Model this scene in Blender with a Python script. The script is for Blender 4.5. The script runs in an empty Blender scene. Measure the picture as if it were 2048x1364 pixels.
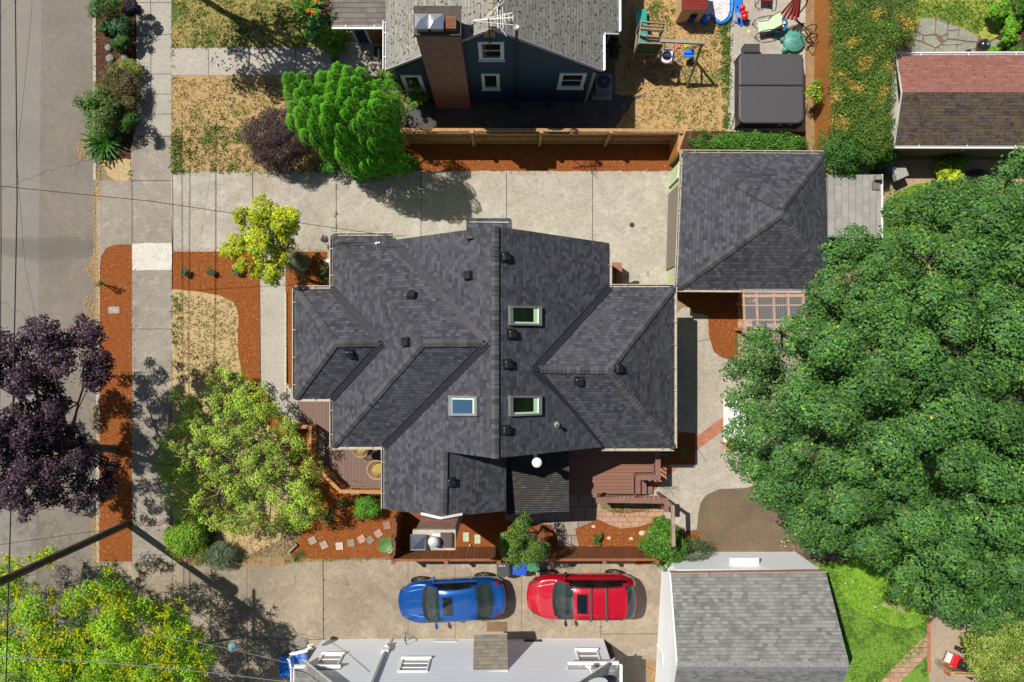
import bpy, math, random
import numpy as np
from mathutils import Vector, Matrix, Euler
random.seed(7)
RNG = np.random.default_rng(11)
SC = bpy.context.scene
COL = SC.collection
# ------------------------------------------------------------------ camera
F = 1365.0; H = 30.0
ROT = Euler((0.0147, -0.0066, 0.0), 'XYZ').to_matrix()
cam_d = bpy.data.cameras.new('camera'); cam = bpy.data.objects.new('camera', cam_d); COL.objects.link(cam)
cam_d.sensor_width = 36.0; cam_d.lens = 36.0 * F / 2048; cam_d.clip_end = 1000; cam_d.clip_start = .5
cam.location = (0, 0, H); cam.rotation_euler = (0.0147, -0.0066, 0.0)
SC.camera = cam
# ------------------------------------------------------------------ light
SUN = Vector((0.53, -0.375, -1.0))
w = bpy.data.worlds.new('World'); SC.world = w; w.use_nodes = True
nt = w.node_tree; bg = nt.nodes['Background']
sky = nt.nodes.new('ShaderNodeTexSky'); sky.sky_type = 'NISHITA'; sky.sun_disc = False
elev = math.atan2(1.0, math.hypot(SUN.x, SUN.y)); sky.sun_elevation = elev
sky.sun_rotation = math.atan2(-SUN.x, -SUN.y)
nt.links.new(sky.outputs[0], bg.inputs[0]); bg.inputs[1].default_value = 0.055
ld = bpy.data.lights.new('sun', 'SUN'); ld.energy = 5.0; ld.angle = math.radians(0.5); ld.color = (1.0, .94, .83)
lo = bpy.data.objects.new('sun', ld); COL.objects.link(lo)
lo.rotation_euler = SUN.to_track_quat('-Z', 'Y').to_euler(); lo.location = (-20, 15, 40)
SC.view_settings.view_transform = 'Standard'; SC.view_settings.look = 'None'
SC.view_settings.gamma = 1; SC.view_settings.exposure = 0.2
# ------------------------------------------------------------------ pixel of the photo -> world
def ray(px, py):
    return ROT @ Vector(((px - 1024) / F, -(py - 682) / F, -1))
def P(px, py, z=0.0):
    d = ray(px, py); t = (H - z) / -d.z
    return Vector((d.x * t, d.y * t, z))
def PL(px, py, a, b, c):            # plane z = a*x + b*y + c
    d = ray(px, py); t = (c - H) / (d.z - a * d.x - b * d.y)
    return Vector((d.x * t, d.y * t, H + d.z * t))
def PY(px, py, y):                  # vertical plane y = const
    d = ray(px, py); t = y / d.y
    return Vector((d.x * t, y, H + d.z * t))
def PX(px, py, x):
    d = ray(px, py); t = x / d.x
    return Vector((x, d.y * t, H + d.z * t))
# ------------------------------------------------------------------ materials
MATS = {}
def mat(name, col=(.5, .5, .5), rough=.8, metal=0, spec=.3, coat=0, emit=None, alpha=1, trans=0):
    if name in MATS: return MATS[name]
    m = bpy.data.materials.new(name); m.use_nodes = True
    b = m.node_tree.nodes['Principled BSDF']
    b.inputs['Base Color'].default_value = (*col, 1); b.inputs['Roughness'].default_value = rough
    b.inputs['Metallic'].default_value = metal; b.inputs['Specular IOR Level'].default_value = spec
    b.inputs['Coat Weight'].default_value = coat; b.inputs['Coat Roughness'].default_value = .04
    b.inputs['Alpha'].default_value = alpha; b.inputs['Transmission Weight'].default_value = trans
    MATS[name] = m; return m
class N:
    def __init__(s, m): s.m = m; s.t = m.node_tree; s.b = s.t.nodes['Principled BSDF']
    def n(s, typ, **kw):
        x = s.t.nodes.new('ShaderNode' + typ)
        for k, v in kw.items():
            if k.startswith('i_'):
                key = k[2:].replace('_', ' '); x.inputs[key].default_value = v
            else: setattr(x, k, v)
        return x
    def l(s, a, b): s.t.links.new(a, b)
    def pos(s): return s.n('NewGeometry').outputs['Position']
    def uv(s): return s.n('UVMap').outputs[0]
    def obj(s): return s.n('TexCoord').outputs['Object']
    def noise(s, vec, scale, detail=4, rough=.6, dist=0):
        x = s.n('TexNoise'); x.inputs['Scale'].default_value = scale; x.inputs['Detail'].default_value = detail
        x.inputs['Roughness'].default_value = rough; x.inputs['Distortion'].default_value = dist
        s.l(vec, x.inputs['Vector']); return x.outputs['Fac']
    def ramp(s, fac, stops, interp='LINEAR'):
        x = s.n('ValToRGB'); x.color_ramp.interpolation = interp; e = x.color_ramp.elements
        while len(e) < len(stops): e.new(.5)
        for i, (p, c) in enumerate(stops):
            e[i].position = p; e[i].color = (*c, 1) if isinstance(c, tuple) else (c, c, c, 1)
        s.l(fac, x.inputs[0]); return x.outputs[0]
    def mix(s, f, a, b, mode='MIX'):
        x = s.n('Mix', data_type='RGBA', blend_type=mode)
        if isinstance(f, (int, float)): x.inputs[0].default_value = f
        else: s.l(f, x.inputs[0])
        for v, i in ((a, 6), (b, 7)):
            if isinstance(v, tuple): x.inputs[i].default_value = (*v, 1)
            else: s.l(v, x.inputs[i])
        return x.outputs[2]
    def math(s, op, a, b=0.0, clamp=False):
        x = s.n('Math', operation=op, use_clamp=clamp)
        for v, i in ((a, 0), (b, 1)):
            if isinstance(v, (int, float)): x.inputs[i].default_value = v
            else: s.l(v, x.inputs[i])
        return x.outputs[0]
    def sep(s, vec):
        x = s.n('SeparateXYZ'); s.l(vec, x.inputs[0]); return x.outputs
    def bump(s, h, strength=.5, dist=.02):
        x = s.n('Bump'); x.inputs['Strength'].default_value = strength; x.inputs['Distance'].default_value = dist
        s.l(h, x.inputs['Height']); s.l(x.outputs[0], s.b.inputs['Normal'])
    def color(s, c): s.l(c, s.b.inputs['Base Color'])
def speckle(name, c1, c2, big=.6, fine=40, stain=None, rough=.9, bump=.3, c3=None, amt=.5, spots=0):
    """ground-like material: large blotches between c1 and c2, fine grain, optional stain colour"""
    if name in MATS: return MATS[name]
    m = mat(name, c1, rough); k = N(m); p = k.pos()
    a = k.noise(p, big, 6, .65); f = k.noise(p, fine, 3, .7)
    c = k.mix(k.ramp(a, [(.3, 0.), (.7, 1.)]), c1, c2)
    if c3: c = k.mix(k.ramp(k.noise(p, big * 3.1, 5, .7, .5), [(.5, 0.), (.72, amt)]), c, c3)
    if stain:
        c = k.mix(k.ramp(k.noise(p, big * .45, 7, .7, .8), [(.52, 0.), (.68, .7)]), c, stain)
    if spots: c = k.mix(k.ramp(k.noise(p, 1.9, 3, .55), [(.66, 0.), (.74, spots)]), c, tuple(v * .35 for v in c2)); c = k.mix(k.ramp(k.noise(p, .28, 8, .75, 1.5), [(.45, 0.), (.62, .45)]), c, tuple(v * .72 for v in c2))
    c = k.mix(.5, c, k.ramp(k.noise(p, big * 6 + 1.2, 7, .78, 1.2), [(.3, .33), (.5, .5), (.72, .62)]), 'OVERLAY')
    c = k.mix(.45, c, k.ramp(f, [(.25, .35), (.5, .5), (.75, .66)]), 'OVERLAY')
    c = k.mix(.35, c, k.ramp(k.noise(p, fine * .28, 3, .8), [(.3, .3), (.7, .7)]), 'OVERLAY')
    k.color(c); k.bump(f, bump, .01); return m
def lawn_mat(name, dry1, dry2, green, thr=.55, scale=1.2, gamt=1.):
    m = mat(name, dry1, .95); k = N(m); p = k.pos()
    c = k.mix(k.noise(p, 3.5, 6, .8), dry1, dry2)
    c = k.mix(k.ramp(k.noise(p, 11, 4, .8), [(.42, 0.), (.62, .9)]), c, tuple(min(1, v * 1.25) for v in dry1))
    g = k.math('ADD', k.math('MULTIPLY', k.noise(p, scale, 5, .6), .62), k.math('MULTIPLY', k.noise(p, scale * 6, 4, .75), .38))
    c = k.mix(k.ramp(g, [(thr - .03, 0.), (thr + .05, gamt)]), c, k.mix(k.noise(p, 30, 3), green, tuple(v * .5 for v in green)))
    f = k.noise(p, 34, 5, .85)
    c = k.mix(.75, c, k.ramp(f, [(.3, .22), (.5, .5), (.7, .76)]), 'OVERLAY')
    k.color(c); k.bump(f, .8, .03); return m
def mulch_mat(name, c1, c2, c3):
    m = mat(name, c1, .95, spec=.1); k = N(m); p = k.pos()
    v = k.n('TexVoronoi'); v.inputs['Scale'].default_value = 26; v.inputs['Randomness'].default_value = 1
    s = k.n('Mapping'); s.inputs['Scale'].default_value = (1, 2.0, 1); s.inputs['Rotation'].default_value = (0, 0, .6)
    dn = k.n('TexNoise'); dn.inputs['Scale'].default_value = 5; k.l(p, dn.inputs['Vector'])
    add = k.n('VectorMath', operation='ADD'); k.l(p, add.inputs[0]); k.l(dn.outputs['Color'], add.inputs[1])
    k.l(add.outputs[0], s.inputs[0]); k.l(s.outputs[0], v.inputs['Vector'])
    c = k.mix(k.sep(v.outputs['Color'])[0], c1, c2)
    c = k.mix(k.ramp(v.outputs['Distance'], [(.25, 0.), (.65, .8)]), c, c3)
    c = k.mix(k.ramp(k.noise(p, 1.3, 6, .7), [(.35, 0.), (.75, .5)]), c, tuple(x * .6 for x in c1))
    c = k.mix(k.ramp(k.sep(v.outputs['Color'])[1], [(.93, 0.), (.95, .8)]), c, (.55, .32, .16))
    k.color(c); k.bump(v.outputs['Distance'], .9, .03); return m
def shingle(name, dark, light, tint, course=.145, tab=.27, line=.45, holes=0, moss=None):
    """asphalt shingles in UV metres: random tabs, butt steps, course shadow lines painted in the colour, dark tab joints"""
    m = mat(name, dark, .92, spec=.2); k = N(m); uv = k.uv(); s = k.sep(uv)
    def brick(w, off, h=course):
        b = k.n('TexBrick', offset=off, squash=1.0); b.inputs['Scale'].default_value = 1
        b.inputs['Brick Width'].default_value = w; b.inputs['Row Height'].default_value = h
        b.inputs['Mortar Size'].default_value = 0.0; b.inputs['Color1'].default_value = (0, 0, 0, 1)
        b.inputs['Color2'].default_value = (1, 1, 1, 1); b.inputs['Bias'].default_value = 0
        k.l(uv, b.inputs['Vector']); return b.outputs['Color']
    r1 = k.sep(brick(tab, .37))[0]; r2 = k.sep(brick(tab * 1.37, .61))[0]
    r = k.math('ADD', k.math('MULTIPLY', r1, .72), k.math('MULTIPLY', r2, .28))
    c = k.mix(k.ramp(r, [(.22, 0.), (.45, .38), (.58, .46), (.74, 1.)]), dark, light)
    c = k.mix(k.math('MULTIPLY', r2, .5), c, tint)
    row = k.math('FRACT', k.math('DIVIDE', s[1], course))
    edge = k.ramp(row, [(0, 1.), (.10, .75), (.2, 0.), (1., 0.)])  # shadow line below each course, painted into the shingle colour
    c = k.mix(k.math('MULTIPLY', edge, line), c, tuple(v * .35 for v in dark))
    col = k.math('FRACT', k.math('DIVIDE', k.math('ADD', s[0], k.math('MULTIPLY', k.math('FLOOR', k.math('DIVIDE', s[1], course)), tab * .37)), tab))
    c = k.mix(k.math('MULTIPLY', k.ramp(col, [(0, 1.), (.07, 0.), (1., 0.)]), line * .6), c, tuple(v * .4 for v in dark))
    p = k.pos()
    c = k.mix(k.ramp(k.noise(p, .5, 5, .6), [(.3, 0.), (.75, .35)]), c, light)
    if holes:
        c = k.mix(k.ramp(k.noise(uv, 8, 2, .4), [(.60, 0.), (.64, holes)]), c, (.03, .028, .022))
    if moss:
        mm = k.math('MULTIPLY', k.noise(p, 2.4, 6, .8), k.noise(p, 12, 4, .8))
        c = k.mix(k.ramp(mm, [(.22, 0.), (.32, .85)]), c, moss)
    g = k.noise(p, 60, 2, .7)
    c = k.mix(.4, c, k.ramp(g, [(.25, .3), (.75, .72)]), 'OVERLAY')
    k.color(c)
    hgt = k.math('ADD', k.math('MULTIPLY', k.math('SUBTRACT', 1.0, row), .8), k.math('MULTIPLY', r1, .35))
    k.bump(hgt, .55, .012); return m
def lines_mat(name, c1, c2, axis='X', period=.14, gap=.08, gapc=(.02, .015, .01), var=.5, rough=.75, use='pos', bump=.4, grain=(1, 1, 1)):
    """boards / siding: strips along an axis, each its own tone, dark gaps"""
    m = mat(name, c1, rough); k = N(m); p = k.pos() if use == 'pos' else (k.uv() if use == 'uv' else k.obj())
    s = k.sep(p)[{'X': 0, 'Y': 1, 'Z': 2}[axis]]
    q = k.math('DIVIDE', s, period); fr = k.math('FRACT', q); idx = k.math('FLOOR', q)
    wn = k.n('TexWhiteNoise', noise_dimensions='1D'); k.l(idx, wn.inputs['W'])
    mp = k.n('Mapping'); mp.inputs['Scale'].default_value = grain; k.l(p, mp.inputs[0])
    g = k.noise(mp.outputs[0], 9, 6, .75)
    f = k.math('ADD', k.math('MULTIPLY', wn.outputs['Value'], var), k.math('MULTIPLY', g, 1 - var))
    c = k.mix(f, c1, c2)
    e = k.ramp(fr, [(0, 1.), (gap, 0.), (1, 0.)])
    c = k.mix(e, c, gapc); k.color(c)
    k.bump(k.math('SUBTRACT', 1.0, e), bump, .01); return m
def brick_mat(name, c1, c2, mortar, w=.2, h=.075, use='uv', ms=.008, rough=.85):
    m = mat(name, c1, rough); k = N(m); p = k.uv() if use == 'uv' else k.pos()
    b = k.n('TexBrick', offset=.5); b.inputs['Scale'].default_value = 1; b.inputs['Brick Width'].default_value = w
    b.inputs['Row Height'].default_value = h; b.inputs['Mortar Size'].default_value = ms
    b.inputs['Color1'].default_value = (*c1, 1); b.inputs['Color2'].default_value = (*c2, 1); b.inputs['Mortar'].default_value = (*mortar, 1)
    k.l(p, b.inputs['Vector'])
    c = k.mix(.5, b.outputs['Color'], k.ramp(k.noise(k.pos(), 3, 6, .7), [(.3, .32), (.7, .66)]), 'OVERLAY')
    k.color(c); k.bump(k.math('SUBTRACT', 1.0, b.outputs['Fac']), .5, .01); return m
def noisy(name, col, rough=.6, metal=0, scale=8, amt=.35, bump=.1, spec=.4, coat=0):
    m = mat(name, col, rough, metal, spec, coat); k = N(m); p = k.obj()
    c = k.mix(amt, col, k.ramp(k.noise(p, scale, 5, .7), [(.3, .25), (.7, .75)]), 'OVERLAY')
    k.color(c)
    if bump: k.bump(k.noise(p, scale * 3, 3, .7), bump, .01)
    return m
def leaf_mat():
    m = mat('leaf', (.05, .1, .02), .55, spec=.2); k = N(m)
    a = k.n('Attribute', attribute_name='Col'); k.color(a.outputs['Color'])
    tr = k.n('BsdfTranslucent'); k.l(k.mix(1.0, a.outputs['Color'], (1.0, 1.0, .45), 'MULTIPLY'), tr.inputs[0])
    mx = k.n('MixShader'); mx.inputs[0].default_value = .2
    out = k.t.nodes['Material Output']
    k.l(k.b.outputs[0], mx.inputs[1]); k.l(tr.outputs[0], mx.inputs[2]); k.l(mx.outputs[0], out.inputs[0]); return m
LEAF = leaf_mat()
# ------------------------------------------------------------------ mesh building
ORG = {}
class MB:
    def __init__(s): s.v = []; s.f = []; s.mi = []; s.uv = []; s.sm = []; s.M = None
    def add(s, vs, fs, mi=0, uvs=None, smooth=False):
        b = len(s.v)
        if s.M is not None: vs = [s.M @ Vector(v) for v in vs]
        s.v += [tuple(v) for v in vs]
        for i, f in enumerate(fs):
            s.f.append([b + j for j in f]); s.mi.append(mi); s.sm.append(smooth)
            s.uv.append(uvs[i] if uvs else None)
        return s
    def box(s, c, size, rz=0, mi=0, rx=0, ry=0):
        x, y, z = [d / 2 for d in size]
        R = Euler((rx, ry, rz)).to_matrix(); c = Vector(c)
        vs = [c + R @ Vector(p) for p in ((-x, -y, -z), (x, -y, -z), (x, y, -z), (-x, y, -z), (-x, -y, z), (x, -y, z), (x, y, z), (-x, y, z))]
        return s.add(vs, [(0, 3, 2, 1), (4, 5, 6, 7), (0, 1, 5, 4), (1, 2, 6, 5), (2, 3, 7, 6), (3, 0, 4, 7)], mi)
    def bb(s, x0, x1, y0, y1, z0, z1, mi=0):
        return s.box(((x0 + x1) / 2, (y0 + y1) / 2, (z0 + z1) / 2), (abs(x1 - x0), abs(y1 - y0), abs(z1 - z0)), 0, mi)
    def beam(s, a, b, w, h, mi=0, up=Vector((0, 0, 1))):
        a = Vector(a); b = Vector(b); d = (b - a).normalized()
        if abs(d.dot(up)) > .98: up = Vector((1, 0, 0))
        sd = d.cross(up).normalized(); u = sd.cross(d).normalized(); vs = []
        for q in (a, b):
            for i, j in ((-1, -1), (1, -1), (1, 1), (-1, 1)): vs.append(q + sd * (w / 2 * i) + u * (h / 2 * j))
        return s.add(vs, [(0, 1, 2, 3), (7, 6, 5, 4), (0, 4, 5, 1), (1, 5, 6, 2), (2, 6, 7, 3), (3, 7, 4, 0)], mi)
    def cyl(s, a, b, r0, r1=None, n=12, mi=0, cap=True, smooth=True):
        a = Vector(a); b = Vector(b); r1 = r0 if r1 is None else r1; d = (b - a).normalized()
        t = d.orthogonal().normalized(); u = d.cross(t); vs = []
        for q, r in ((a, r0), (b, r1)):
            for i in range(n):
                an = 2 * math.pi * i / n; vs.append(q + (t * math.cos(an) + u * math.sin(an)) * r)
        s.add(vs, [(i, (i + 1) % n, n + (i + 1) % n, n + i) for i in range(n)], mi, smooth=smooth)
        if cap: s.add(vs, [tuple(range(n - 1, -1, -1)), tuple(range(n, 2 * n))], mi)
        return s
    def tube(s, pts, r, n=6, mi=0, closed=False):
        pts = [Vector(p) for p in pts]; N_ = len(pts); rs = r if isinstance(r, (list, tuple)) else [r] * N_; vs = []
        for i, p in enumerate(pts):
            a = pts[i - 1] if (i > 0 or closed) else p; b = pts[(i + 1) % N_] if (i < N_ - 1 or closed) else p
            d = (b - a).normalized(); ref = Vector((0, 0, 1)) if abs(d.z) < .95 else Vector((1, 0, 0))
            t = d.cross(ref).normalized(); u = t.cross(d)
            for k in range(n):
                an = 2 * math.pi * k / n; vs.append(p + (t * math.cos(an) + u * math.sin(an)) * rs[i])
        fs = []
        for i in range(N_ if closed else N_ - 1):
            j = (i + 1) % N_
            for k in range(n): fs.append((i * n + k, i * n + (k + 1) % n, j * n + (k + 1) % n, j * n + k))
        s.add(vs, fs, mi, smooth=True)
        if not closed: s.add(vs, [tuple(range(n - 1, -1, -1)), tuple(range((N_ - 1) * n, N_ * n))], mi)
        return s
    def rev(s, c, prof, n=20, mi=0, sx=1, sy=1, rz=0, smooth=True):
        """surface of revolution about z; prof = [(r, z)]"""
        c = Vector(c); vs = []; cr, sr = math.cos(rz), math.sin(rz)
        for r, z in prof:
            for i in range(n):
                a = 2 * math.pi * i / n; x = r * math.cos(a) * sx; y = r * math.sin(a) * sy
                vs.append(c + Vector((x * cr - y * sr, x * sr + y * cr, z)))
        fs = []
        for j in range(len(prof) - 1):
            for i in range(n): fs.append((j * n + i, j * n + (i + 1) % n, (j + 1) * n + (i + 1) % n, (j + 1) * n + i))
        s.add(vs, fs, mi, smooth=smooth)
        if prof[-1][0] > 1e-3: s.add(vs, [tuple(range((len(prof) - 1) * n, len(prof) * n))], mi)
        if prof[0][0] > 1e-3: s.add(vs, [tuple(range(n - 1, -1, -1))], mi)
        return s
    def ell(s, c, rx, ry, rz_, n=14, m=8, mi=0, rot=0):
        prof = [(math.cos(t), math.sin(t) * rz_) for t in [(-math.pi / 2 + math.pi * j / m) for j in range(m + 1)]]
        prof[0] = (1e-4, -rz_); prof[-1] = (1e-4, rz_)
        return s.rev(c, prof, n, mi, rx, ry, rot)
    def prism(s, pts, z0, z1, mi=0, side=None, uvtop=False):
        pts = [(p[0], p[1]) for p in pts]; n = len(pts)
        ar = sum(pts[i][0] * pts[(i + 1) % n][1] - pts[(i + 1) % n][0] * pts[i][1] for i in range(n))
        if ar < 0: pts = pts[::-1]
        vs = [(x, y, z0) for x, y in pts] + [(x, y, z1) for x, y in pts]
        s.add(vs, [tuple(range(n - 1, -1, -1)), tuple(range(n, 2 * n))], mi)
        dist = 0
        for i in range(n):
            j = (i + 1) % n; L = math.hypot(pts[j][0] - pts[i][0], pts[j][1] - pts[i][1])
            s.add([vs[i], vs[j], vs[n + j], vs[n + i]], [(0, 1, 2, 3)], mi if side is None else side,
                  [[(dist, z0), (dist + L, z0), (dist + L, z1), (dist, z1)]]); dist += L
        return s
    def poly(s, pts, mi=0, uvs=None, smooth=False):
        return s.add(pts, [tuple(range(len(pts)))], mi, [uvs] if uvs else None, smooth)
    def build(s, name, mats, parent=None, origin=None, label=None, cat=None, group=None, kind=None):
        if not isinstance(mats, (list, tuple)): mats = [mats]
        if parent is not None: o0 = ORG[parent.name]
        elif origin is not None: o0 = Vector(origin)
        else:
            a = np.array([tuple(v) for v in s.v]); o0 = Vector(((a[:, 0].min() + a[:, 0].max()) / 2, (a[:, 1].min() + a[:, 1].max()) / 2, a[:, 2].min()))
        me = bpy.data.meshes.new(name)
        me.from_pydata([(v[0] - o0.x, v[1] - o0.y, v[2] - o0.z) for v in s.v], [], s.f)
        for m in mats: me.materials.append(m)
        me.polygons.foreach_set('material_index', s.mi); me.polygons.foreach_set('use_smooth', s.sm)
        if any(u is not None for u in s.uv):
            uvl = me.uv_layers.new(name='UVMap'); flat = []
            for f, u in zip(s.f, s.uv):
                for q in range(len(f)): flat += list(u[q]) if u else [0, 0]
            uvl.data.foreach_set('uv', flat)
        me.update(); o = bpy.data.objects.new(name, me); COL.objects.link(o)
        if parent is not None: o.parent = parent
        else: o.location = o0
        ORG[o.name] = o0
        tag(o, label, cat, group, kind); return o
def tag(o, label=None, cat=None, group=None, kind=None):
    if label: o['label'] = label
    if cat: o['category'] = cat
    if group: o['group'] = group
    if kind: o['kind'] = kind
    return o
def thing(name, label, cat, loc, group=None):
    o = bpy.data.objects.new(name, None); COL.objects.link(o); o.location = loc; o.empty_display_size = .3
    ORG[o.name] = Vector(loc); return tag(o, label, cat, group)
def copy_thing(o, loc, rz=0, label=None, parent=None, scale=None):
    c = o.copy(); COL.objects.link(c)
    if parent is not None: c.parent = parent
    elif loc is not None:
        c.location = loc; c.rotation_euler = (0, 0, rz)
        if scale: c.scale = (scale,) * 3
    if label: c['label'] = label
    for ch in o.children: copy_thing(ch, None, parent=c)
    return c
def smooth_poly(pts, n=5, closed=True):
    out = []; m = len(pts)
    for i in range(m):
        p0, p1, p2, p3 = [np.array(pts[(i + k - 1) % m], float) for k in range(4)]
        for j in range(n):
            t = j / n; out.append(tuple(.5 * ((2 * p1) + (-p0 + p2) * t + (2 * p0 - 5 * p1 + 4 * p2 - p3) * t * t + (-p0 + 3 * p1 - 3 * p2 + p3) * t ** 3)))
    return out
def sheet(name, px, z, m, kind='structure', label=None, smooth=False, jit=0, th=0):
    """flat ground area outlined by photo pixels"""
    if smooth: px = smooth_poly(px)
    if jit:
        q = []
        for i in range(len(px)):
            a = px[i]; b = px[(i + 1) % len(px)]; L = math.hypot(b[0] - a[0], b[1] - a[1]); n = max(1, int(L / 9))
            for j in range(n):
                t = j / n; q.append((a[0] + (b[0] - a[0]) * t + random.uniform(-jit, jit), a[1] + (b[1] - a[1]) * t + random.uniform(-jit, jit)))
        px = q
    b = MB()
    if th: b.prism([P(x, y, z) for x, y in px], z - th, z)
    else:
        pts = [P(x, y, z) for x, y in px]
        ar = sum(pts[i].x * pts[(i + 1) % len(pts)].y - pts[(i + 1) % len(pts)].x * pts[i].y for i in range(len(pts)))
        if ar < 0: pts = pts[::-1]
        b.poly(pts)
    return b.build(name, m, kind=kind, origin=(0, 0, 0))
# ------------------------------------------------------------------ foliage
def leaf_mesh(name, C, Nn, size, cols, parent=None, origin=None, asp=.55, long=None, **kw):
    """C centres, Nn normals, size array, cols Nx3: every leaf a pointed four-sided blade"""
    n = len(C); C = np.asarray(C, float); Nn = np.asarray(Nn, float)
    Nn /= np.linalg.norm(Nn, axis=1, keepdims=True) + 1e-9
    R = RNG.normal(size=(n, 3)) if long is None else np.asarray(long, float)
    T = R - (R * Nn).sum(1, keepdims=True) * Nn; T /= np.linalg.norm(T, axis=1, keepdims=True) + 1e-9
    B = np.cross(Nn, T); s = np.asarray(size, float).reshape(-1, 1)
    o0 = ORG[parent.name] if parent is not None else Vector(origin)
    V = np.empty((n, 4, 3)); V[:, 0] = C - T * s * .5; V[:, 1] = C + B * s * asp * .5 - T * s * .05 + Nn * s * .06
    V[:, 2] = C + T * s * .5; V[:, 3] = C - B * s * asp * .5 - T * s * .05 + Nn * s * .06
    V -= np.array(o0)
    me = bpy.data.meshes.new(name); me.vertices.add(4 * n); me.vertices.foreach_set('co', V.ravel())
    me.loops.add(4 * n); me.loops.foreach_set('vertex_index', np.arange(4 * n, dtype=np.int32))
    me.polygons.add(n); me.polygons.foreach_set('loop_start', np.arange(0, 4 * n, 4, dtype=np.int32))
    me.polygons.foreach_set('loop_total', np.full(n, 4, dtype=np.int32))
    me.update(calc_edges=True)
    ca = me.color_attributes.new('Col', 'FLOAT_COLOR', 'POINT')
    cc = np.ones((n, 4, 4)); cc[:, :, :3] = np.asarray(cols)[:, None, :]; ca.data.foreach_set('color', cc.ravel())
    me.materials.append(LEAF)
    o = bpy.data.objects.new(name, me); COL.objects.link(o)
    if parent is not None: o.parent = parent
    else: o.location = o0
    ORG[o.name] = Vector(o0); tag(o, **kw); return o
def pick(pal, n):
    cols = np.array([p[0] for p in pal]); wt = np.array([p[1] for p in pal], float); wt /= wt.sum()
    return cols[RNG.choice(len(pal), n, p=wt)]
def inside(poly, x, y):
    c = np.zeros(x.shape, bool); n = len(poly); j = n - 1
    for i in range(n):
        xi, yi = poly[i]; xj, yj = poly[j]
        m = ((yi > y) != (yj > y)) & (x < (xj - xi) * (y - yi) / (yj - yi + 1e-12) + xi); c ^= m; j = i
    return c
def edged(poly, x, y):
    d = np.full(x.shape, 1e9); n = len(poly)
    for i in range(n):
        ax, ay = poly[i]; bx, by = poly[(i + 1) % n]; L2 = (bx - ax) ** 2 + (by - ay) ** 2 + 1e-9
        t = np.clip(((x - ax) * (bx - ax) + (y - ay) * (by - ay)) / L2, 0, 1)
        d = np.minimum(d, np.hypot(x - ax - t * (bx - ax), y - ay - t * (by - ay)))
    return d
def Pn(px, py, z):
    """vectorised pixel -> world"""
    R = np.array(ROT); d = np.stack([(px - 1024) / F, -(py - 682) / F, -np.ones_like(px)], 1) @ R.T
    t = (H - z) / -d[:, 2]; return np.stack([d[:, 0] * t, d[:, 1] * t, z], 1)
def darts(poly, n, mind, holes=(), marg=0):
    xs = [p[0] for p in poly]; ys = [p[1] for p in poly]; out = []
    cx = RNG.uniform(min(xs), max(xs), n * 40); cy = RNG.uniform(min(ys), max(ys), n * 40)
    ok = inside(poly, cx, cy)
    for h in holes: ok &= ~inside(h, cx, cy)
    cx = cx[ok]; cy = cy[ok]
    if marg: ok = edged(poly, cx, cy) > marg; cx = cx[ok]; cy = cy[ok]
    ox = np.empty(n); oy = np.empty(n); k = 0
    for x, y in zip(cx, cy):
        if k and ((ox[:k] - x) ** 2 + (oy[:k] - y) ** 2).min() < mind * mind: continue
        ox[k] = x; oy[k] = y; k += 1
        if k >= n: break
    return ox[:k], oy[:k]
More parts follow.
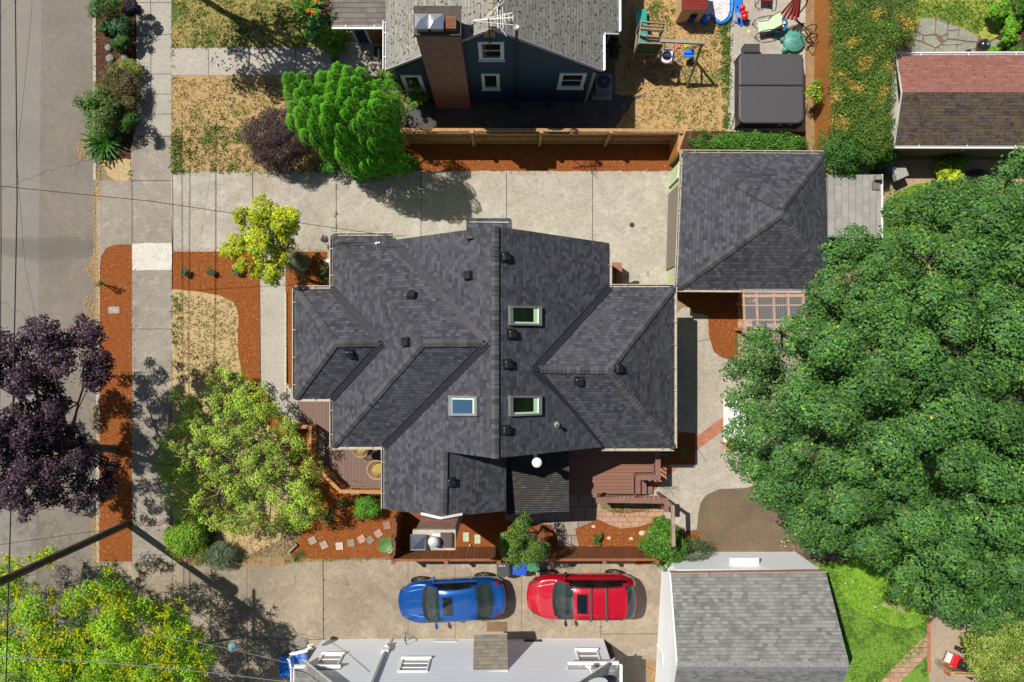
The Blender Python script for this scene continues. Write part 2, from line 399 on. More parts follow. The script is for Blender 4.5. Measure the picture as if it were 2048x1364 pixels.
def crown_pts(poly, zlo, zhi, n, r, nl, ls, pal, mind=None, margin=0., bough=None, rise=90., squash=.8, under=0, jz=.5, tintvar=.25, holes=(), flat=.35, minz=-.35, depth=0.):
    """clumps of leaves over the area poly (photo pixels at their height); returns leaf arrays and clump centres"""
    mind = mind if mind else r * 45 * .8
    x, y = darts(poly, n, mind, holes, margin * r * 50); d = np.clip(edged(poly, x, y) / rise, 0, 1)
    z = zlo + (zhi - zlo) * np.sqrt(np.clip(1 - (1 - d) ** 2, 0, 1)) + RNG.uniform(-jz, jz, len(x)); z = np.maximum(z, .15)
    if bough:
        bx, by = darts(poly, 400, bough[0]); q = np.sqrt(((x[:, None] - bx) ** 2 + (y[:, None] - by) ** 2).min(1)) / (bough[0] * .62)
        z = z + bough[1] * (.5 - np.clip(q, 0, 1.3) ** 2); keep = (q < .95) | (RNG.random(len(x)) < bough[2]); x = x[keep]; y = y[keep]; z = np.maximum(z[keep], .2)
    cc = Pn(x, y, z); rr = r * RNG.uniform(.55, 1.35, len(x)); Cs = []; Ns = []; Co = []
    for c, q in zip(cc, rr):
        m = int(nl * (q / r) ** 2) + 1
        D = RNG.normal(size=(m, 3)); D /= np.linalg.norm(D, axis=1, keepdims=True)
        D[:, 2] = np.where(D[:, 2] < minz, -D[:, 2], D[:, 2])
        rad = q * (1 - .45 * RNG.random(m) ** 2)[:, None]
        lump = 1 + .22 * np.sin(D[:, :1] * 7 + c[0] * 9) * np.cos(D[:, 1:2] * 6 + c[1] * 7)
        pt = c + D * rad * lump * np.array([1, 1, squash]); pt[:, 2] = np.maximum(pt[:, 2], .03)
        Cs.append(pt); Ns.append(D * .9 + RNG.normal(size=(m, 3)) * .3 + np.array([0, 0, flat]))
        t = 1 + RNG.uniform(-tintvar, tintvar); Co.append(pick(pal, m) * t * RNG.uniform(.75, 1.25, (m, 1)))
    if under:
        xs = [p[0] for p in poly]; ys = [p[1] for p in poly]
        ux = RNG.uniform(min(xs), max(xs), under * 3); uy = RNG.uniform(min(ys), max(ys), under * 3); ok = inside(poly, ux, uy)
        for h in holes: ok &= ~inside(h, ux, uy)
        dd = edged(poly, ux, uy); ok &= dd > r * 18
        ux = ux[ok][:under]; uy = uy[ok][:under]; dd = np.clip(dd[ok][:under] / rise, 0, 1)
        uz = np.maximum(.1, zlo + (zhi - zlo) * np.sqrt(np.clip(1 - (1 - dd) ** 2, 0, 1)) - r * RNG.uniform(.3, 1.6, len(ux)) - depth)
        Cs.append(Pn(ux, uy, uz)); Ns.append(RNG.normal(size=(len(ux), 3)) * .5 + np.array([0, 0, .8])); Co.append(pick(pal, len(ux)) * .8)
    C = np.concatenate(Cs); Nn = np.concatenate(Ns); Co = np.concatenate(Co)
    return C, Nn, ls * RNG.uniform(.65, 1.35, len(C)), Co, cc
BARK = noisy('bark', (.13, .10, .08), .9, scale=12, amt=.6, bump=.6)
def trunk_mesh(base, cc, r, top, nlimb, parent, name='trunk', m=None, fork=None, twig=.03):
    b = MB(); base = Vector(base); top = Vector(top); mid = base.lerp(top, .5) + Vector((random.uniform(-.15, .15), random.uniform(-.15, .15), 0))
    pts = [base, base + Vector((0, 0, .12)), mid, top]; b.tube(pts, [r * 1.45, r * 1.1, r * .85, r * .6], 10)
    idx = list(range(len(cc))); random.shuffle(idx)
    for i in idx[:nlimb]:
        e = Vector(cc[i]); f = random.uniform(.35, 1.0); s = mid.lerp(top, f) if f > .5 else mid.lerp(top, f * .6)
        m1 = s.lerp(e, .5) + Vector((random.uniform(-.25, .25), random.uniform(-.25, .25), random.uniform(-.1, .4)))
        b.tube([s, s.lerp(m1, .5), m1, e], [r * .5, r * .4, r * .26, twig], 6)
        for k in range(2):
            j = random.choice(idx); e2 = Vector(cc[j])
            if (e2 - m1).length < (e - s).length * .9 + .5: b.tube([m1, m1.lerp(e2, .5) + Vector((0, 0, .15)), e2], [r * .22, r * .14, twig * .6], 5)
    return b.build(name, m or BARK, parent)
def tree(label, poly, base, zlo, zhi, n, r, nl, ls, pal, tr=.16, top=None, nlimb=14, name='tree', group=None, cat='tree', asp=.6, **kw):
    t = thing(name, label, cat, P(base[0], base[1], 0), group)
    kw.setdefault('margin', .75)
    C, Nn, S, Co, cc = crown_pts(poly, zlo, zhi, n, r, nl, ls, pal, **kw)
    leaf_mesh('crown', C, Nn, S, Co, parent=t, asp=asp)
    bp = P(base[0], base[1], 0); m = cc.mean(0) if top is None else top
    trunk_mesh(bp, cc, tr, Vector((bp.x * .5 + m[0] * .5, bp.y * .5 + m[1] * .5, zlo + (zhi - zlo) * .45)), nlimb, t)
    return t
def shrub(label, cx, cy, rpx, h, pal, ls=.09, n=14, nl=130, name='shrub', cat='shrub', group=None, ry=None, asp=.55, r=None, rot=0, **kw):
    ry = ry or rpx; poly = []
    for i in range(14):
        a = 2 * math.pi * i / 14; q = random.uniform(.85, 1.12); x = math.cos(a) * rpx * q; y = math.sin(a) * ry * q
        poly.append((cx + x * math.cos(rot) - y * math.sin(rot), cy + x * math.sin(rot) + y * math.cos(rot)))
    r = r or min(rpx, ry) / 45 * .42
    kk = dict(rise=min(rpx, ry) * .8, jz=h * .08, mind=r * 45 * .55); kk.update(kw)
    C, Nn, S, Co, cc = crown_pts(poly, h * .25, h * .9, n, r, nl, ls, pal, **kk)
    t = thing(name, label, cat, P(cx, cy, 0), group)
    leaf_mesh('foliage', C, Nn, S, Co, parent=t, asp=asp)
    b = MB(); q = P(cx, cy, 0)
    for e in cc[:10]: b.tube([q, q.lerp(Vector(e), .5) + Vector((0, 0, .05)), Vector(e)], [.02, .014, .006], 5)
    b.build('stem', BARK, t); return t
def blades(label, cx, cy, n, L, pal, name='strappy_plant', cat='plant', group=None, wid=.08, z0=0., up=.6, droop=.5, sx=1.):
    """rosette of long strap leaves"""
    b0 = P(cx, cy, z0); C = []; Nn = []; S = []; T = []
    for i in range(n):
        a = random.uniform(0, 2 * math.pi); d = Vector((math.cos(a) * sx, math.sin(a), 0)); l = L * random.uniform(.6, 1.1); u = random.uniform(.2, up) 
        p = Vector(b0); seg = 4
        for k in range(seg):
            v = (d + Vector((0, 0, u - droop * 2 * k / seg * .8))).normalized() * (l / seg)
            C.append(p + v / 2); T.append(v); S.append(l / seg * 1.5); Nn.append(v.cross(Vector((-d.y, d.x, 0)))); p = p + v; p.z = max(p.z, z0 + .03)
    Nn = np.array([tuple(v if v.z > 0 else -v) for v in Nn])
    co = np.repeat(pick(pal, n), 4, 0) * RNG.uniform(.8, 1.2, (4 * n, 1))
    return leaf_mesh(name, np.array([tuple(c) for c in C]), Nn, np.array(S), co, origin=b0, asp=wid, long=np.array([tuple(t) for t in T]), label=label, cat=cat, group=group)
# ================================================================== ground materials
asphalt = speckle('asphalt', (.20, .175, .15), (.16, .14, .12), .35, 55, stain=(.13, .115, .10), c3=(.25, .22, .18), amt=.35)
k = N(asphalt)
def road_mat():
    m = MATS['asphalt']; k = N(m); old = k.b.inputs['Base Color'].links[0].from_socket; p = k.pos(); s = k.sep(p)
    xl = P(76, 682).x; wob = k.math('MULTIPLY', k.math('SUBTRACT', k.noise(p, 2, 4), .5), .06)
    left = k.math('LESS_THAN', k.math('ADD', s[0], wob), xl)
    c = k.mix(k.math('MULTIPLY', left, .3), old, (.27, .262, .255))
    y0 = P(0, 500).y; y1 = P(0, 540).y                                  # worn band across the road
    d = k.math('ABSOLUTE', k.math('SUBTRACT', k.math('ADD', s[1], k.math('MULTIPLY', k.noise(p, .8, 5), .9)), y0 + .55))
    c = k.mix(k.ramp(d, [(0, .55), (.35, .45), (.55, 0.)]), c, (.10, .092, .085))
    vc = k.n('TexVoronoi', feature='DISTANCE_TO_EDGE'); vc.inputs['Scale'].default_value = .13
    nn = k.n('TexNoise'); nn.inputs['Scale'].default_value = 2.2; nn.inputs['Detail'].default_value = 6; k.l(p, nn.inputs['Vector'])
    ad = k.n('VectorMath', operation='MULTIPLY_ADD'); k.l(nn.outputs['Color'], ad.inputs[0]); ad.inputs[1].default_value = (.7, .7, .7); k.l(p, ad.inputs[2])
    k.l(ad.outputs[0], vc.inputs['Vector'])
    c = k.mix(k.ramp(vc.outputs['Distance'], [(0, .35), (.003, .25), (.007, 0.)]), c, (.06, .055, .05))
    k.color(c)
road_mat()
conc_side = speckle('sidewalk_concrete', (.285, .255, .215), (.225, .20, .17), .8, 38, stain=(.155, .135, .115), c3=(.36, .33, .285), amt=.8)
conc_path = speckle('path_concrete', (.40, .37, .325), (.34, .31, .27), .7, 38, stain=(.27, .235, .19), c3=(.46, .43, .39))
conc_new = speckle('new_concrete', (.58, .56, .52), (.48, .455, .41), 1.4, 30)
conc_n = speckle('driveway_concrete', (.41, .38, .33), (.34, .31, .26), .5, 32, spots=.5, stain=(.25, .20, .145), c3=(.52, .49, .44), amt=.6)
conc_s = speckle('old_driveway_concrete', (.345, .285, .215), (.255, .21, .155), .5, 30, spots=.7, stain=(.18, .15, .115), c3=(.42, .36, .28), amt=.7)
conc_yard = speckle('yard_concrete', (.42, .385, .33), (.35, .31, .26), .8, 34, spots=.4, stain=(.29, .245, .195), c3=(.50, .475, .42))
aggregate = speckle('exposed_aggregate', (.40, .37, .325), (.33, .305, .27), 1, 70, bump=.6)
joint = mat('joint', (.06, .045, .035), .95)
joint_soft = mat('joint_soft', (.16, .13, .10), .95)
mulch = mulch_mat('bark_mulch', (.58, .185, .045), (.36, .10, .026), (.12, .03, .009))
mulch_dk = mulch_mat('old_mulch', (.19, .085, .055), (.10, .045, .03), (.03, .015, .01))
soil = speckle('soil', (.17, .12, .08), (.115, .08, .055), .7, 45, c3=(.13, .15, .05), amt=.6, bump=.8)
litter = speckle('leaf_litter', (.30, .20, .10), (.18, .12, .07), 2.5, 40, c3=(.40, .26, .12), bump=.8)
gravel = speckle('gravel', (.10, .095, .09), (.06, .055, .055), 1.2, 45, c3=(.17, .15, .13), bump=1)
dry = lawn_mat('dry_grass', (.40, .275, .13), (.30, .205, .095), (.10, .17, .03), .555, 1.1)
dry_pale = lawn_mat('pale_dry_grass', (.42, .32, .17), (.33, .245, .125), (.12, .19, .035), .61, .9)
dry_back = lawn_mat('back_dry_grass', (.42, .285, .13), (.34, .225, .10), (.14, .22, .035), .565, .8)
shade_lawn = lawn_mat('half_green_grass', (.30, .25, .08), (.21, .19, .06), (.10, .16, .025), .50, .9)
lime = lawn_mat('yellow_green_grass', (.32, .34, .07), (.22, .26, .05), (.12, .20, .03), .56, 1.1)
lush = lawn_mat('lush_grass', (.15, .27, .035), (.10, .21, .025), (.07, .15, .02), .5, .7)
bright = lawn_mat('bright_grass', (.17, .33, .022), (.13, .27, .018), (.10, .22, .01), .54, 1.2)
brick_flat = brick_mat('brick_paving', (.42, .155, .085), (.33, .115, .06), (.28, .2, .14), .21, .1, use='pos')
paver = brick_mat('concrete_paver', (.40, .28, .20), (.33, .26, .20), (.12, .09, .06), .42, .30, use='pos', ms=.014)
paver_g = brick_mat('grey_paver', (.30, .26, .215), (.24, .205, .17), (.08, .06, .05), .62, .62, use='pos', ms=.015)
pink_paver = brick_mat('pink_paver', (.42, .26, .18), (.36, .22, .15), (.2, .13, .09), .36, .22, use='pos', ms=.012)
tan_paver = speckle('tan_paver', (.38, .27, .17), (.32, .23, .14), 1, 30)
stonec = speckle('slate', (.27, .275, .225), (.21, .215, .18), 1.4, 24, c3=(.33, .32, .25))
# ================================================================== ground sheets (outlines read off the photo)
gb = MB(); gb.poly([(-150, -150, -.02), (150, -150, -.02), (150, 150, -.02), (-150, 150, -.02)])
gb.build('ground', speckle('bare_ground', (.24, .18, .11), (.18, .14, .08), .3, 30, c3=(.12, .15, .05), amt=.7), kind='structure', origin=(0, 0, 0))
sheet('road', [(-1500, -900), (193, -900), (194, 2300), (-1500, 2300)], .0, asphalt)
sheet('planting_strip', [(186, -300), (270, -300), (272, 200), (266, 250), (263, 330), (212, 330), (196, 300), (186, 200)], .012, mulch_dk)
sheet('lawn', [(203, 322), (262, 318), (262, 362), (240, 364), (214, 350)], .018, dry_pale, jit=2)
sheet('lawn', [(343, -200), (700, -200), (700, 97), (343, 97)], .008, shade_lawn)
sheet('lawn', [(343, 148), (720, 148), (800, 345), (343, 345)], .008, dry)
sheet('planting_strip', [(595, -40), (672, -40), (690, 40), (694, 92), (650, 98), (615, 60)], .014, mulch_dk)
# street kerb and gutter
kb = MB(); kb.prism([P(x, y) for x, y in ((193, 376), (200, 376), (200, 2300), (193, 2300))], -.05, .022)
kb.prism([P(x, y) for x, y in ((184, -600), (190, -600), (193, 360), (187, 360))], -.05, .022); kb.build('kerb', conc_path, kind='structure', origin=(0, 0, 0))
sheet('driveway_apron', [(194, 361), (263, 361), (263, 489), (240, 489), (222, 494), (208, 508), (200, 530), (194, 530)], .016, conc_side)
sheet('mulch_bed', [(200, 530), (202, 512), (212, 496), (226, 490), (264, 489), (264, 1122), (198, 1122)], .024, mulch, jit=.6)
# sidewalk
sheet('sidewalk', [(274, -400), (343, -400), (344, 1750), (264, 1750), (264, 1100), (262, 362), (262, 300), (272, 250), (273, 60)], .02, conc_side)
sheet('sidewalk_slab', [(264, 487), (344, 485), (344, 540), (264, 541)], .026, conc_new, jit=.8)
sheet('sidewalk_slab', [(273, -60), (343, -60), (343, 270), (272, 272), (273, 60)], .025, speckle('light_sidewalk', (.37, .35, .31), (.31, .29, .255), .8, 36, stain=(.25, .23, .2)))
jb = MB()
def jl(a, b, w=.018, z=.03, m=0): jb.beam(P(*a, z), P(*b, z), w, .004, m)
for y in (5, 69, 148, 188, 228): jl((273, y), (343, y), z=.03)
jl((301, -60), (302, 272), z=.03)
for y in (273, 361, 658, 745, 842, 960, 1110): jl((263, y), (344, y))
jl((264, 361), (264, 489)); jl((345, 343), (346, 503))
for x in (417, 532, 590, 665): jl((x, 97), (x, 149), m=1)
for x in (505, 672, 842, 1013, 1185): jl((x, 343), (x + (1 if x < 800 else 0), 503 if x < 660 else 600), .022)
# south driveway joints
for x in (646,): jl((x, 1120), (x + 1, 1280), .03)
for x in (816, 910, 1043, 1201): jl((x, 1120), (x, 1280), .02, m=1)
jl((500, 1278), (650, 1279), .02); jl((1201, 1268), (1326, 1268), .02); jl((345, 1122), (345, 1500), .02, m=1); jl((494, 1135), (494, 1500), .02, m=1)
jl((1391, 683), (1421, 678), .02); jl((1392, 892), (1414, 925), .02); jl((1391, 870), (1391, 900), .015, m=1)
jl((1458, 117), (1490, 118), .015, m=1)
jb.build('paving_joints', [joint, joint_soft], kind='structure', origin=(0, 0, 0))
# front path to the neighbour's porch
sheet('path', [(343, 96), (663, 94), (663, 151), (343, 150)], .021, conc_path)
# north driveway
sheet('driveway', [(343, 344), (820, 341), (1346, 341), (1346, 600), (655, 600), (655, 503), (346, 503), (343, 420)], .021, conc_n)
sheet('mulch_bed', [(806, 284), (1346, 284), (1346, 342), (806, 342)], .026, mulch, jit=1)
sheet('gravel_yard', [(815, 190), (1290, 190), (1265, 205), (1240, 240), (1228, 262), (815, 262)], .006, gravel, jit=2)
sheet('lawn', [(1215, -200), (1462, -200), (1456, 264), (1400, 300), (1225, 262), (1232, 200)], .004, dry_back)
sheet('patio', [(1464, -200), (1612, -200), (1610, 263), (1455, 263), (1460, 110)], .03, conc_path, jit=.6)
sheet('soil_strip', [(1610, -200), (1632, -200), (1630, 310), (1610, 310)], .008, litter)
sheet('planting_strip', [(1372, 262), (1612, 262), (1612, 310), (1352, 318)], .01, mulch_dk)
# front yard of the dark-roofed house
sheet('mulch_bed', [(346, 503), (520, 503), (655, 503), (660, 600), (590, 600), (570, 590), (520, 570), (520, 770), (500, 770), (481, 745), (474, 690), (473, 625), (468, 608), (440, 594), (400, 585), (345, 580)], .018, mulch)
sheet('lawn', [(344, 578), (400, 583), (444, 592), (470, 606), (477, 630), (475, 690), (483, 750), (520, 800), (590, 880), (600, 950), (560, 1080), (480, 1122), (345, 1128)], .022, dry_pale, jit=.8)
sheet('path', [(520, 505), (571, 505), (572, 760), (580, 775), (600, 790), (612, 850), (575, 850), (545, 805), (522, 770)], .03, aggregate)
jb = MB(); 
for i in range(14):
    y = 585 + i * 15.5; jb.beam(P(571.5, y, .05), P(571.5, y + 14.5, .05), .07, .09)
jb.beam(P(572, 770, .05), P(583, 783, .05), .07, .09); jb.build('path_edging_stones', noisy('pale_stone', (.5, .45, .36), .9, scale=6), kind='structure', origin=(0, 0, 0))
sheet('mulch_bed', [(573, 585), (600, 585), (600, 800), (590, 788), (577, 776)], .026, mulch)
sheet('mulch_bed', [(490, 770), (522, 772), (548, 812), (580, 850), (640, 850), (700, 990), (800, 990), (800, 1112), (740, 1116), (650, 1118), (585, 1118), (576, 1100), (600, 1075), (625, 1040), (600, 960), (560, 880), (505, 810)], .026, mulch, jit=.8)
# south driveway
sheet('driveway', [(194, 1124), (344, 1124), (480, 1126), (640, 1122), (800, 1118), (1330, 1118), (1330, 1700), (194, 1700)], .023, conc_s)
sheet('grass_verge', [(440, 1120), (560, 1114), (640, 1118), (560, 1130), (450, 1136)], .03, litter, jit=1)
# side and back yard
sheet('mulch_bed', [(785, 1020), (1330, 1020), (1330, 1097), (785, 1100)], .02, mulch)
sheet('patio', [(1120, 985), (1195, 985), (1196, 1012), (1194, 1040), (1150, 1058), (1158, 1092), (1116, 1092), (1104, 1050), (1010, 1040), (1010, 1000)], .03, paver_g)
sheet('paver_path', [(1194, 1000), (1206, 1018), (1226, 1025), (1255, 1027), (1290, 1022), (1324, 1008), (1330, 1043), (1300, 1046), (1276, 1054), (1240, 1057), (1215, 1048), (1194, 1037)], .034, pink_paver, smooth=False)
sheet('patio', [(1340, 600), (1352, 628), (1366, 615), (1382, 615), (1386, 625), (1418, 628), (1420, 675), (1428, 705), (1450, 718), (1475, 720), (1620, 720), (1620, 880), (1560, 960), (1490, 976), (1440, 978), (1416, 988), (1402, 1004), (1396, 1030), (1396, 1060), (1375, 1062), (1330, 1050), (1325, 1010), (1240, 1000), (1240, 900), (1340, 900)], .022, conc_yard)
sheet('brick_path', [(1392, 874), (1392, 902), (1452, 856), (1500, 815), (1500, 780), (1448, 833)], .03, brick_flat)
sheet('brick_path', [(1290, 930), (1350, 930), (1356, 934), (1310, 980), (1290, 980)], .03, brick_flat)
sheet('mulch_bed', [(1350, 585), (1490, 585), (1482, 715), (1466, 718), (1440, 712), (1426, 698), (1418, 672), (1416, 632), (1405, 628), (1386, 626), (1380, 612), (1362, 604), (1350, 600)], .03, mulch)
sheet('paver_strip', [(1476, 585), (1620, 585), (1620, 725), (1476, 725)], .033, pink_paver)
sheet('patio', [(1496, 640), (1640, 640), (1640, 745), (1510, 745)], .037, paver_g)
sheet('mulch_bed', [(1318, 640), (1356, 640), (1356, 864), (1391, 866), (1390, 930), (1318, 930)], .03, mulch)
sheet('garden_edging', [(1340, 929), (1392, 929), (1392, 934), (1340, 934)], .06, noisy('edging', (.42, .33, .22), .9), th=.05)
sheet('dirt_bed', [(1400, 1006), (1414, 990), (1438, 980), (1500, 976), (1600, 980), (1700, 1000), (1700, 1125), (1330, 1125), (1340, 1062), (1376, 1064), (1394, 1058)], .026, soil, jit=1)
sheet('mulch_bed', [(1280, 1060), (1400, 1065), (1400, 1125), (1270, 1130)], .028, mulch, jit=2)
sheet('lawn', [(1600, 1100), (1750, 1040), (2300, 1000), (2300, 1300), (1960, 1700), (1600, 1700)], .01, lush)
sheet('lawn_patch', [(1650, 1120), (1720, 1112), (1770, 1160), (1850, 1215), (1850, 1240), (1820, 1256), (1780, 1250), (1740, 1235), (1690, 1205), (1660, 1175)], .02, bright, smooth=True)
sheet('patio', [(1858, 1200), (2300, 1200), (2300, 1700), (1858, 1700)], .02, speckle('tan_concrete', (.36, .29, .215), (.30, .24, .18), .8, 34))
sheet('brick_path', [(1854, 1240), (1861, 1240), (1862, 1345), (1855, 1345)], .026, brick_flat)
sheet('brick_path', [(1855, 1268), (1855, 1310), (1800, 1364), (1740, 1430), (1700, 1430), (1790, 1330)], .018, pink_paver)
# north-east neighbour
sheet('lawn', [(1820, -200), (2300, -200), (2300, 60), (2000, 60), (1990, 90), (1950, 100), (1820, 120)], .01, lime)
sheet('planting_strip', [(1985, -200), (2300, -200), (2300, 140), (1940, 140), (1965, 90), (2000, 70), (2006, 40)], .016, mulch_dk)
sheet('patio', [(1800, 120), (1840, 38), (1862, 33), (1882, 37), (1905, 48), (1935, 64), (1960, 72), (1966, 82), (1950, 120)], .02, mat('mortar_brown', (.17, .105, .07), .95))
flag = [[(1841, 38), (1860, 34), (1871, 36), (1869, 68), (1847, 71), (1835, 62)], [(1873, 37), (1894, 41), (1894, 66), (1883, 73), (1871, 68)], [(1897, 43), (1919, 55), (1917, 59), (1896, 61)],
        [(1921, 56), (1942, 64), (1957, 74), (1953, 83), (1935, 82), (1916, 79), (1919, 61)], [(1896, 63), (1917, 61), (1914, 78), (1896, 77)], [(1848, 73), (1868, 71), (1882, 88), (1871, 95), (1847, 84)],
        [(1838, 84), (1870, 97), (1860, 112), (1838, 112)], [(1872, 98), (1877, 97), (1884, 112), (1862, 113)], [(1880, 92), (1912, 90), (1912, 113), (1886, 112), (1878, 97)], [(1884, 88), (1896, 80), (1932, 84), (1925, 88), (1893, 90)],
        [(1914, 92), (1935, 85), (1952, 86), (1946, 114), (1914, 113)], [(1826, 66), (1833, 64), (1845, 73), (1843, 82), (1826, 78)], [(1826, 82), (1836, 85), (1838, 110), (1822, 110)], [(1884, 75), (1894, 70), (1894, 78), (1888, 82)], [(1965, 95), (1990, 78), (2004, 82), (2006, 100), (1975, 110)]]
fb = MB()
for q in flag: fb.prism([P(x, y, .03) for x, y in q], .01, .045)
fb.build('flagstones', stonec, kind='structure', origin=(0, 0, 0))
sheet('patio', [(1640, 318), (2300, 318), (2300, 420), (1640, 420)], .014, tan_paver)
sheet('lawn', [(1764, 440), (1762, 410), (1790, 388), (1830, 368), (1870, 364), (2300, 372), (2300, 1000), (1764, 1000)], .02, lush)
sheet('litter_bed', [(1230, 1275), (1330, 1318), (1330, 1700), (1200, 1700)], .027, conc_s)
sheet('dirt_bed', [(1203, 1276), (1222, 1290), (1229, 1310), (1232, 1364), (1232, 1450), (1200, 1450)], .03, mulch_dk)
sheet('dirt_bed', [(1293, 1320), (1316, 1320), (1316, 1450), (1293, 1450)], .03, litter)
# ------------------------------------------------------------------ yellowish litter that gathered along the kerb, loose dirt
def scatter_leaves(label, polys, n, pal, size, z=.04, name='fallen_leaves', kind='stuff'):
    C = []
    for poly, m in polys:
        xs = [p[0] for p in poly]; ys = [p[1] for p in poly]; x = RNG.uniform(min(xs), max(xs), m * 3); y = RNG.uniform(min(ys), max(ys), m * 3)
        ok = inside(poly, x, y); x = x[ok][:m]; y = y[ok][:m]; C.append(Pn(x, y, RNG.uniform(z * .6, z, len(x))))
    C = np.concatenate(C); Nn = RNG.normal(size=C.shape) * .25 + np.array([0, 0, 1.])
    return leaf_mesh(name, C, Nn, size * RNG.uniform(.5, 1.4, len(C)), pick(pal, len(C)), origin=(0, 0, 0), label=label, cat='leaf litter', kind=kind)
straw = [((.55, .36, .13), 3), ((.42, .27, .10), 2), ((.62, .45, .2), 1)]
scatter_leaves('dry yellow leaf litter gathered along the street kerb', [
    ([(185, 375), (197, 375), (197, 640), (190, 640)], 1500), ([(165, 540), (180, 530), (196, 470), (196, 560), (188, 560)], 700), ([(165, 600), (180, 590), (196, 600), (196, 690), (184, 690)], 800),
    ([(184, 810), (197, 810), (197, 900), (186, 900)], 500), ([(182, 1030), (197, 1030), (197, 1140), (188, 1140)], 700), ([(150, 280), (180, 270), (186, 310), (176, 322), (160, 320)], 500),
    ([(80, 1095), (120, 1070), (190, 1090), (190, 1190), (110, 1180)], 120), ([(190, 330), (200, 330), (201, 400), (192, 400)], 300),
    ([(460, 1126), (650, 1117), (650, 1122), (520, 1134)], 500), ([(20, 30), (190, 10), (190, 360), (20, 360)], 45), ([(100, 430), (190, 430), (190, 520), (100, 520)], 40)], 0, straw, .045)
scatter_leaves('tiny pale chips and leaves scattered over the mulch beds', [
    ([(200, 530), (264, 500), (264, 1120), (200, 1120)], 260), ([(346, 505), (516, 505), (516, 575), (346, 575)], 170), ([(480, 600), (518, 600), (518, 770), (480, 740)], 90),
    ([(1380, 628), (1476, 628), (1476, 710), (1430, 710)], 110), ([(580, 1010), (790, 990), (790, 1112), (590, 1112)], 160), ([(1160, 1050), (1320, 1050), (1300, 1098), (1160, 1098)], 110), ([(810, 310), (1340, 310), (1340, 340), (810, 340)], 150)],
    0, [((.6, .36, .2), 3), ((.5, .22, .08), 2)], .05)
scatter_leaves('orange bark chips spilled from the beds onto the paving', [
    ([(262, 495), (274, 500), (270, 1120), (262, 1120)], 330), ([(346, 494), (655, 496), (655, 504), (346, 504)], 220), ([(517, 575), (530, 575), (530, 770), (517, 770)], 150), ([(193, 520), (202, 520), (202, 1120), (193, 1120)], 200),
    ([(808, 340), (1340, 340), (1340, 350), (808, 350)], 260), ([(585, 1114), (800, 1110), (800, 1126), (640, 1124)], 180), ([(1408, 628), (1420, 628), (1424, 690), (1410, 680)], 60), ([(1380, 700), (1470, 712), (1470, 730), (1400, 720)], 60), ([(1190, 1030), (1330, 1035), (1330, 1046), (1200, 1050)], 90)],
    0, [((.42, .13, .04), 3), ((.25, .08, .03), 2), ((.5, .25, .12), 1)], .045, z=.04)
scatter_leaves('specks of dry leaf and grit scattered on the concrete driveways', [
    ([(350, 350), (1340, 350), (1340, 480), (350, 500)], 420), ([(200, 1130), (1320, 1130), (1320, 1275), (200, 1290)], 700), ([(270, 0), (342, 0), (342, 1120), (264, 1120)], 260), ([(1395, 720), (1450, 720), (1480, 970), (1395, 970)], 120), ([(1465, 0), (1605, 0), (1605, 100), (1465, 100)], 80), ([(10, 20), (190, 20), (190, 1120), (10, 1120)], 400)],
    0, [((.16, .11, .06), 3), ((.5, .42, .3), 1), ((.3, .22, .1), 2)], .035, z=.04)
# ------------------------------------------------------------------ grass tufts
def tufts(label, polys, pal, L=.12, name='grass'):
    C = []
    for poly, m, clump in polys:
        xs = [p[0] for p in poly]; ys = [p[1] for p in poly]; x = RNG.uniform(min(xs), max(xs), m * 3); y = RNG.uniform(min(ys), max(ys), m * 3)
        ok = inside(poly, x, y); x = x[ok][:m]; y = y[ok][:m]
        for a in range(clump):
            C.append(Pn(x + RNG.normal(size=len(x)) * clump * .45, y + RNG.normal(size=len(x)) * clump * .45, RNG.uniform(.03, .07, len(x))))
    C = np.concatenate(C); n = len(C); lg = RNG.normal(size=(n, 3)) * .8 + np.array([0, 0, .9]); lg[:, 2] = np.abs(lg[:, 2])
    Nn = RNG.normal(size=(n, 3)) * .7 + np.array([0, 0, .8])
    return leaf_mesh(name, C, Nn, L * RNG.uniform(.6, 1.3, n), pick(pal, n) * RNG.uniform(.7, 1.3, (n, 1)), origin=(0, 0, 0), asp=.3, long=lg, label=label, cat='grass', kind='stuff')
gpal = [((.09, .19, .025), 3), ((.13, .24, .04), 2), ((.06, .13, .02), 2)]
dpal = [((.48, .34, .16), 3), ((.38, .26, .12), 2), ((.55, .42, .22), 1)]
tufts('green grass tufts and weeds growing through the dry front lawns', [
    ([(343, 250), (520, 250), (640, 330), (700, 344), (343, 344)], 330, 7), ([(343, 270), (362, 270), (362, 344), (343, 344)], 90, 6), ([(400, 170), (560, 160), (560, 300), (420, 300)], 90, 5),
    ([(344, 590), (362, 590), (362, 690), (344, 690)], 60, 5), ([(380, 600), (470, 640), (470, 760), (360, 760)], 70, 5), ([(345, 0), (590, 0), (590, 95), (345, 95)], 180, 6),
    ([(600, 1120), (500, 1130), (640, 1112)], 20, 5)], gpal)
tufts('little weeds growing in the driveway joints and along the paving edges', [([(670, 343), (674, 343), (674, 470), (670, 470)], 12, 4), ([(840, 343), (844, 343), (844, 400), (840, 400)], 6, 4), ([(644, 1120), (649, 1120), (649, 1280), (644, 1280)], 4, 4), ([(342, 96), (346, 96), (346, 152), (342, 152)], 8, 4), ([(342, 340), (660, 340), (660, 347), (342, 347)], 50, 4), ([(264, 1124), (800, 1116), (800, 1122), (264, 1128)], 40, 4), ([(259, 340), (265, 340), (265, 365), (259, 365)], 10, 4), ([(1199, 1120), (1203, 1120), (1203, 1268), (1199, 1268)], 8, 4), ([(186, 0), (192, 0), (192, 330), (186, 330)], 30, 4)], gpal, L=.09)
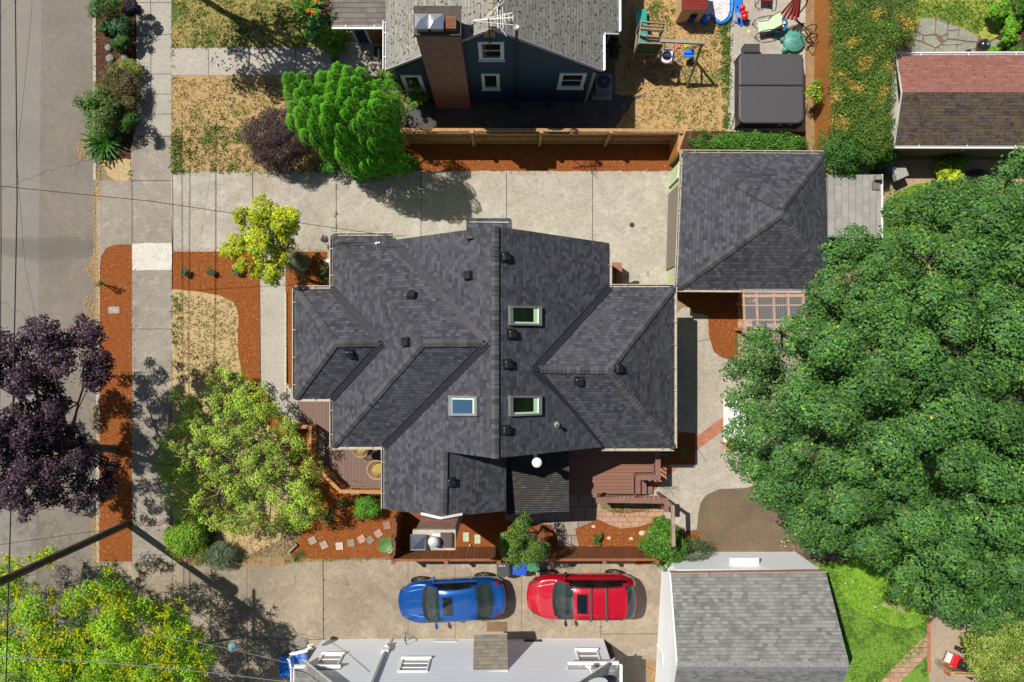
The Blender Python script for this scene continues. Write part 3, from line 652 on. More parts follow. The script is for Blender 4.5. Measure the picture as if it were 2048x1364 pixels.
tufts('green grass tufts along the neighbour patio and back lawn', [
    ([(1436, 40), (1462, 20), (1458, 262), (1448, 262), (1444, 100)], 230, 7), ([(1300, 0), (1350, 10), (1340, 60), (1290, 50)], 60, 6), ([(1290, 110), (1440, 80), (1440, 160), (1300, 170)], 90, 5),
    ([(1340, 160), (1430, 170), (1420, 250), (1300, 240)], 50, 5)], gpal)
tufts('short straw coloured dead grass over the dry lawns', [
    ([(343, 152), (640, 152), (640, 340), (343, 340)], 1500, 4), ([(344, 590), (470, 600), (475, 760), (344, 760)], 650, 4), ([(1260, 0), (1440, 0), (1440, 262), (1240, 262)], 1400, 4),
    ([(460, 1030), (600, 1030), (580, 1110), (470, 1120)], 350, 4), ([(345, 0), (590, 0), (590, 95), (345, 95)], 500, 4)], dpal, .1)
tufts('lush green lawn grass beside the white garage and in the far gardens', [
    ([(1660, 1120), (1850, 1230), (1850, 1300), (1760, 1364), (1700, 1364)], 1700, 4), ([(1830, 0), (1990, 0), (1960, 70), (1880, 40), (1830, 30)], 700, 4), ([(1770, 380), (1860, 366), (1850, 420), (1770, 420)], 200, 4)],
    [((.13, .26, .03), 3), ((.20, .34, .05), 2), ((.08, .18, .02), 1)], .1)
# ================================================================== building helpers
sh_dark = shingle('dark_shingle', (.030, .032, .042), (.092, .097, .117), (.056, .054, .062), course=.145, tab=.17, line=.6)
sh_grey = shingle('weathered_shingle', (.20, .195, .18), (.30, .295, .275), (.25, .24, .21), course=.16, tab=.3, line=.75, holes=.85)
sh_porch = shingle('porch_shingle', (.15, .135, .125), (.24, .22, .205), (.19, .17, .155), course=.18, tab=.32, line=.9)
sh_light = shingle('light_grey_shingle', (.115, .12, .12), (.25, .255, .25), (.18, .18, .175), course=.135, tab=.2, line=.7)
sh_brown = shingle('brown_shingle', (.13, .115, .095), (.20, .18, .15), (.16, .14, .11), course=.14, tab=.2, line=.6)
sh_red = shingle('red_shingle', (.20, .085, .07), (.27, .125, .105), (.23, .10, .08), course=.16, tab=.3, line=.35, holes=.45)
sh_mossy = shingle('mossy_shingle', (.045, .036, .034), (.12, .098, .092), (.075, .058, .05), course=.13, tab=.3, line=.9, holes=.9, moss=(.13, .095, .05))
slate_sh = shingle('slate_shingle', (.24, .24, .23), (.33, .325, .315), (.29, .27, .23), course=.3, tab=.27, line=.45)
gutterm = noisy('gutter_beige', (.40, .365, .30), .5, scale=6, amt=.5)
whitem = noisy('white_paint', (.80, .80, .80), .5, scale=4, amt=.15)
darkmetal = noisy('valley_metal', (.035, .035, .045), .45, .3, scale=5, amt=.4)
capm = [noisy('ridge_cap_shingle', (.055, .056, .064), .92, scale=16, amt=.3, bump=.2), noisy('ridge_cap_light', (.078, .079, .088), .92, scale=16, amt=.3, bump=.2), noisy('ridge_cap_dark', (.043, .044, .05), .92, scale=16, amt=.3, bump=.2)]
greenwall = lines_mat('green_siding', (.50, .60, .38), (.46, .56, .35), 'Z', .15, .07, (.25, .3, .18), .3)
blackplastic = noisy('black_plastic', (.018, .018, .02), .38, scale=10, amt=.3, spec=.5)
glass_dark = mat('window_glass', (.012, .016, .016), .04, spec=.9, coat=.5)
glass_blue = mat('skylight_glass', (.03, .07, .14), .05, spec=.9, coat=.5)
def plane_of(a, b, c):
    n = (b - a).cross(c - a); return (-n.x / n.z, -n.y / n.z, a.dot(n) / n.z)
def roof(parent, faces, ms, th=.13, name='roof', trim=None):
    """faces: lists of world points (one planar roof face each); solid slab with fascia on free edges"""
    b = MB(); edges = {}; faces = [([Vector(p) for p in (f[0] if isinstance(f, tuple) else f)], f[1] if isinstance(f, tuple) else 0) for f in faces]
    key = lambda v: (round(v.x, 2), round(v.y, 2), round(v.z, 2))
    for pts, mi in faces:
        n = Vector((0, 0, 0))
        for i in range(len(pts)): n += pts[i].cross(pts[(i + 1) % len(pts)])
        if n.z < 0: pts.reverse(); n = -n
        n.normalize(); e = Vector((0, 0, 1)).cross(n); e = Vector((1, 0, 0)) if e.length < 1e-3 else e.normalized(); up = n.cross(e)
        b.poly(pts, mi, [(p.dot(e) + 50, p.dot(up) + 50) for p in pts])
        b.poly([p - Vector((0, 0, th)) for p in reversed(pts)], len(ms) - 1)
        for i in range(len(pts)):
            p, q = pts[i], pts[(i + 1) % len(pts)]; edges.setdefault(tuple(sorted((key(p), key(q)))), []).append((p, q))
    dz = Vector((0, 0, th))
    for l in edges.values():
        if len(l) == 1:
            p, q = l[0]; b.poly([p - dz, q - dz, q, p], len(ms) - 1)
    return b.build(name, ms, parent)
def caps(parent, a, b_, wd=.26, step=.17, m=None, name='ridge_cap', fold=.5):
    """overlapping cap shingles along a ridge or hip from the low end a to the high end b_"""
    a = Vector(a); b_ = Vector(b_); d = (b_ - a); L = d.length; d.normalize(); sd = d.cross(Vector((0, 0, 1))).normalized(); up = sd.cross(d).normalized(); b = MB(); n = int(L / step)
    for i in range(n):
        p = a + d * (i * step); q = a + d * ((i + 1) * step + .03); h0 = .055; h1 = .025; w = wd / 2 * random.uniform(.96, 1.04); f = wd * fold * .5
        o = -up * 0
        vs = [p + sd * -w + up * (h0 - f), p + up * h0, p + sd * w + up * (h0 - f), q + sd * -w + up * (h1 - f), q + up * h1, q + sd * w + up * (h1 - f)]
        vs2 = [v - up * .02 for v in vs[:3]]
        b.add(vs + vs2, [(0, 1, 4, 3), (1, 2, 5, 4), (6, 7, 1, 0), (7, 8, 2, 1)], 0 if m else random.choice((0, 0, 1, 1, 2)))
    return b.build(name, m or capm, parent)
def valley(parent, a, b_, wd=.17):
    a = Vector(a) + Vector((0, 0, .02)); b_ = Vector(b_) + Vector((0, 0, .02)); d = (b_ - a).normalized(); sd = d.cross(Vector((0, 0, 1))).normalized(); m = MB()
    for s in (-1, 1):
        m.beam(a + sd * wd * .36 * s + Vector((0, 0, .045)), b_ + sd * wd * .36 * s + Vector((0, 0, .045)), wd * .55, .02)
        m.beam(a + sd * wd * .7 * s + Vector((0, 0, .075)), b_ + sd * wd * .7 * s + Vector((0, 0, .075)), .03, .04)
    m.beam(a + Vector((0, 0, .05)), b_ + Vector((0, 0, .05)), .03, .04)
    return m.build('valley_flashing', darkmetal, parent)
def gutter(parent, pts, m=None, out=None, w=.10, name='gutter', inner=True, brackets=.9, closed=False):
    """open trough following the eave, with strap hangers"""
    m = m or gutterm; b = MB(); pts = [Vector(p) for p in pts]
    for i in range(len(pts) - 1):
        p, q = pts[i], pts[i + 1]; d = (q - p).normalized(); s = Vector((d.y, -d.x, 0)); s.normalize()
        if out is not None and s.dot(Vector(out[i])) < 0: s = -s
        z = Vector((0, 0, 1)); dn = z * -.09
        b.beam(p + s * w + z * -.04, q + s * w + z * -.04, .022, .11); b.beam(p + s * w / 2 + dn, q + s * w / 2 + dn, w, .012)
        b.beam(p + s * w + z * .012, q + s * w + z * .012, .032, .012)
        L = (q - p).length; n = max(1, int(L / brackets))
        for j in range(n):
            c = p + d * (L * (j + .5) / n); b.beam(c - s * .03 + z * .012, c + s * w + z * .012, .025, .008)
    return b.build(name, m, parent)
def vent(parent, p, nrm, rz, cast=True):
    """square static roof vent, tilted with the slope"""
    b = MB(); R = Vector((0, 0, 1)).rotation_difference(Vector(nrm)).to_matrix().to_4x4()
    b.M = Matrix.Translation(p) @ R @ Matrix.Rotation(rz, 4, 'Z')
    b.box((0, 0, .02), (.36, .36, .03)); b.rev((0, 0, .02), [(.15, 0), (.15, .06)], 4, rz=math.pi / 4, smooth=False)
    pr = smooth_poly([(-.15, -.13), (0, -.15), (.15, -.14), (.155, 0), (.15, .14), (0, .15), (-.15, .13), (-.155, 0)], 3)
    vs = [(x, y, .07) for x, y in pr] + [(x, y, .13) for x, y in pr] + [(x * .8, y * .8, .165) for x, y in pr]; n = len(pr)
    fs = [(i, (i + 1) % n, n + (i + 1) % n, n + i) for i in range(n)] + [(n + i, n + (i + 1) % n, 2 * n + (i + 1) % n, 2 * n + i) for i in range(n)]
    b.add(vs, fs, 0, smooth=True); b.add(vs, [tuple(range(2 * n, 3 * n)), tuple(range(n - 1, -1, -1))])
    b.box((0, .12, .19), (.06, .05, .05)); b.M = None
    return b.build('roof_vent', blackplastic, parent)
def window(parent, c, right, up, w, h, fr=.09, dep=.05, frm=None, glass=None, mull=(0, 1), slats=0, name='window', lab=None):
    """window on a wall: frame, sill, glass, muntins; right/up are unit vectors in the wall, outward = right x up"""
    c = Vector(c); r = Vector(right).normalized(); u = Vector(up).normalized(); o = r.cross(u); b = MB(); frm = frm or whitem
    def bar(a0, a1, b0, b1, d0, d1):
        vs = [c + r * x + u * y + o * z for x, y, z in ((a0, b0, d0), (a1, b0, d0), (a1, b1, d0), (a0, b1, d0), (a0, b0, d1), (a1, b0, d1), (a1, b1, d1), (a0, b1, d1))]
        b.add(vs, [(0, 3, 2, 1), (4, 5, 6, 7), (0, 1, 5, 4), (1, 2, 6, 5), (2, 3, 7, 6), (3, 0, 4, 7)])
    W, Hh = w / 2, h / 2
    bar(-W, -W + fr, -Hh, Hh, -.02, dep); bar(W - fr, W, -Hh, Hh, -.02, dep); bar(-W + fr, W - fr, Hh - fr, Hh, -.02, dep); bar(-W + fr, W - fr, -Hh, -Hh + fr, -.02, dep)
    for i in range(1, mull[1] + 1): y = -Hh + h * i / (mull[1] + 1); bar(-W + fr, W - fr, y - .02, y + .02, -.02, dep * .6)
    for i in range(1, mull[0] + 1): x = -W + w * i / (mull[0] + 1); bar(x - .02, x + .02, -Hh + fr, Hh - fr, -.02, dep * .6)
    f = b.build(name, frm, parent)
    if lab: f['label'] = lab
    b = MB(); b.poly([c + r * x + u * y + o * .006 for x, y in ((-W + fr * .8, -Hh + fr * .8), (W - fr * .8, -Hh + fr * .8), (W - fr * .8, Hh - fr * .8), (-W + fr * .8, Hh - fr * .8))])
    b.build('glass', glass or glass_dark, f)
    b = MB(); b.beam(c - r * (W + .03) - u * (Hh + .03) + o * .05, c + r * (W + .03) - u * (Hh + .03) + o * .05, .05, .11, up=o); b.build('sill', frm, f)
    return f
def skylight(parent, px, slope, glassm, lean):
    """raised curb skylight; px = its four outer corners in the photo, slope = plane of the roof"""
    c = [PL(x, y, *slope) for x, y in px]; n = Vector((-slope[0], -slope[1], 1)).normalized(); b = MB(); up = n * .20
    ctr = sum(c, Vector()) / 4
    c = [ctr + (p - ctr) * .97 - up * .4 for p in c]
    inn = [ctr + (p - ctr) * .80 - up * .4 + up for p in c]; inn = [ctr + (p - (ctr - up * .4)) * .80 + up * .55 for p in c]; out = [p + up for p in c]
    b.add(c + out, [(0, 1, 5, 4), (1, 2, 6, 5), (2, 3, 7, 6), (3, 0, 4, 7)]); b.add(out + inn, [(0, 1, 5, 4), (1, 2, 6, 5), (2, 3, 7, 6), (3, 0, 4, 7)])
    s = thing('skylight', None, None, ORG[parent.name]); s.parent = parent; s.location = (0, 0, 0)
    b.build('frame', noisy('grey_metal', (.30, .31, .33), .4, .5, scale=3), s)
    well = [p - up * 2.2 for p in inn]; b = MB(); b.add(inn + well, [(1, 0, 4, 5), (2, 1, 5, 6), (3, 2, 6, 7), (0, 3, 7, 4)]); 
    b = MB(); gl = [p - up * .25 for p in inn]; b.poly(gl); b.poly(list(reversed([p - up * .06 for p in gl]))); b.build('glass', glassm, s)
    b = MB(); e = [p - up * .02 for p in inn]; g2 = [p - up * .24 for p in inn]
    ins = [ctr + (p - ctr) * .62 + up * .30 for p in c]
    b.add(e + [ctr + (p - ctr) * .97 for p in g2], [(1, 0, 4, 5), (2, 1, 5, 6), (3, 2, 6, 7), (0, 3, 7, 4)])
    mnx = lean
    b.add([inn[1] - up * .23, inn[2] - up * .23, inn[2].lerp(inn[3], mnx) - up * .23, inn[1].lerp(inn[0], mnx) - up * .23], [(0, 1, 2, 3)])
    b.add([inn[2] - up * .22, inn[3] - up * .22, inn[3].lerp(inn[0], .1) - up * .22, inn[2].lerp(inn[1], .1) - up * .22], [(0, 1, 2, 3)])
    b.build('light_well_lining', mat('pale_green_lining', (.50, .66, .50), .7), s)
    return s
# ================================================================== the dark-roofed house in the middle
ze, zr, sl = 3.2, 6.44, .73
xr = P(990, 600, zr).x
MW = (sl, 0, zr - sl * xr); ME = (-sl, 0, zr + sl * xr)
house = thing('house', 'dark charcoal shingle house with three skylights, in the middle between the two driveways', 'house', (0, 0, 0))
N0 = PL(990, 452, *MW); S0 = PL(990, 917, *MW); V1 = PL(785, 480, *MW); V2 = PL(974, 686, *MW); V4 = PL(768, 893, *MW)
W5 = PL(768, 1018, *MW); Lr = PL(888, 903, *MW); Ls = PL(886, 1034, *MW); Lr0 = PL(888, 870, *MW)
E1 = PL(1218, 486, *ME); E2 = PL(1218, 574, *ME); E3 = PL(1069, 738, *ME); E4 = PL(1205, 894, *ME)
zw = V2.z; A1 = P(665, 471, ze); A2 = P(785, 471, ze); A3 = P(846, 686, zw); A4 = P(665, 893, ze)
WH = plane_of(A1, A3, A4); T = PL(765, 686, *WH); B1 = P(590, 577, ze); B2 = P(664, 577, ze); B3 = P(670, 687, T.z); B4 = P(590, 797, ze); B5 = P(664, 797, ze)
zE = E3.z; C1 = P(1219, 574, ze); C2 = P(1348, 574, ze); C3 = P(1217, 741, zE); C4 = P(1348, 896, ze); C5 = P(1203, 896, ze)
L1 = P(1012, 1022, 3.45); L0 = P(1012, 915, 3.45)
roof(house, [[N0, V1, V2, V4, W5, Ls, Lr, S0], [N0, E1, E2, E3, E4, S0], [A1, A2, V1, V2, A3], [A1, A3, A4], [A4, A3, V2, V4],
             [B1, B2, T, B3], [B1, B3, B4], [B4, B3, T, B5], [C1, C2, C3, E3], [C2, C4, C3], [C4, C5, E3, C3], [Lr0, Ls, L1, L0]], [sh_dark, gutterm])
for a, b_ in ((S0, N0), (A1, A3), (A4, A3), (A3, V2), (B1, B3), (B4, B3), (B3, T), (C2, C3), (C4, C3), (C3, E3), (Ls, Lr)):
    caps(house, a, b_, .27)
for a, b_ in ((V1, V2), (V4, V2), (B2, T), (B5, T), (C1, E3), (C5, E3)): valley(house, a, b_)
gutter(house, [A1, A2], out=[(0, 1, 0)])
gutter(house, [A1, P(665, 577, ze)], out=[(-1, 0, 0)])
for q, o_ in (([B1, B2], (0, 1, 0)), ([B1, B4], (-1, 0, 0)), ([B4, B5], (0, -1, 0)), ([P(665, 797, ze), A4], (-1, 0, 0)), ([A4, V4], (0, -1, 0)), ([V4, W5], (-1, 0, 0)),
              ([E1, E2], (1, 0, 0)), ([C1, C2], (0, 1, 0)), ([C2, C4], (1, 0, 0)), ([C4, C5], (0, -1, 0))): gutter(house, q, out=[o_])
wb = MB(); ins = .42
def rect(x0, x1, y0, y1, z1, b): b.bb(x0, x1, y0, y1, 0, z1)
def yz(py, z): return P(0, py, z).y
def xz(px, z): return P(px, 0, z).x
rect(A1.x + ins, xr, A4.y + ins, A1.y - ins, ze - .12, wb); rect(B1.x + ins, A1.x + ins + .1, B4.y + ins, B1.y - ins, ze - .15, wb)
rect(W5.x + ins, -xr + 3.6, S0.y + .35, N0.y - .35, ze - .10, wb); rect(0, C2.x - ins, C4.y + ins, C1.y - ins, ze - .13, wb)
rect(W5.x + ins + .02, L1.x - .3, W5.y + .35, 0, ze - .11, wb)
for y in (N0.y - .35, S0.y + .35):
    s = .02 if y > 0 else -.02
    wb.add([(W5.x + ins, y + s, ze - .15), (xr, y + s, zr - .2), (E1.x - ins, y + s, ze - .15), (W5.x + ins, y - s * 6, ze - .15), (xr, y - s * 6, zr - .2), (E1.x - ins, y - s * 6, ze - .15)], [(0, 1, 2), (5, 4, 3), (0, 3, 4, 1), (1, 4, 5, 2)])
y = W5.y + .33; wb.add([(W5.x + ins, y, ze - .15), (Ls.x, y, Ls.z - .2), (L1.x - .3, y, ze - .15), (W5.x + ins, y + .1, ze - .15), (Ls.x, y + .1, Ls.z - .2), (L1.x - .3, y + .1, ze - .15)], [(0, 2, 1), (3, 4, 5), (0, 1, 4, 3), (1, 2, 5, 4)])
wb.build('wall', greenwall, house)
# roof vents
nW = Vector((-sl, 0, 1)).normalized(); nE = Vector((sl, 0, 1)).normalized()
pA = plane_of(A1, A2, A3); pW = WH; pC = plane_of(C2, C4, C3); pCS = plane_of(C4, C5, E3); pB = plane_of(B4, B5, T)
nrm = lambda p: Vector((-p[0], -p[1], 1)).normalized()
for px, py, pl, rz in ((938, 551, MW, .1), (823, 592, pA, -.05), (814, 684, pW, .05), (700, 705, pB, -.1), (1009, 514, ME, .15), (1022, 668, ME, .1), (1014, 728, ME, .1),
                       (1010, 860, ME, 0.), (1235, 737, pC, .1), (1158, 760, pCS, 0.), (900, 964, None, 0.)):
    if pl is None: pl = plane_of(Lr0, Ls, L1)
    vent(house, PL(px, py, *pl), nrm(pl), rz)
skylight(house, [(1015, 611), (1081, 612), (1081, 652), (1016, 651)], ME, mat('dark_skylight_glass', (.008, .014, .006), .05, spec=.8), .18)
skylight(house, [(1015, 790), (1081, 791), (1081, 830), (1016, 833)], ME, MATS['dark_skylight_glass'], .18)
skylight(house, [(900, 832), (900, 790), (959, 791), (959, 832)][0:4], MW, glass_blue, .12)
b = MB(); p = PL(1113, 849, *ME); b.cyl(p - Vector((0, 0, .1)), p + Vector((0, 0, .38)), .055, n=12); b.cyl(p + Vector((0, 0, .37)), p + Vector((0, 0, .40)), .075, .06, n=12); b.rev(p, [(.13, .02), (.07, .1)], 14)
b.cyl(p + Vector((0, 0, .39)), p + Vector((0, 0, .405)), .045, n=12, mi=1); b.build('plumbing_vent_pipe', [noisy('galvanised', (.42, .42, .42), .45, .6), mat('black_hole', (.005, .005, .005), .9)], house)
b = MB(); p = PL(756, 487, *pA); b.box(p + Vector((0, 0, .08)), (.18, .06, .12), .2); b.box(p + Vector((.05, -.05, .05)), (.05, .18, .05), .5); b.cyl(p, p + Vector((0, 0, .3)), .02)
b.build('service_bracket', [MATS['galvanised']], house)
b = MB(); b.tube([PL(664, 493, *pA) + Vector((0, 0, .05)), PL(676, 486, *pA) + Vector((0, 0, .05)), PL(782, 486, *pA) + Vector((0, 0, .05))], .012); b.build('service_cable', mat('black_cable', (.01, .01, .01), .6), house)
# north chimney chase under shingled cap
b = MB(); x0, x1 = P(932, 450, 5.9).x, P(1024, 450, 5.9).x; ym = N0.y
sd = smooth_poly([(x0, ym - .25), (x0, ym + .40), (x1, ym + .40), (x1, ym - .25)], 1)
b.prism([(x0 + .12, ym - .3), (x0 + .12, ym + .28), (x1 - .12, ym + .28), (x1 - .12, ym - .3)], 0, 5.75, 1)
top = [Vector((x0, ym - .35, 5.95)), Vector((x0, ym + .34, 5.72)), Vector((x0 + .08, ym + .42, 5.70)), Vector((x1 - .08, ym + .42, 5.70)), Vector((x1, ym + .34, 5.72)), Vector((x1, ym - .35, 5.95))]
b.poly(top[::-1], 0, [(p.x + 50, p.y + 50) for p in top[::-1]]); b.poly([p - Vector((0, 0, .12)) for p in top], 2)
for i in range(5): b.poly([top[i], top[i + 1], top[i + 1] - Vector((0, 0, .12)), top[i] - Vector((0, 0, .12))][::-1], 2)
b.build('north_chase', [sh_dark, greenwall, gutterm], house)
# brick chimney at the south gable
brick_red = brick_mat('chimney_brick', (.30, .10, .062), (.20, .065, .045), (.34, .28, .24), .2, .085, ms=.012)
mortar = noisy('mortar_crown', (.42, .38, .31), .9, scale=5, amt=.6)
silver = mat('polished_steel', (.62, .64, .68), .22, 1.0)
ch = MB(); ch.prism([(-3.15, -6.68), (-1.82, -6.68), (-1.82, -6.12), (-3.15, -6.12)], 0, 6.62); c = ch.build('chimney', brick_red, house)
b = MB(); b.bb(-3.21, -1.76, -6.74, -6.06, 6.62, 6.78); b.bb(-3.05, -1.9, -6.66, -6.12, 6.78, 6.82); b.build('chimney_crown', mortar, c)
b = MB(); cx, cy = P(836, 1085, 7.05).x, P(836, 1085, 7.05).y
for dx in (-.2, .2):
    for dy in (-.2, .2): b.beam((cx + dx, cy + dy, 6.8), (cx + dx, cy + dy, 7.03), .02, .02)
b.add([(cx - .27, cy - .27, 7.02), (cx + .27, cy - .27, 7.02), (cx + .27, cy + .27, 7.02), (cx - .27, cy + .27, 7.02), (cx - .21, cy - .21, 7.09), (cx + .21, cy - .21, 7.09), (cx + .21, cy + .21, 7.09), (cx - .21, cy + .21, 7.09), (cx, cy, 7.105)],
      [(0, 1, 5, 4), (1, 2, 6, 5), (2, 3, 7, 6), (3, 0, 4, 7), (4, 5, 8), (5, 6, 8), (6, 7, 8), (7, 4, 8), (3, 2, 1, 0)]); b.build('square_flue_cap', silver, c)
b = MB(); q = P(876, 1080, 6.86); b.box((q.x, q.y + .02, 6.85), (.36, .42, .06)); q2 = P(866, 1086, 7.3); b.cyl((q2.x + .05, q2.y + .05, 6.84), (q2.x, q2.y, 7.12), .075); b.rev((q2.x, q2.y, 7.12), [(.10, 0), (.19, .02), (.18, .08), (.12, .14), (.001, .16)], 22)
b.build('round_flue_cap', mat('brushed_zinc', (.7, .71, .73), .45, .4), c)
b = MB(); q = P(893, 1080, 6.86); b.bb(q.x - .2, q.x + .2, q.y - .24, q.y + .24, 6.80, 6.92); b.bb(q.x - .16, q.x + .16, q.y - .2, q.y + .2, 6.92, 6.935); b.build('brown_flue_cap', noisy('brown_metal', (.085, .06, .055), .7), c)
b = MB(); a_ = P(843, 1027, 4.75); m_ = P(882, 1036, 5.2); e_ = P(924, 1028, 4.75); b.beam(a_, m_, .08, .08); b.beam(m_, e_, .08, .08); b.build('verge_trim', whitem, house)
# corrugated lean-to roof and its post
corr = mat('corrugated_sheet', (.05, .05, .06), .3, .0, .6); k = N(corr); s_ = k.sep(k.pos())[1]
st = k.math('ABSOLUTE', k.math('SUBTRACT', k.math('FRACT', k.math('DIVIDE', s_, .075)), .5))
c0 = k.mix(k.ramp(st, [(.12, 0.), (.42, 1.)]), (.022, .027, .036), (.115, .105, .095)); dp = k.noise(k.pos(), 2.6, 5, .8)
mp = k.n('Mapping'); mp.inputs['Scale'].default_value = (8, 60, 8); k.l(k.pos(), mp.inputs[0])
c0 = k.mix(k.math('MULTIPLY', k.ramp(st, [(.32, 0.), (.45, 1.)]), k.ramp(k.noise(mp.outputs[0], .5, 3, .6), [(.5, 0.), (.66, .8)])), c0, (.36, .29, .20)); k.color(c0)
b = MB(); q = [P(1013, 914, 3.1), P(1138, 900, 3.1), P(1138, 1024, 2.75), P(1013, 1030, 2.75)]; n = 70; vs = []
for i in range(n * 2 + 1):
    t = i / (n * 2); zz = .018 if i % 2 else -.018
    for a_, b_ in ((q[0], q[3]), (q[1], q[2])): v = a_.lerp(b_, t); vs.append((v.x, v.y, v.z + zz))
b.add(vs, [(2 * i, 2 * i + 2, 2 * i + 3, 2 * i + 1) for i in range(n * 2)], 0)
b.add([(v[0], v[1], v[2] - .03) for v in vs], [(2 * i + 1, 2 * i + 3, 2 * i + 2, 2 * i) for i in range(n * 2)], 0)
lt = thing('patio_cover', 'dark corrugated lean-to roof over the back patio, beside the reddish deck', 'patio cover', P(1075, 960, 0)); b.build('corrugated_roof', corr, lt)
redwood = noisy('weathered_wood', (.27, .17, .115), .85, scale=7, amt=.5)
for px in (1100, 1026): 
    p = P(px, 1034, 0); p = Vector((P(px, 1022, 2.7).x, P(px, 1022, 2.7).y, 0)); b = MB(); b.bb(p.x - .05, p.x + .05, p.y - .05, p.y + .05, 0, 2.68); b.build('post', redwood, lt)
b = MB(); b.beam(P(1013, 1024, 2.66), P(1138, 1019, 2.66), .05, .14); b.beam(P(1135, 905, 3.0), P(1135, 1020, 2.66), .05, .12); b.build('rafter', redwood, lt)
# white flue pipe standing through the lean-to
b = MB(); p = PL(1069, 903, *ME); p = P(1069, 906, 3.0); b.cyl((p.x, p.y, 2.9), (p.x, p.y, 5.2), .07, n=14)
b.cyl((p.x, p.y, 4.8), (p.x, p.y, 5.3), .10, n=14); 
for i in range(4): b.cyl((p.x, p.y, 4.82 + i * .1), (p.x, p.y, 4.85 + i * .1), .12, n=14)
b.rev((p.x, p.y, 5.28), [(.17, 0), (.185, .05), (.15, .1), (.001, .13)], 22)
b.build('flue_pipe', mat('white_enamel', (.82, .82, .82), .4), house)
# ================================================================== detached garage (dark hip roof)
g = thing('garage', 'detached garage with dark hip roof and pale green walls, ending the north driveway', 'garage', P(1505, 440, 0))
zg = 2.6; g1 = P(1366, 305, zg); g2 = P(1648, 307, zg); g3 = P(1658, 580, zg); g4 = P(1354, 578, zg); ap = P(1563, 416, 4.5); ap2 = P(1568, 424, 4.5)
roof(g, [[g1, g2, ap], [g2, g3, ap2, ap], [g3, g4, ap2], [g4, g1, ap, ap2]], [sh_dark, gutterm])
for a_, b_ in ((g1, ap), (g2, ap), (g3, ap2), (g4, ap2)): caps(g, a_, b_, .28)
gutter(g, [g1, g4], out=[(-1, 0, 0)]); gutter(g, [g4, g3], out=[(0, -1, 0)]); gutter(g, [g1, g2], out=[(0, 1, 0)])
b = MB(); b.prism([(g1.x + .12, g1.y - .2), (g2.x - .2, g1.y - .2), (g3.x - .2, g4.y + .1), (g4.x + .2, g4.y + .1)], 0, 2.5); b.build('wall', greenwall, g)
b = MB(); doorm = lines_mat('garage_door', (.20, .18, .15), (.25, .22, .18), 'Z', .5, .04, (.05, .04, .03), .3)
wx0, wx1 = g1.x + .1, g4.x + .18; ya, yb_ = yz(372, 1.3), yz(532, 1.3)
f_ = lambda y: wx0 + (wx1 - wx0) * (g1.y - y) / (g1.y - g4.y) - .06
b.prism([(f_(ya), ya), (f_(yb_), yb_), (f_(yb_) + .1, yb_), (f_(ya) + .1, ya)], 0, 2.15); b.build('garage_door', doorm, g)
# green gate panels at both ends of the garage front
def panel(label, a, b_, h, th=.08, m=None, name='gate_panel', cap_=True, cat='gate'):
    t = thing(name, label, cat, (a.x, a.y, 0)); d = (b_ - a); d.z = 0; q = MB(); n = max(2, int(d.length / .12)); d.normalize(); L = (b_ - a).length
    for i in range(n):
        p = a + d * (L * (i + .5) / n); q.box((p.x, p.y, h / 2), (L / n - .006, th * .5, h), math.atan2(d.y, d.x))
    q.build('board', m or mat('pale_green_paint', (.52, .62, .40), .6), t); q = MB()
    q.beam(a + Vector((0, 0, h + .02)), b_ + Vector((0, 0, h + .02)), th * 1.3, .05); q.build('cap_rail', m or MATS['pale_green_paint'], t); return t
panel('pale green gate panel between the cedar fence and the garage door', P(1337, 376, 0), P(1340, 345, 0), 1.7)
panel('pale green gate panel between the garage and the corner of the middle house', P(1334, 543, 0), P(1335, 572, 0), 1.75)
# ================================================================== navy house to the north
navy = lines_mat('navy_siding', (.022, .048, .095), (.026, .055, .105), 'Z', .13, .06, (.01, .02, .04), .3)
nh = thing('house', 'navy blue house with weathered grey shingle gable roof and a tall brick chimney', 'house', (-.5, 14, 0))
zE_, zR_ = 3.4, 6.9; yw = 11.02
wl = PY(771, 138, P(771, 138, zE_).y); yG = P(771, 138, zE_).y; xW = P(771, 138, zE_).x; xE = P(1205, 138, zE_).x; xR = P(985, 52, zR_).x
slw = (zR_ - zE_) / (xR - xW); sle = (zR_ - zE_) / (xE - xR); yN = 26
zx = lambda x: zR_ - sle * (x - xR)
xE2 = 4.45; yJ = P(1205, 65, zE_).y
gW = [Vector((xW, yG, zE_)), Vector((xR, yG, zR_)), Vector((xR, yN, zR_)), Vector((xW, yN, zE_))]
gE = [Vector((xR, yG, zR_)), Vector((xE, yG, zE_)), Vector((xE, yJ - .05, zE_)), Vector((xE2, yJ + .35, zx(xE2))), Vector((xE2, yN, zx(xE2))), Vector((xR, yN, zR_))]
roof(nh, [gW, gE], [sh_grey, mat('grey_trim', (.30, .31, .33), .6)], .12)
yP = P(700, 51, 3.0).y; xP0 = P(663, 51, 3.0).x; xP1 = P(772, 51, 3.0).x
pr = [Vector((xP0, yP, 3.0)), Vector((xP1 + .1, yP, 3.0)), Vector((xP1 + .95, yP + 2.6, 4.1)), Vector((xP0, yP + 2.6, 4.1))]
roof(nh, [pr, [Vector((xP0, yP + 5.2, 3.0)), Vector((xP1 + .1, yP + 5.2, 3.0)), Vector((xP1 + .95, yP + 2.6, 4.1)), Vector((xP0, yP + 2.6, 4.1))]], [sh_porch, whitem], .14, name='porch_roof')
caps(nh, gW[1], gW[2], .34, .2, noisy('old_cap', (.26, .235, .17), .9, scale=9, amt=.7))
gutter(nh, [pr[0], pr[1]], whitem, out=[(0, -1, 0)], w=.12); gutter(nh, [Vector((xW, yG, zE_)), Vector((xW, yP, zE_))], whitem, out=[(-1, 0, 0)], w=.1)
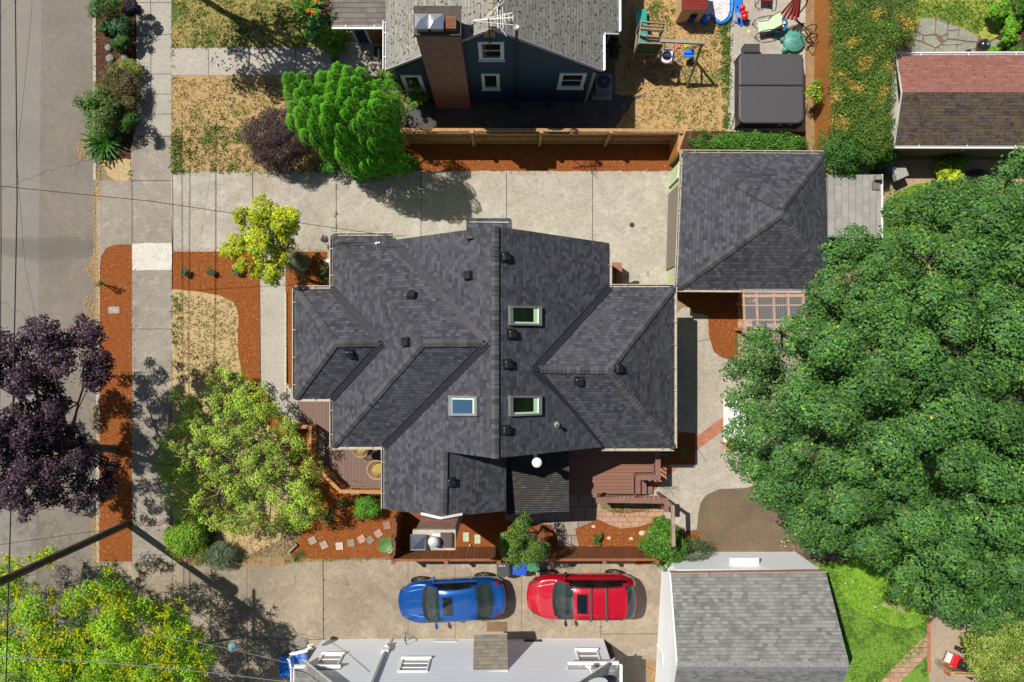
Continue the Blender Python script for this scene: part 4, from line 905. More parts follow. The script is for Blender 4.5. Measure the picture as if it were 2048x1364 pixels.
gutter(nh, [Vector((xE, yG, zE_)), Vector((xE, yJ, zE_))], whitem, out=[(1, 0, 0)], w=.1); gutter(nh, [Vector((xE2, yJ + .35, zx(xE2))), Vector((xE2, yN, zx(xE2)))], whitem, out=[(1, 0, 0)], w=.1)
xwl, xwr = xW + .35, xE - .25
b = MB(); b.bb(xwl, xwr, yw, 25.5, 0, zE_ - .1)
b.add([(xwl, yw, zE_ - .1), (xwr, yw, zE_ - .1), (xR, yw, zR_ - .22), (xwl, yw + .2, zE_ - .1), (xwr, yw + .2, zE_ - .1), (xR, yw + .2, zR_ - .22)], [(0, 1, 2), (5, 4, 3), (1, 4, 5, 2), (0, 2, 5, 3)])
b.bb(xwr, xE2 - .15, yJ + .9, 25.5, 0, zE_ - .55)
b.bb(xP0 + .5, xwl - .004, yP + .52, 25, 0, 2.85); b.build('wall', navy, nh)
for z0, x in ((0, xwr), ): 
    b = MB(); b.bb(x - .1, x + .03, yw - .03, yw + .1, 0, zE_ - .2); b.build('corner_board', MATS['grey_trim'], nh)
b = MB(); b.beam((xW, yG - .02, zE_ - .08), (xR, yG - .02, zR_ - .08), .05, .14); b.beam((xE, yG - .02, zE_ - .08), (xR, yG - .02, zR_ - .08), .05, .14); b.build('rake_board', MATS['grey_trim'], nh)
wtrim = mat('window_trim', (.62, .64, .68), .55)
def wall_window(par, x0, x1, y0, y1, yy, **kw):
    a = PY(x0, y1, yy); c = PY(x1, y0, yy); c0 = PY(x0, y0, yy); w_ = abs(c.x - c0.x) ; h_ = c0.z - a.z; ctr = Vector(((c0.x + c.x) / 2, yy, (c0.z + a.z) / 2))
    return window(par, ctr, (1, 0, 0), (0, 0, 1), w_, h_, **kw)
# world coordinates: right = +x, up = +z gives outward -y (towards the viewer's side)
wall_window(nh, 955, 1008, 82, 117, yw, frm=wtrim, fr=.14, lab='upper gable window with white trim')
wall_window(nh, 962, 999, 146, 176, yw, frm=wtrim, fr=.13, mull=(0, 0), lab='small lower window beside the chimney')
wall_window(nh, 1120, 1174, 145, 174, yw, frm=wtrim, fr=.14, lab='wide lower window near the corner')
wall_window(nh, 800, 842, 149, 178, yw, frm=wtrim, fr=.16, mull=(0, 0), lab='lower window west of the chimney')
b = MB()
for x0, x1 in ((968, 978), (980, 990)):
    a = PY(x0, 72, yw); c = PY(x1, 61, yw); b.bb(a.x, c.x, yw - .05, yw + .01, a.z, c.z)
b.build('gable_vent', noisy('tan_slats', (.28, .21, .14), .8), nh)
b = MB(); a = PY(1033, 80, yw - .08); b.cyl((a.x, yw - .08, .1), (a.x, yw - .08, a.z + .9), .05); b.rev((a.x, yw - .08, a.z + .9), [(.09, 0), (.09, .08), (.06, .1)], 14, mi=1)
for px, r in ((1028, .16), (1099, .1)): q = PY(px, 200, yw - .2); b.cyl((q.x, yw - .25, .1), (q.x, yw - .25, .55), r)
b.build('vent_stack', [mat('navy_paint', (.012, .03, .075), .5), whitem], nh)
# porch: floor, steps, door, white corner post
pf = MB(); pf.bb(xz(690, .3), xwl, yz(152, .3), yP + .55, 0, .34); pf.bb(xz(680, .15), xz(690, .3), yz(150, .15), yz(96, .15), 0, .17); pf.build('porch_floor', conc_path, nh)
yd = yP + .52
dm = MB(); a = PY(738, 80, yd); c = PY(768, 56, yd); dm.bb(a.x + .1, xwl + .5, yd - .04, yd, .34, 2.5); d_ = dm.build('door', noisy('orange_door', (.34, .12, .03), .45, scale=5, amt=.3), nh)
b = MB(); b.bb(a.x, a.x + .1, yd - .06, yd, .34, 2.6); b.bb(a.x + .1, xwl, yd - .06, yd, 2.5, 2.6); b.build('door_frame', whitem, d_)
b = MB(); b.bb(a.x - .9, a.x - .45, yd - .05, yd, 1.55, 1.85); b.build('house_sign', mat('dark_sign', (.01, .012, .02), .5), nh)
b = MB(); b.beam((xP0 + .5, yP + .5, 0), (xP0 + .5, yP + .5, 2.85), .09, .09); b.build('corner_board', wtrim, nh)
b = MB(); b.bb(xz(748, .36), xz(768, .36), yz(120, .36), yz(90, .36), .345, .36); m_ = b.build('door_mat', noisy('mat_brown', (.09, .06, .05), .95), nh)
m_.parent = None; m_.location = (0, 0, 0); tag(m_, 'small brown door mat on the porch of the navy house', 'door mat'); m_.data.transform(Matrix.Translation(ORG[nh.name]))
q = P(759, 116, 1.0)
b = MB(); b.tube([(q.x, q.y - .15, 1.3), (q.x + .05, q.y - .15, 1.3), (q.x + .05, q.y + .25, 1.3), (q.x, q.y + .25, 1.3)], .02, 5, closed=True); b.tube([(q.x, q.y, .34), (q.x, q.y, 1.3)], .02, 5)
tag(b.build('mail_rack', whitem), 'thin white wire bracket standing at the edge of the navy house porch', 'bracket')
# chimney
b = MB(); b.prism([(-3.10, 10.62), (-1.60, 10.62), (-1.60, 11.05), (-3.10, 11.05)], 0, 6.0); b.prism([(-3.10, 10.80), (-1.62, 10.80), (-1.62, 11.75), (-3.10, 11.75)], 5.0, 7.0)
b = MB(); b.prism([(-3.12, 10.72), (-1.62, 10.72), (-1.62, 11.62), (-3.12, 11.62)], 0, 6.95); nc = b.build('chimney', brick_red, nh)
b = MB(); b.prism([(-3.17, 10.67), (-1.57, 10.67), (-1.57, 11.67), (-3.17, 11.67)], 6.95, 7.08); b.build('chimney_crown', noisy('dark_crown', (.075, .06, .055), .9, amt=.7), nc)
cell = mat('bright_steel', (.75, .77, .82), .3, .9)
for x0, x1 in ((829, 857), (858, 887)):
    a = P(x0, 57, 7.45); c = P(x1, 27, 7.45); b = MB(); xs0, xs1, ys0, ys1 = a.x, c.x, a.y, c.y; mx, my = (xs0 + xs1) / 2, (ys0 + ys1) / 2; dx, dy = (xs1 - xs0) / 2, (ys1 - ys0) / 2
    b.bb(mx - dx * .75, mx + dx * .75, my - dy * .75, my + dy * .75, 7.08, 7.28, 1)
    b.add([(xs0, ys0, 7.4), (xs1, ys0, 7.4), (xs1, ys1, 7.4), (xs0, ys1, 7.4), (xs0, ys0, 7.44), (xs1, ys0, 7.44), (xs1, ys1, 7.44), (xs0, ys1, 7.44), (mx - dx * .1, my, 7.6), (mx + dx * .1, my, 7.6)],
          [(0, 1, 5, 4), (1, 2, 6, 5), (2, 3, 7, 6), (3, 0, 4, 7), (4, 5, 9, 8), (5, 6, 9), (6, 7, 8, 9), (7, 4, 8), (3, 2, 1, 0)])
    for sx in (-.8, .8):
        for sy in (-.8, .8): b.beam((mx + dx * sx, my + dy * sy, 7.08), (mx + dx * sx, my + dy * sy, 7.4), .02, .02)
    b.build('flue_cap', [cell, noisy('clay', (.35, .26, .18), .9)], nc)
b = MB(); a = P(890, 60, 7.3); c = P(912, 33, 7.3); b.bb(a.x, c.x, a.y + .05, c.y, 7.08, 7.32); b.bb(a.x + .05, c.x - .05, a.y + .1, c.y - .05, 7.32, 7.33, 1); b.build('brick_flue', [noisy('rusty_brick', (.20, .085, .055), .9, amt=.7), mat('rust', (.16, .07, .04), .9)], nc)
# roof antenna
an = thing('antenna', 'spiky white metal television antenna above the ridge of the navy house', 'antenna', P(978, 60, 6.9))
al = mat('aluminium', (.72, .72, .72), .35, .6); m_ = P(978, 48, 7.2); b = MB(); b.cyl((m_.x, yG - .12, 5.2), (m_.x, yG - .12, 7.7), .02, n=8); b.build('mast', mat('black_iron', (.02, .02, .022), .6), an)
zA = 7.6; A_ = lambda px, py: P(px, py, zA); b = MB(); b.beam(A_(947, 41), A_(1027, 35), .035, .035)
for p_, q_ in (((987, 38), (1000, 0)), ((987, 38), (1013, 72)), ((973, 38), (1001, 1)), ((948, 42), (1025, 25)), ((948, 42), (1028, 50)), ((973, 32), (1009, 2)), ((987, 38), (1024, 26))): b.beam(A_(*p_), A_(*q_), .015, .015)
for x, l in ((995, 22), (1000, 16), (1005, 22), (1009, 10), (1017, 6), (1025, 6)): b.beam(A_(x, 36 - l), A_(x + 1, 36 + l), .022, .022)
b.build('boom', al, an)
# downspout/bracket pieces by the eastern jog
b = MB(); b.beam((xE + .05, yJ, zE_ - .1), (xE2, yJ + .2, zE_ - .55), .05, .06); b.beam((xE2 - .15, yJ + .88, 0), (xE2 - .15, yJ + .88, 2.6), .08, .08); b.build('downspout', wtrim, nh)
# ================================================================== neighbour garage with red and mossy roof
rg = thing('garage', 'old garage with one faded red roof slope and one dark mossy roof slope', 'garage', P(1930, 200, 0))
zn = 2.0; r1 = P(1794, 110, zn); r2 = P(1805, 184, 2.95); r3 = P(1790, 291, zn); xF = 30
b_ = lambda v, dy: Vector((xF, v.y + dy, v.z))
roof(rg, [([r1, r2, b_(r2, .02), b_(r1, .1)], 0), ([r2, r3, b_(r3, 0), b_(r2, .02)], 1)], [sh_red, sh_mossy, whitem], .12)
gutter(rg, [r1, b_(r1, .1)], whitem, out=[(0, 1, 0)], brackets=1.8, w=.1); gutter(rg, [r3, b_(r3, 0)], whitem, out=[(0, -1, 0)], brackets=1.8, w=.1)
yS = r3.y + .12; x0 = r1.x + .22
b = MB(); b.bb(x0, xF, yS + .01, r1.y - .25, 0, 1.88); b.poly([(x0, yS + .01, 1.88), (x0, r2.y, 2.83), (x0, r1.y - .25, 1.88)][::-1]); b.build('wall', noisy('white_stucco', (.72, .71, .66), .85, amt=.2), rg)
b = MB(); b.bb(x0 - .01, xF, yS - .08, yS, 0, 1.8); b.build('plank_cladding', lines_mat('olive_planks', (.20, .135, .06), (.13, .085, .04), 'Z', .14, .12, (.03, .02, .01), .6), rg)
b = MB()
for i, px in enumerate(range(1795, 2040, 16)):
    p = P(px, 300, 2.3); b.ell((p.x, yS - .14, 1.7), .02, .02, .035, 6, 4); b.beam((p.x, yS - .14, 1.73), (P(px + 16, 300, 2.3).x, yS - .14, 1.73), .008, .008)
    if i in (2, 10): b.beam((p.x, yS - .12, 1.3), (p.x, yS - .12, 1.7), .03, .03)
b.build('string_light', whitem, rg)
# ================================================================== small lean-to shed
sd_ = thing('shed', 'low shed with pale grey slate roof and brown leaf litter, behind the dark garage', 'shed', P(1712, 415, 0))
q1, q2, q3, q4 = P(1656, 350, 2.3), P(1762, 349, 2.1), P(1762, 476, 2.1), P(1656, 474, 2.3)
roof(sd_, [[q1, q2, q3, q4]], [slate_sh, mat('grey_trim', (.3, .3, .3))], .08)
b = MB(); b.bb(q1.x + .05, q2.x - .1, q3.y + .1, q1.y - .1, 0, 2.0); b.build('wall', noisy('grey_boards', (.13, .12, .11), .9), sd_)
b = MB(); b.beam(q2 + Vector((.04, 0, 0)), q3 + Vector((.04, 0, 0)), .05, .07); b.build('trim', whitem, sd_)
b = MB(); a = P(1744, 361, 2.2); c = P(1760, 379, 2.2); b.bb(a.x, c.x, c.y, a.y, 2.17, 2.19); b.build('patch', noisy('brown_patch', (.16, .13, .105), .9), sd_)
b = MB(); a = P(1752, 350, 2.4); c = P(1765, 359, 2.4); b.bb(a.x, c.x, c.y, a.y, 2.2, 2.42); tag(b.build('stone_block', stonec), 'small grey stone block at the corner of the pale shed roof', 'block')
scatter_leaves('brown leaves lying along the edge of the pale shed roof', [([(1660, 365), (1676, 370), (1678, 474), (1660, 474)], 500), ([(1660, 352), (1755, 352), (1755, 470), (1660, 470)], 30)], 0, [((.20, .12, .07), 3), ((.30, .18, .10), 1)], .05, z=2.34)
# ================================================================== white garage (south-east)
wsid = lines_mat('white_siding', (.84, .88, .94), (.81, .85, .91), 'Z', .2, .05, (.45, .46, .5), .2, .6)
wg = thing('garage', 'white garage with light grey shingle gable roof beside the red car', 'garage', P(1500, 1240, 0))
zw1, zw2 = 2.6, 4.35; a1 = P(1340, 1148, zw1); a2 = P(1652, 1145, zw1); a3 = P(1355, 1333, zw2); a4 = P(1700, 1333, zw2); s1 = Vector((a1.x, 2 * a3.y - a1.y, zw1)); s2 = Vector((a2.x, 2 * a3.y - a1.y, zw1))
a3.x = a1.x = s1.x = (a1.x + a3.x) / 2; a2.x = a4.x = s2.x = (a2.x + a4.x) / 2
a1 = P(1340, 1148, zw1); a3 = P(1354, 1333, zw2); a2 = P(1652, 1145, zw1); a4 = P(1700, 1333, zw2)
roof(wg, [[a1, a2, a4, a3], [a3, a4, s2, s1]], [sh_light, whitem], .12); caps(wg, a3, a4, .34, .16, noisy('grey_cap', (.22, .225, .225), .9, scale=10, amt=.7))
gutter(wg, [a1, a2], noisy('brown_gutter', (.20, .105, .07), .8, amt=.6), out=[(0, 1, 0)], w=.09, brackets=3.)
yw_ = a1.y + .12; b = MB(); xw0 = a1.x + .30; b.prism([(xw0, yw_), (a2.x - .15, yw_), (a4.x - .15, s1.y), (a3.x + .1, s1.y)], 0, 2.45)
b.poly([(xw0, yw_, 2.45), (a3.x + .2, a3.y, zw2 - .15), (a3.x + .1, s1.y, 2.45)]); b.build('wall', wsid, wg)
b = MB(); b.beam(a1 + Vector((.0, 0, -.1)), a3 + Vector((0, 0, -.1)), .06, .2); b.build('rake_board', whitem, wg)
b = MB(); p = P(1462, 1140, 2.0); c = P(1520, 1140, 2.0); b.bb(p.x, c.x, yw_ + .01, yw_ + .3, 1.75, 1.9); b.build('window_hood', whitem, wg)
rc = noisy('corrugated_white', (.74, .75, .77), .5, amt=.15); p0 = P(1400, 1119, 0); p1 = P(1616, 1118, 0); b = MB(); L = p1.x - p0.x
# low white fence running beside the driveway
wf = thing('fence', 'low white board fence along the driveway beside the white garage wall', 'fence', P(1322, 1340, 0))
b = MB(); xa = xz(1319, .9)
for i in range(14):
    y = yz(1312, .9) - i * .14; b.bb(xa - .02, xa + .02, y - .06, y + .06, 0, 1.15)
b.build('board', whitem, wf); b = MB(); b.beam((xa + .05, yz(1312, .9), 1.1), (xa + .05, yz(1312, .9) - 1.95, 1.1), .06, .06); b.build('rail', whitem, wf)
wk = thing('fence', 'short white board fence at the corner of the white garage under the shrub', 'fence', P(1325, 1118, 0))
b = MB(); a = P(1318, 1112, 0); c = Vector((xw0 + .05, yw_ - .05, 0)); n = 8
for i in range(n): p = a.lerp(c, (i + .5) / n); b.box((p.x, p.y, .75), (.13, .03, 1.5), math.atan2(c.y - a.y, c.x - a.x))
b.build('board', whitem, wk)
# ================================================================== white house to the south
sid2 = lines_mat('pale_siding', (.83, .89, .97), (.80, .86, .94), 'Z', .16, .16, (.36, .39, .46), .2, .6)
sh = thing('house', 'white sided house at the lower edge with two small grey corner roofs', 'house', P(930, 1340, 0))
yh = yz(1280, 0); xh0 = xz(650, 0); xh1 = xz(1204, 0)
b = MB(); b.bb(xh0, xh1, yh - 8, yh, 0, 2.7); mid = (xh0 + xh1) / 2; zt = 2.7 + (xh1 - xh0) / 2 * 1.15
b.add([(xh0, yh, 2.7), (mid, yh, zt), (xh1, yh, 2.7), (xh0, yh - .2, 2.7), (mid, yh - .2, zt), (xh1, yh - .2, 2.7)], [(0, 1, 2), (5, 4, 3), (0, 3, 4, 1), (1, 4, 5, 2)]); b.build('wall', sid2, sh)
yR = yh + .28; L_, R_ = Vector((xh0 - .1, yR, 2.62)), Vector((xh1 + .1, yR, 2.62)); M_ = Vector((mid, yR, zt + .1)); bk = Vector((0, -9, 0))
roof(sh, [[L_, M_, M_ + bk, L_ + bk], [M_, R_, R_ + bk, M_ + bk]], [sh_light, whitem], .13)
for sx, xa, xb in ((-1, P(588, 1337, 2.85).x, P(680, 1337, 2.85).x), (1, P(1136, 1332, 2.85).x, P(1238, 1332, 2.85).x)):
    y1 = P(640, 1337 if sx < 0 else 1332, 2.85).y; x_out, x_in = (xa, xb) if sx < 0 else (xb, xa); y2 = y1 - 1.3
    f = [Vector((x_out, y1, 2.85)), Vector((x_in, y1, 2.85)), Vector((x_in, y2, 3.5)), Vector((x_out - sx * .75, y2, 3.5))]
    g_ = [Vector((x_out, y1, 2.85)), Vector((x_out - sx * .75, y2, 3.5)), Vector((x_out - sx * .75, y2 - 4, 3.5)), Vector((x_out, y2 - 4, 2.85))]
    r_ = roof(sh, [f, g_], [sh_light, whitem], .14, name='corner_roof'); 
    gutter(sh, [Vector((xa, y1, 2.85)), Vector((xb, y1, 2.85))], whitem, out=[(0, 1, 0)], w=.12, brackets=.8); gutter(sh, [Vector((x_out, y1, 2.85)), Vector((x_out, y2 - 3, 2.85))], whitem, out=[(sx, 0, 0)], w=.12)
    b = MB(); b.beam((x_in + sx * .30, y1 - .55, 3.1), (x_in - sx * .4, y1 - 1.2, 3.6), .22, .05); b.build('rake_board', whitem, sh)
shw = mat('screen_glass', (.30, .31, .33), .25, spec=.6)
def rwin(x0, x1, y0, y1, lab):   # on the north face: outward +y
    a = PY(x0, y0, yh); c = PY(x1, y1, yh); zz0, zz1 = min(a.z, c.z), max(a.z, c.z); w_ = (x1 - x0) / 1365 * (30 - (zz0 + zz1) / 2)
    xm = PY((x0 + x1) / 2, (y0 + y1) / 2, yh).x
    f = window(sh, (xm, yh, (zz0 + zz1) / 2), (-1, 0, 0), (0, 0, 1), w_, zz1 - zz0, frm=whitem, fr=.07, glass=shw, mull=(0, 2), lab=lab)
rwin(636, 680, 1310, 1338, 'window at the left end, half under the corner roof'); rwin(800, 858, 1319, 1344, 'middle window'); rwin(1155, 1200, 1302, 1334, 'window at the right end')
b = MB(); b.bb(xz(640, 0) + .02, xz(640, 0) + .06, 0, .01, 0, .01)
b = MB(); a = PY(735, 1364, yh); p0 = PY(762, 1303, yh); p1 = PY(732, 1380, yh); b.beam((p0.x + .2, yh + .08, 1.2), (p0.x + .2, yh + .08, 5), .07, .1, 1); b.beam((p0.x + .2, yh + .06, .2), (p0.x + .2, yh + .06, 1.2), .04, .05, 0); b.bb(p0.x + .08, p0.x + .34, yh, yh + .14, 1.1, 1.45); b.cyl((p0.x + .2, yh + .12, .85), (p0.x + .2, yh + .12, 1.1), .08); b.build('electric_meter', [whitem, mat('conduit_grey', (.35, .36, .4), .5)], sh)
b = MB(); p0 = PY(816, 1285, yh); b.tube([(p0.x, yh + .05, .7), (p0.x - .02, yh + .25, .9), (p0.x - .1, yh + .3, .5), (p0.x - .15, yh + .05, .3)], .02, 6); b.build('hose_bracket', MATS['black_iron'], sh)
for x0, x1 in ((1048, 1084), (868, 914)):
    b = MB(); p0, p1 = PY(x0, 1283, yh), PY(x1, 1283, yh); b.bb(p0.x, p1.x, yh, yh + .02, .12, .34); b.build('foundation_vent', mat('vent_dark', (.05, .05, .06), .7) if x0 > 1000 else wtrim, sh)
# shingled hood over the side door
aw = [P(948, 1269, 2.35), P(1014, 1268, 2.35), P(1016, 1340, 2.95), P(946, 1342, 2.95)]
roof(sh, [aw], [sh_brown, whitem], .1, name='door_hood')
b = MB(); b.beam((aw[2].x, aw[2].y - .04, 2.95), (aw[3].x, aw[3].y - .04, 2.95), .12, .18); 
for i in range(5): p = aw[3].lerp(aw[2], .1 + i * .2); b.bb(p.x - .02, p.x + .02, aw[2].y - .1, yh, 2.75, 2.95)
b.build('hood_bracket', whitem, sh)
q = MB(); q.prism([P(x, y, 0) for x, y in ((974, 1243), (1013, 1244), (1014, 1262), (974, 1262))], .02, .06)
t_ = q.build('door_mat', brick_mat('mat_weave', (.30, .20, .11), (.24, .16, .08), (.10, .06, .03), .12, .05, use='pos', ms=.01)); tag(t_, 'woven tan door mat on the driveway below the shingled hood', 'door mat')
# satellite dish
dt = thing('satellite_dish', 'grey satellite dish on the right corner roof of the white house', 'satellite dish', P(1188, 1352, 3.1))
b = MB(); c = P(1188, 1362, 3.75); b.M = Matrix.Translation(c) @ Euler((.35, .15, .2)).to_matrix().to_4x4(); prof = [(r, .22 * (r / .48) ** 2) for r in (.001, .12, .24, .36, .48)]
b.rev((0, 0, 0), prof, 28, sx=1, sy=.72); b.rev((0, 0, -.01), prof[::-1], 28, sx=1, sy=.72); b.M = None; b.build('dish', noisy('dish_grey', (.50, .54, .58), .5, amt=.15, scale=3), dt)
b = MB(); e = P(1178, 1333, 3.6); b.beam(c, e, .035, .04); b.box(e, (.16, .1, .1), .3); b.box(e + Vector((-.1, .03, .02)), (.08, .08, .08)); b.beam(P(1192, 1350, 3.05), c, .05, .05); b.beam(P(1176, 1352, 3.1), c, .03, .03); b.build('feed_arm', whitem, dt)
# ================================================================== fences
cedar = lines_mat('cedar_boards', (.31, .175, .07), (.20, .105, .042), 'X', .14, .17, (.05, .025, .01), .65, grain=(4, 4, .6))
cedar_y = lines_mat('orange_boards', (.42, .175, .045), (.33, .13, .032), 'Y', .14, .12, (.07, .03, .01), .5, grain=(4, 4, .5))
cedar_p = noisy('cedar_post', (.37, .22, .10), .8, scale=5, amt=.5)
redbrown = noisy('red_brown_stain', (.235, .085, .038), .75, scale=5, amt=.55)
dk_brown = noisy('dark_stain', (.13, .055, .03), .8, scale=6, amt=.5)
def fence(label, a, b_, h, m, pm, lattice=False, posts=(), bw=.14, capw=.10, nposts=5, side=-1, rails=True, group=None, lean=0):
    a = Vector((a[0], a[1], 0)); b_ = Vector((b_[0], b_[1], 0)); d = (b_ - a); L = d.length; d.normalize(); s = Vector((-d.y, d.x, 0)) * side
    t = thing('fence', label, 'fence', a.lerp(b_, .5), group); q = MB(); n = int(L / bw); hb = h - (.35 if lattice else .05); ang = math.atan2(d.y, d.x)
    for i in range(n):
        p = a + d * (L * (i + .5) / n); hh = hb + random.uniform(-.01, .01); q.box((p.x, p.y, .04 + hh / 2), (L / n - .008, .02 + random.uniform(0, .008), hh), ang)
    q.build('board', m, t)
    q = MB(); q.beam(a + Vector((0, 0, h)), b_ + Vector((0, 0, h)), capw, .035)
    if rails:
        for z in ((hb - .02, .95, .25) if lattice else (h * .8, h * .2)): q3 = MB(); q3.beam(a + s * .04 + Vector((0, 0, z)), b_ + s * .04 + Vector((0, 0, z)), .045, .085); q3.build('rail', pm, t)
    if lattice:
        q.beam(a + Vector((0, 0, h - .06)), b_ + Vector((0, 0, h - .06)), .04, .07); m_ = int(L / .11)
        for i in range(m_): p = a + d * (L * (i + .5) / m_); q.box((p.x, p.y, h - .2), (.03, .015, .3), ang)
    q.build('cap_rail', pm, t)
    for i in range(nposts):
        p = a + d * (L * i / (nposts - 1)) if not posts else Vector((*posts[i][:2], 0)); q = MB(); p = p + s * .075; q.box((p.x, p.y, (h + .06) / 2), (.12, .12, h + .06), ang); q.box((p.x, p.y, h + .08), (.16, .16, .035), ang); q.build('post', pm, t)
    return t
yf = yz(285, 0); xf0 = xz(812, .8); xf1 = 7.18
fence('cedar fence with lattice top between the driveway mulch bed and the navy house', (xf0, yf), (xf1, yf), 1.85, cedar, cedar_p, True, nposts=5, side=-1, capw=.13)
fence('short cedar fence turning down to the garage corner', (xf1, yf - .08), (xf1 - .08, yz(325, 0)), 1.8, cedar_y, cedar_p, True, nposts=2, side=1, capw=.12)
fence('tall orange wooden fence between the concrete patio and the clipped hedge', (xz(1629, 0), 18.5), (xz(1627, 0), yz(302, .3)), 1.95, cedar_y, noisy('orange_post', (.44, .2, .07), .8), nposts=7, side=1, rails=True)
ys = yz(1095, 0); xs0 = xz(804, 0); xs1 = xz(1296, .5)
rb = lines_mat('red_brown_boards', (.25, .095, .045), (.17, .06, .028), 'X', .15, .2, (.03, .012, .006), .6, grain=(4, 4, .5))
rby = lines_mat('red_brown_boards_side', (.20, .075, .038), (.14, .05, .025), 'Y', .15, .10, (.03, .012, .006), .6, grain=(4, 4, .5))
fence('red brown board fence between the mulch bed and the two parked cars', (xs0, ys), (xs1, ys), 1.9, rb, redbrown, nposts=6, side=-1, bw=.15)
fence('dark red brown fence running from the brick chimney to the driveway', (xs0, ys + .1), (xs0 + .1, yz(1025, .5)), 1.85, rby, dk_brown, nposts=3, side=1, bw=.15)
tanb = lines_mat('tan_boards', (.36, .24, .12), (.24, .15, .07), 'X', .14, .22, (.03, .02, .01), .6)
fence('weathered tan board fence beside the ride-on mower at the lower right', (xz(1862, 0), yz(1334, 0)), (xz(2012, 0), yz(1343, 0)), .95, tanb, noisy('tan_wood', (.38, .26, .13), .8), nposts=3, side=1)
# ================================================================== front deck
def railing(parent, pts, z0, h, m, bal=.13, w=.11, name='railing', bm=None):
    q = MB(); pts = [Vector((p[0], p[1], 0)) for p in pts]
    for i in range(len(pts) - 1):
        a, b_ = pts[i], pts[i + 1]; d = b_ - a; L = d.length; d.normalize()
        q.beam(a + Vector((0, 0, z0 + h)) - d * w * .5, b_ + Vector((0, 0, z0 + h)) + d * w * .5, w * 1.35, .04 + .001 * i); q.beam(a + Vector((0, 0, z0 + .12)), b_ + Vector((0, 0, z0 + .12)), .045, .08); q.beam(a + Vector((0, 0, z0 + h - .1)), b_ + Vector((0, 0, z0 + h - .1)), .04, .08)
        n = int(L / bal)
        for j in range(n): p = a + d * (L * (j + .5) / n); q.box((p.x, p.y, z0 + h / 2), (.035, .035, h - .15), math.atan2(d.y, d.x))
    r = q.build(name, m, parent)
    for p in pts: q = MB(); q.box((p.x, p.y, (z0 + h) / 2), (.1, .1, z0 + h - .02)); q.build('post', m, r)
    return r
fd = thing('deck', 'front deck with mauve brown boards and tan wooden railing, below the porch roof', 'deck', P(690, 900, 0)); zd = .55
dk1 = lines_mat('mauve_deck', (.19, .125, .105), (.15, .095, .08), 'X', .14, .15, (.045, .03, .026), .5, grain=(3, .6, 1)); tanw = noisy('tan_rail_wood', (.40, .19, .075), .75, scale=5, amt=.5)
b = MB(); b.prism([P(x, y, zd) for x, y in ((597, 797), (600, 845), (632, 848), (634, 915), (694, 973), (800, 975), (800, 850), (680, 780), (600, 780))], .25, zd); b.build('deck_floor', [dk1], fd)
R1 = [P(x, y, zd)[:2] for x, y in ((632, 850), (631, 914), (691, 974), (775, 975))]; railing(fd, R1, zd, .92, tanw)
fl = thing('fence', 'short low tan railing in front of the deck beside the big leafy shrub', 'fence', P(600, 848, 0)); railing(fl, [P(572, 848, .3)[:2], P(626, 850, .3)[:2]], .1, .9, tanw)
def wicker(label, px, py, z, s, rz):
    t = thing('wicker_chair', label, 'chair', P(px, py, z), 'round wicker chairs on the front deck'); p = P(px, py, z); m = noisy('wicker_tan', (.52, .38, .16), .7, amt=.5); q = MB(); q.M = Matrix.Translation(p) @ Matrix.Rotation(rz, 4, 'Z') @ Matrix.Scale(s, 4)
    rim = [(math.cos(a) * .46, math.sin(a) * .42, .78 + .18 * math.cos(a)) for a in np.linspace(0, 2 * math.pi, 25)[:-1]]; q.tube(rim, .02, 6, closed=True)
    seat = [(.3 * math.cos(a), .28 * math.sin(a), .38) for a in np.linspace(0, 2 * math.pi, 25)[:-1]]; q.tube(seat, .015, 5, closed=True)
    for i in range(24): q.tube([rim[i], seat[(i + 1) % 24]], .006, 4); q.tube([rim[i], seat[i - 1]], .006, 4)
    q.build('frame', m, t); q = MB(); q.M = Matrix.Translation(p) @ Matrix.Rotation(rz, 4, 'Z') @ Matrix.Scale(s, 4)
    q.rev((0, 0, .34), [(.001, 0), (.26, 0), (.29, .03), (.29, .08), (.2, .1), (.001, .1)], 20, sy=.9); q.build('seat_cushion', noisy('mustard_cloth', (.34, .24, .06), .9, amt=.6), t)
    for a in (.8, 2.3, 3.9, 5.5): q = MB(); q.M = Matrix.Translation(p) @ Matrix.Rotation(rz, 4, 'Z') @ Matrix.Scale(s, 4); q.tube([(.25 * math.cos(a), .24 * math.sin(a), .38), (.3 * math.cos(a), .3 * math.sin(a), 0)], .015, 5); q.build('leg', m, t)
wicker('round tan wicker chair tucked under the gutter on the front deck', 727, 893, zd, .85, 1.4); wicker('round tan wicker chair near the deck railing corner', 760, 934, zd, .95, .4)
t = thing('side_table', 'small round black table between the two wicker chairs on the front deck', 'table', P(757, 908, zd)); p = P(757, 908, zd)
q = MB(); q.cyl((p.x, p.y, p.z + .48), (p.x, p.y, p.z + .51), .2, n=24); q.build('tabletop', blackplastic, t); q = MB(); q.cyl((p.x, p.y, p.z + .38), (p.x, p.y, p.z + .48), .19, .19, 20); q.cyl((p.x, p.y, p.z), (p.x, p.y, p.z + .38), .14, .17, 20); q.build('base', noisy('basket', (.5, .36, .2), .8), t)
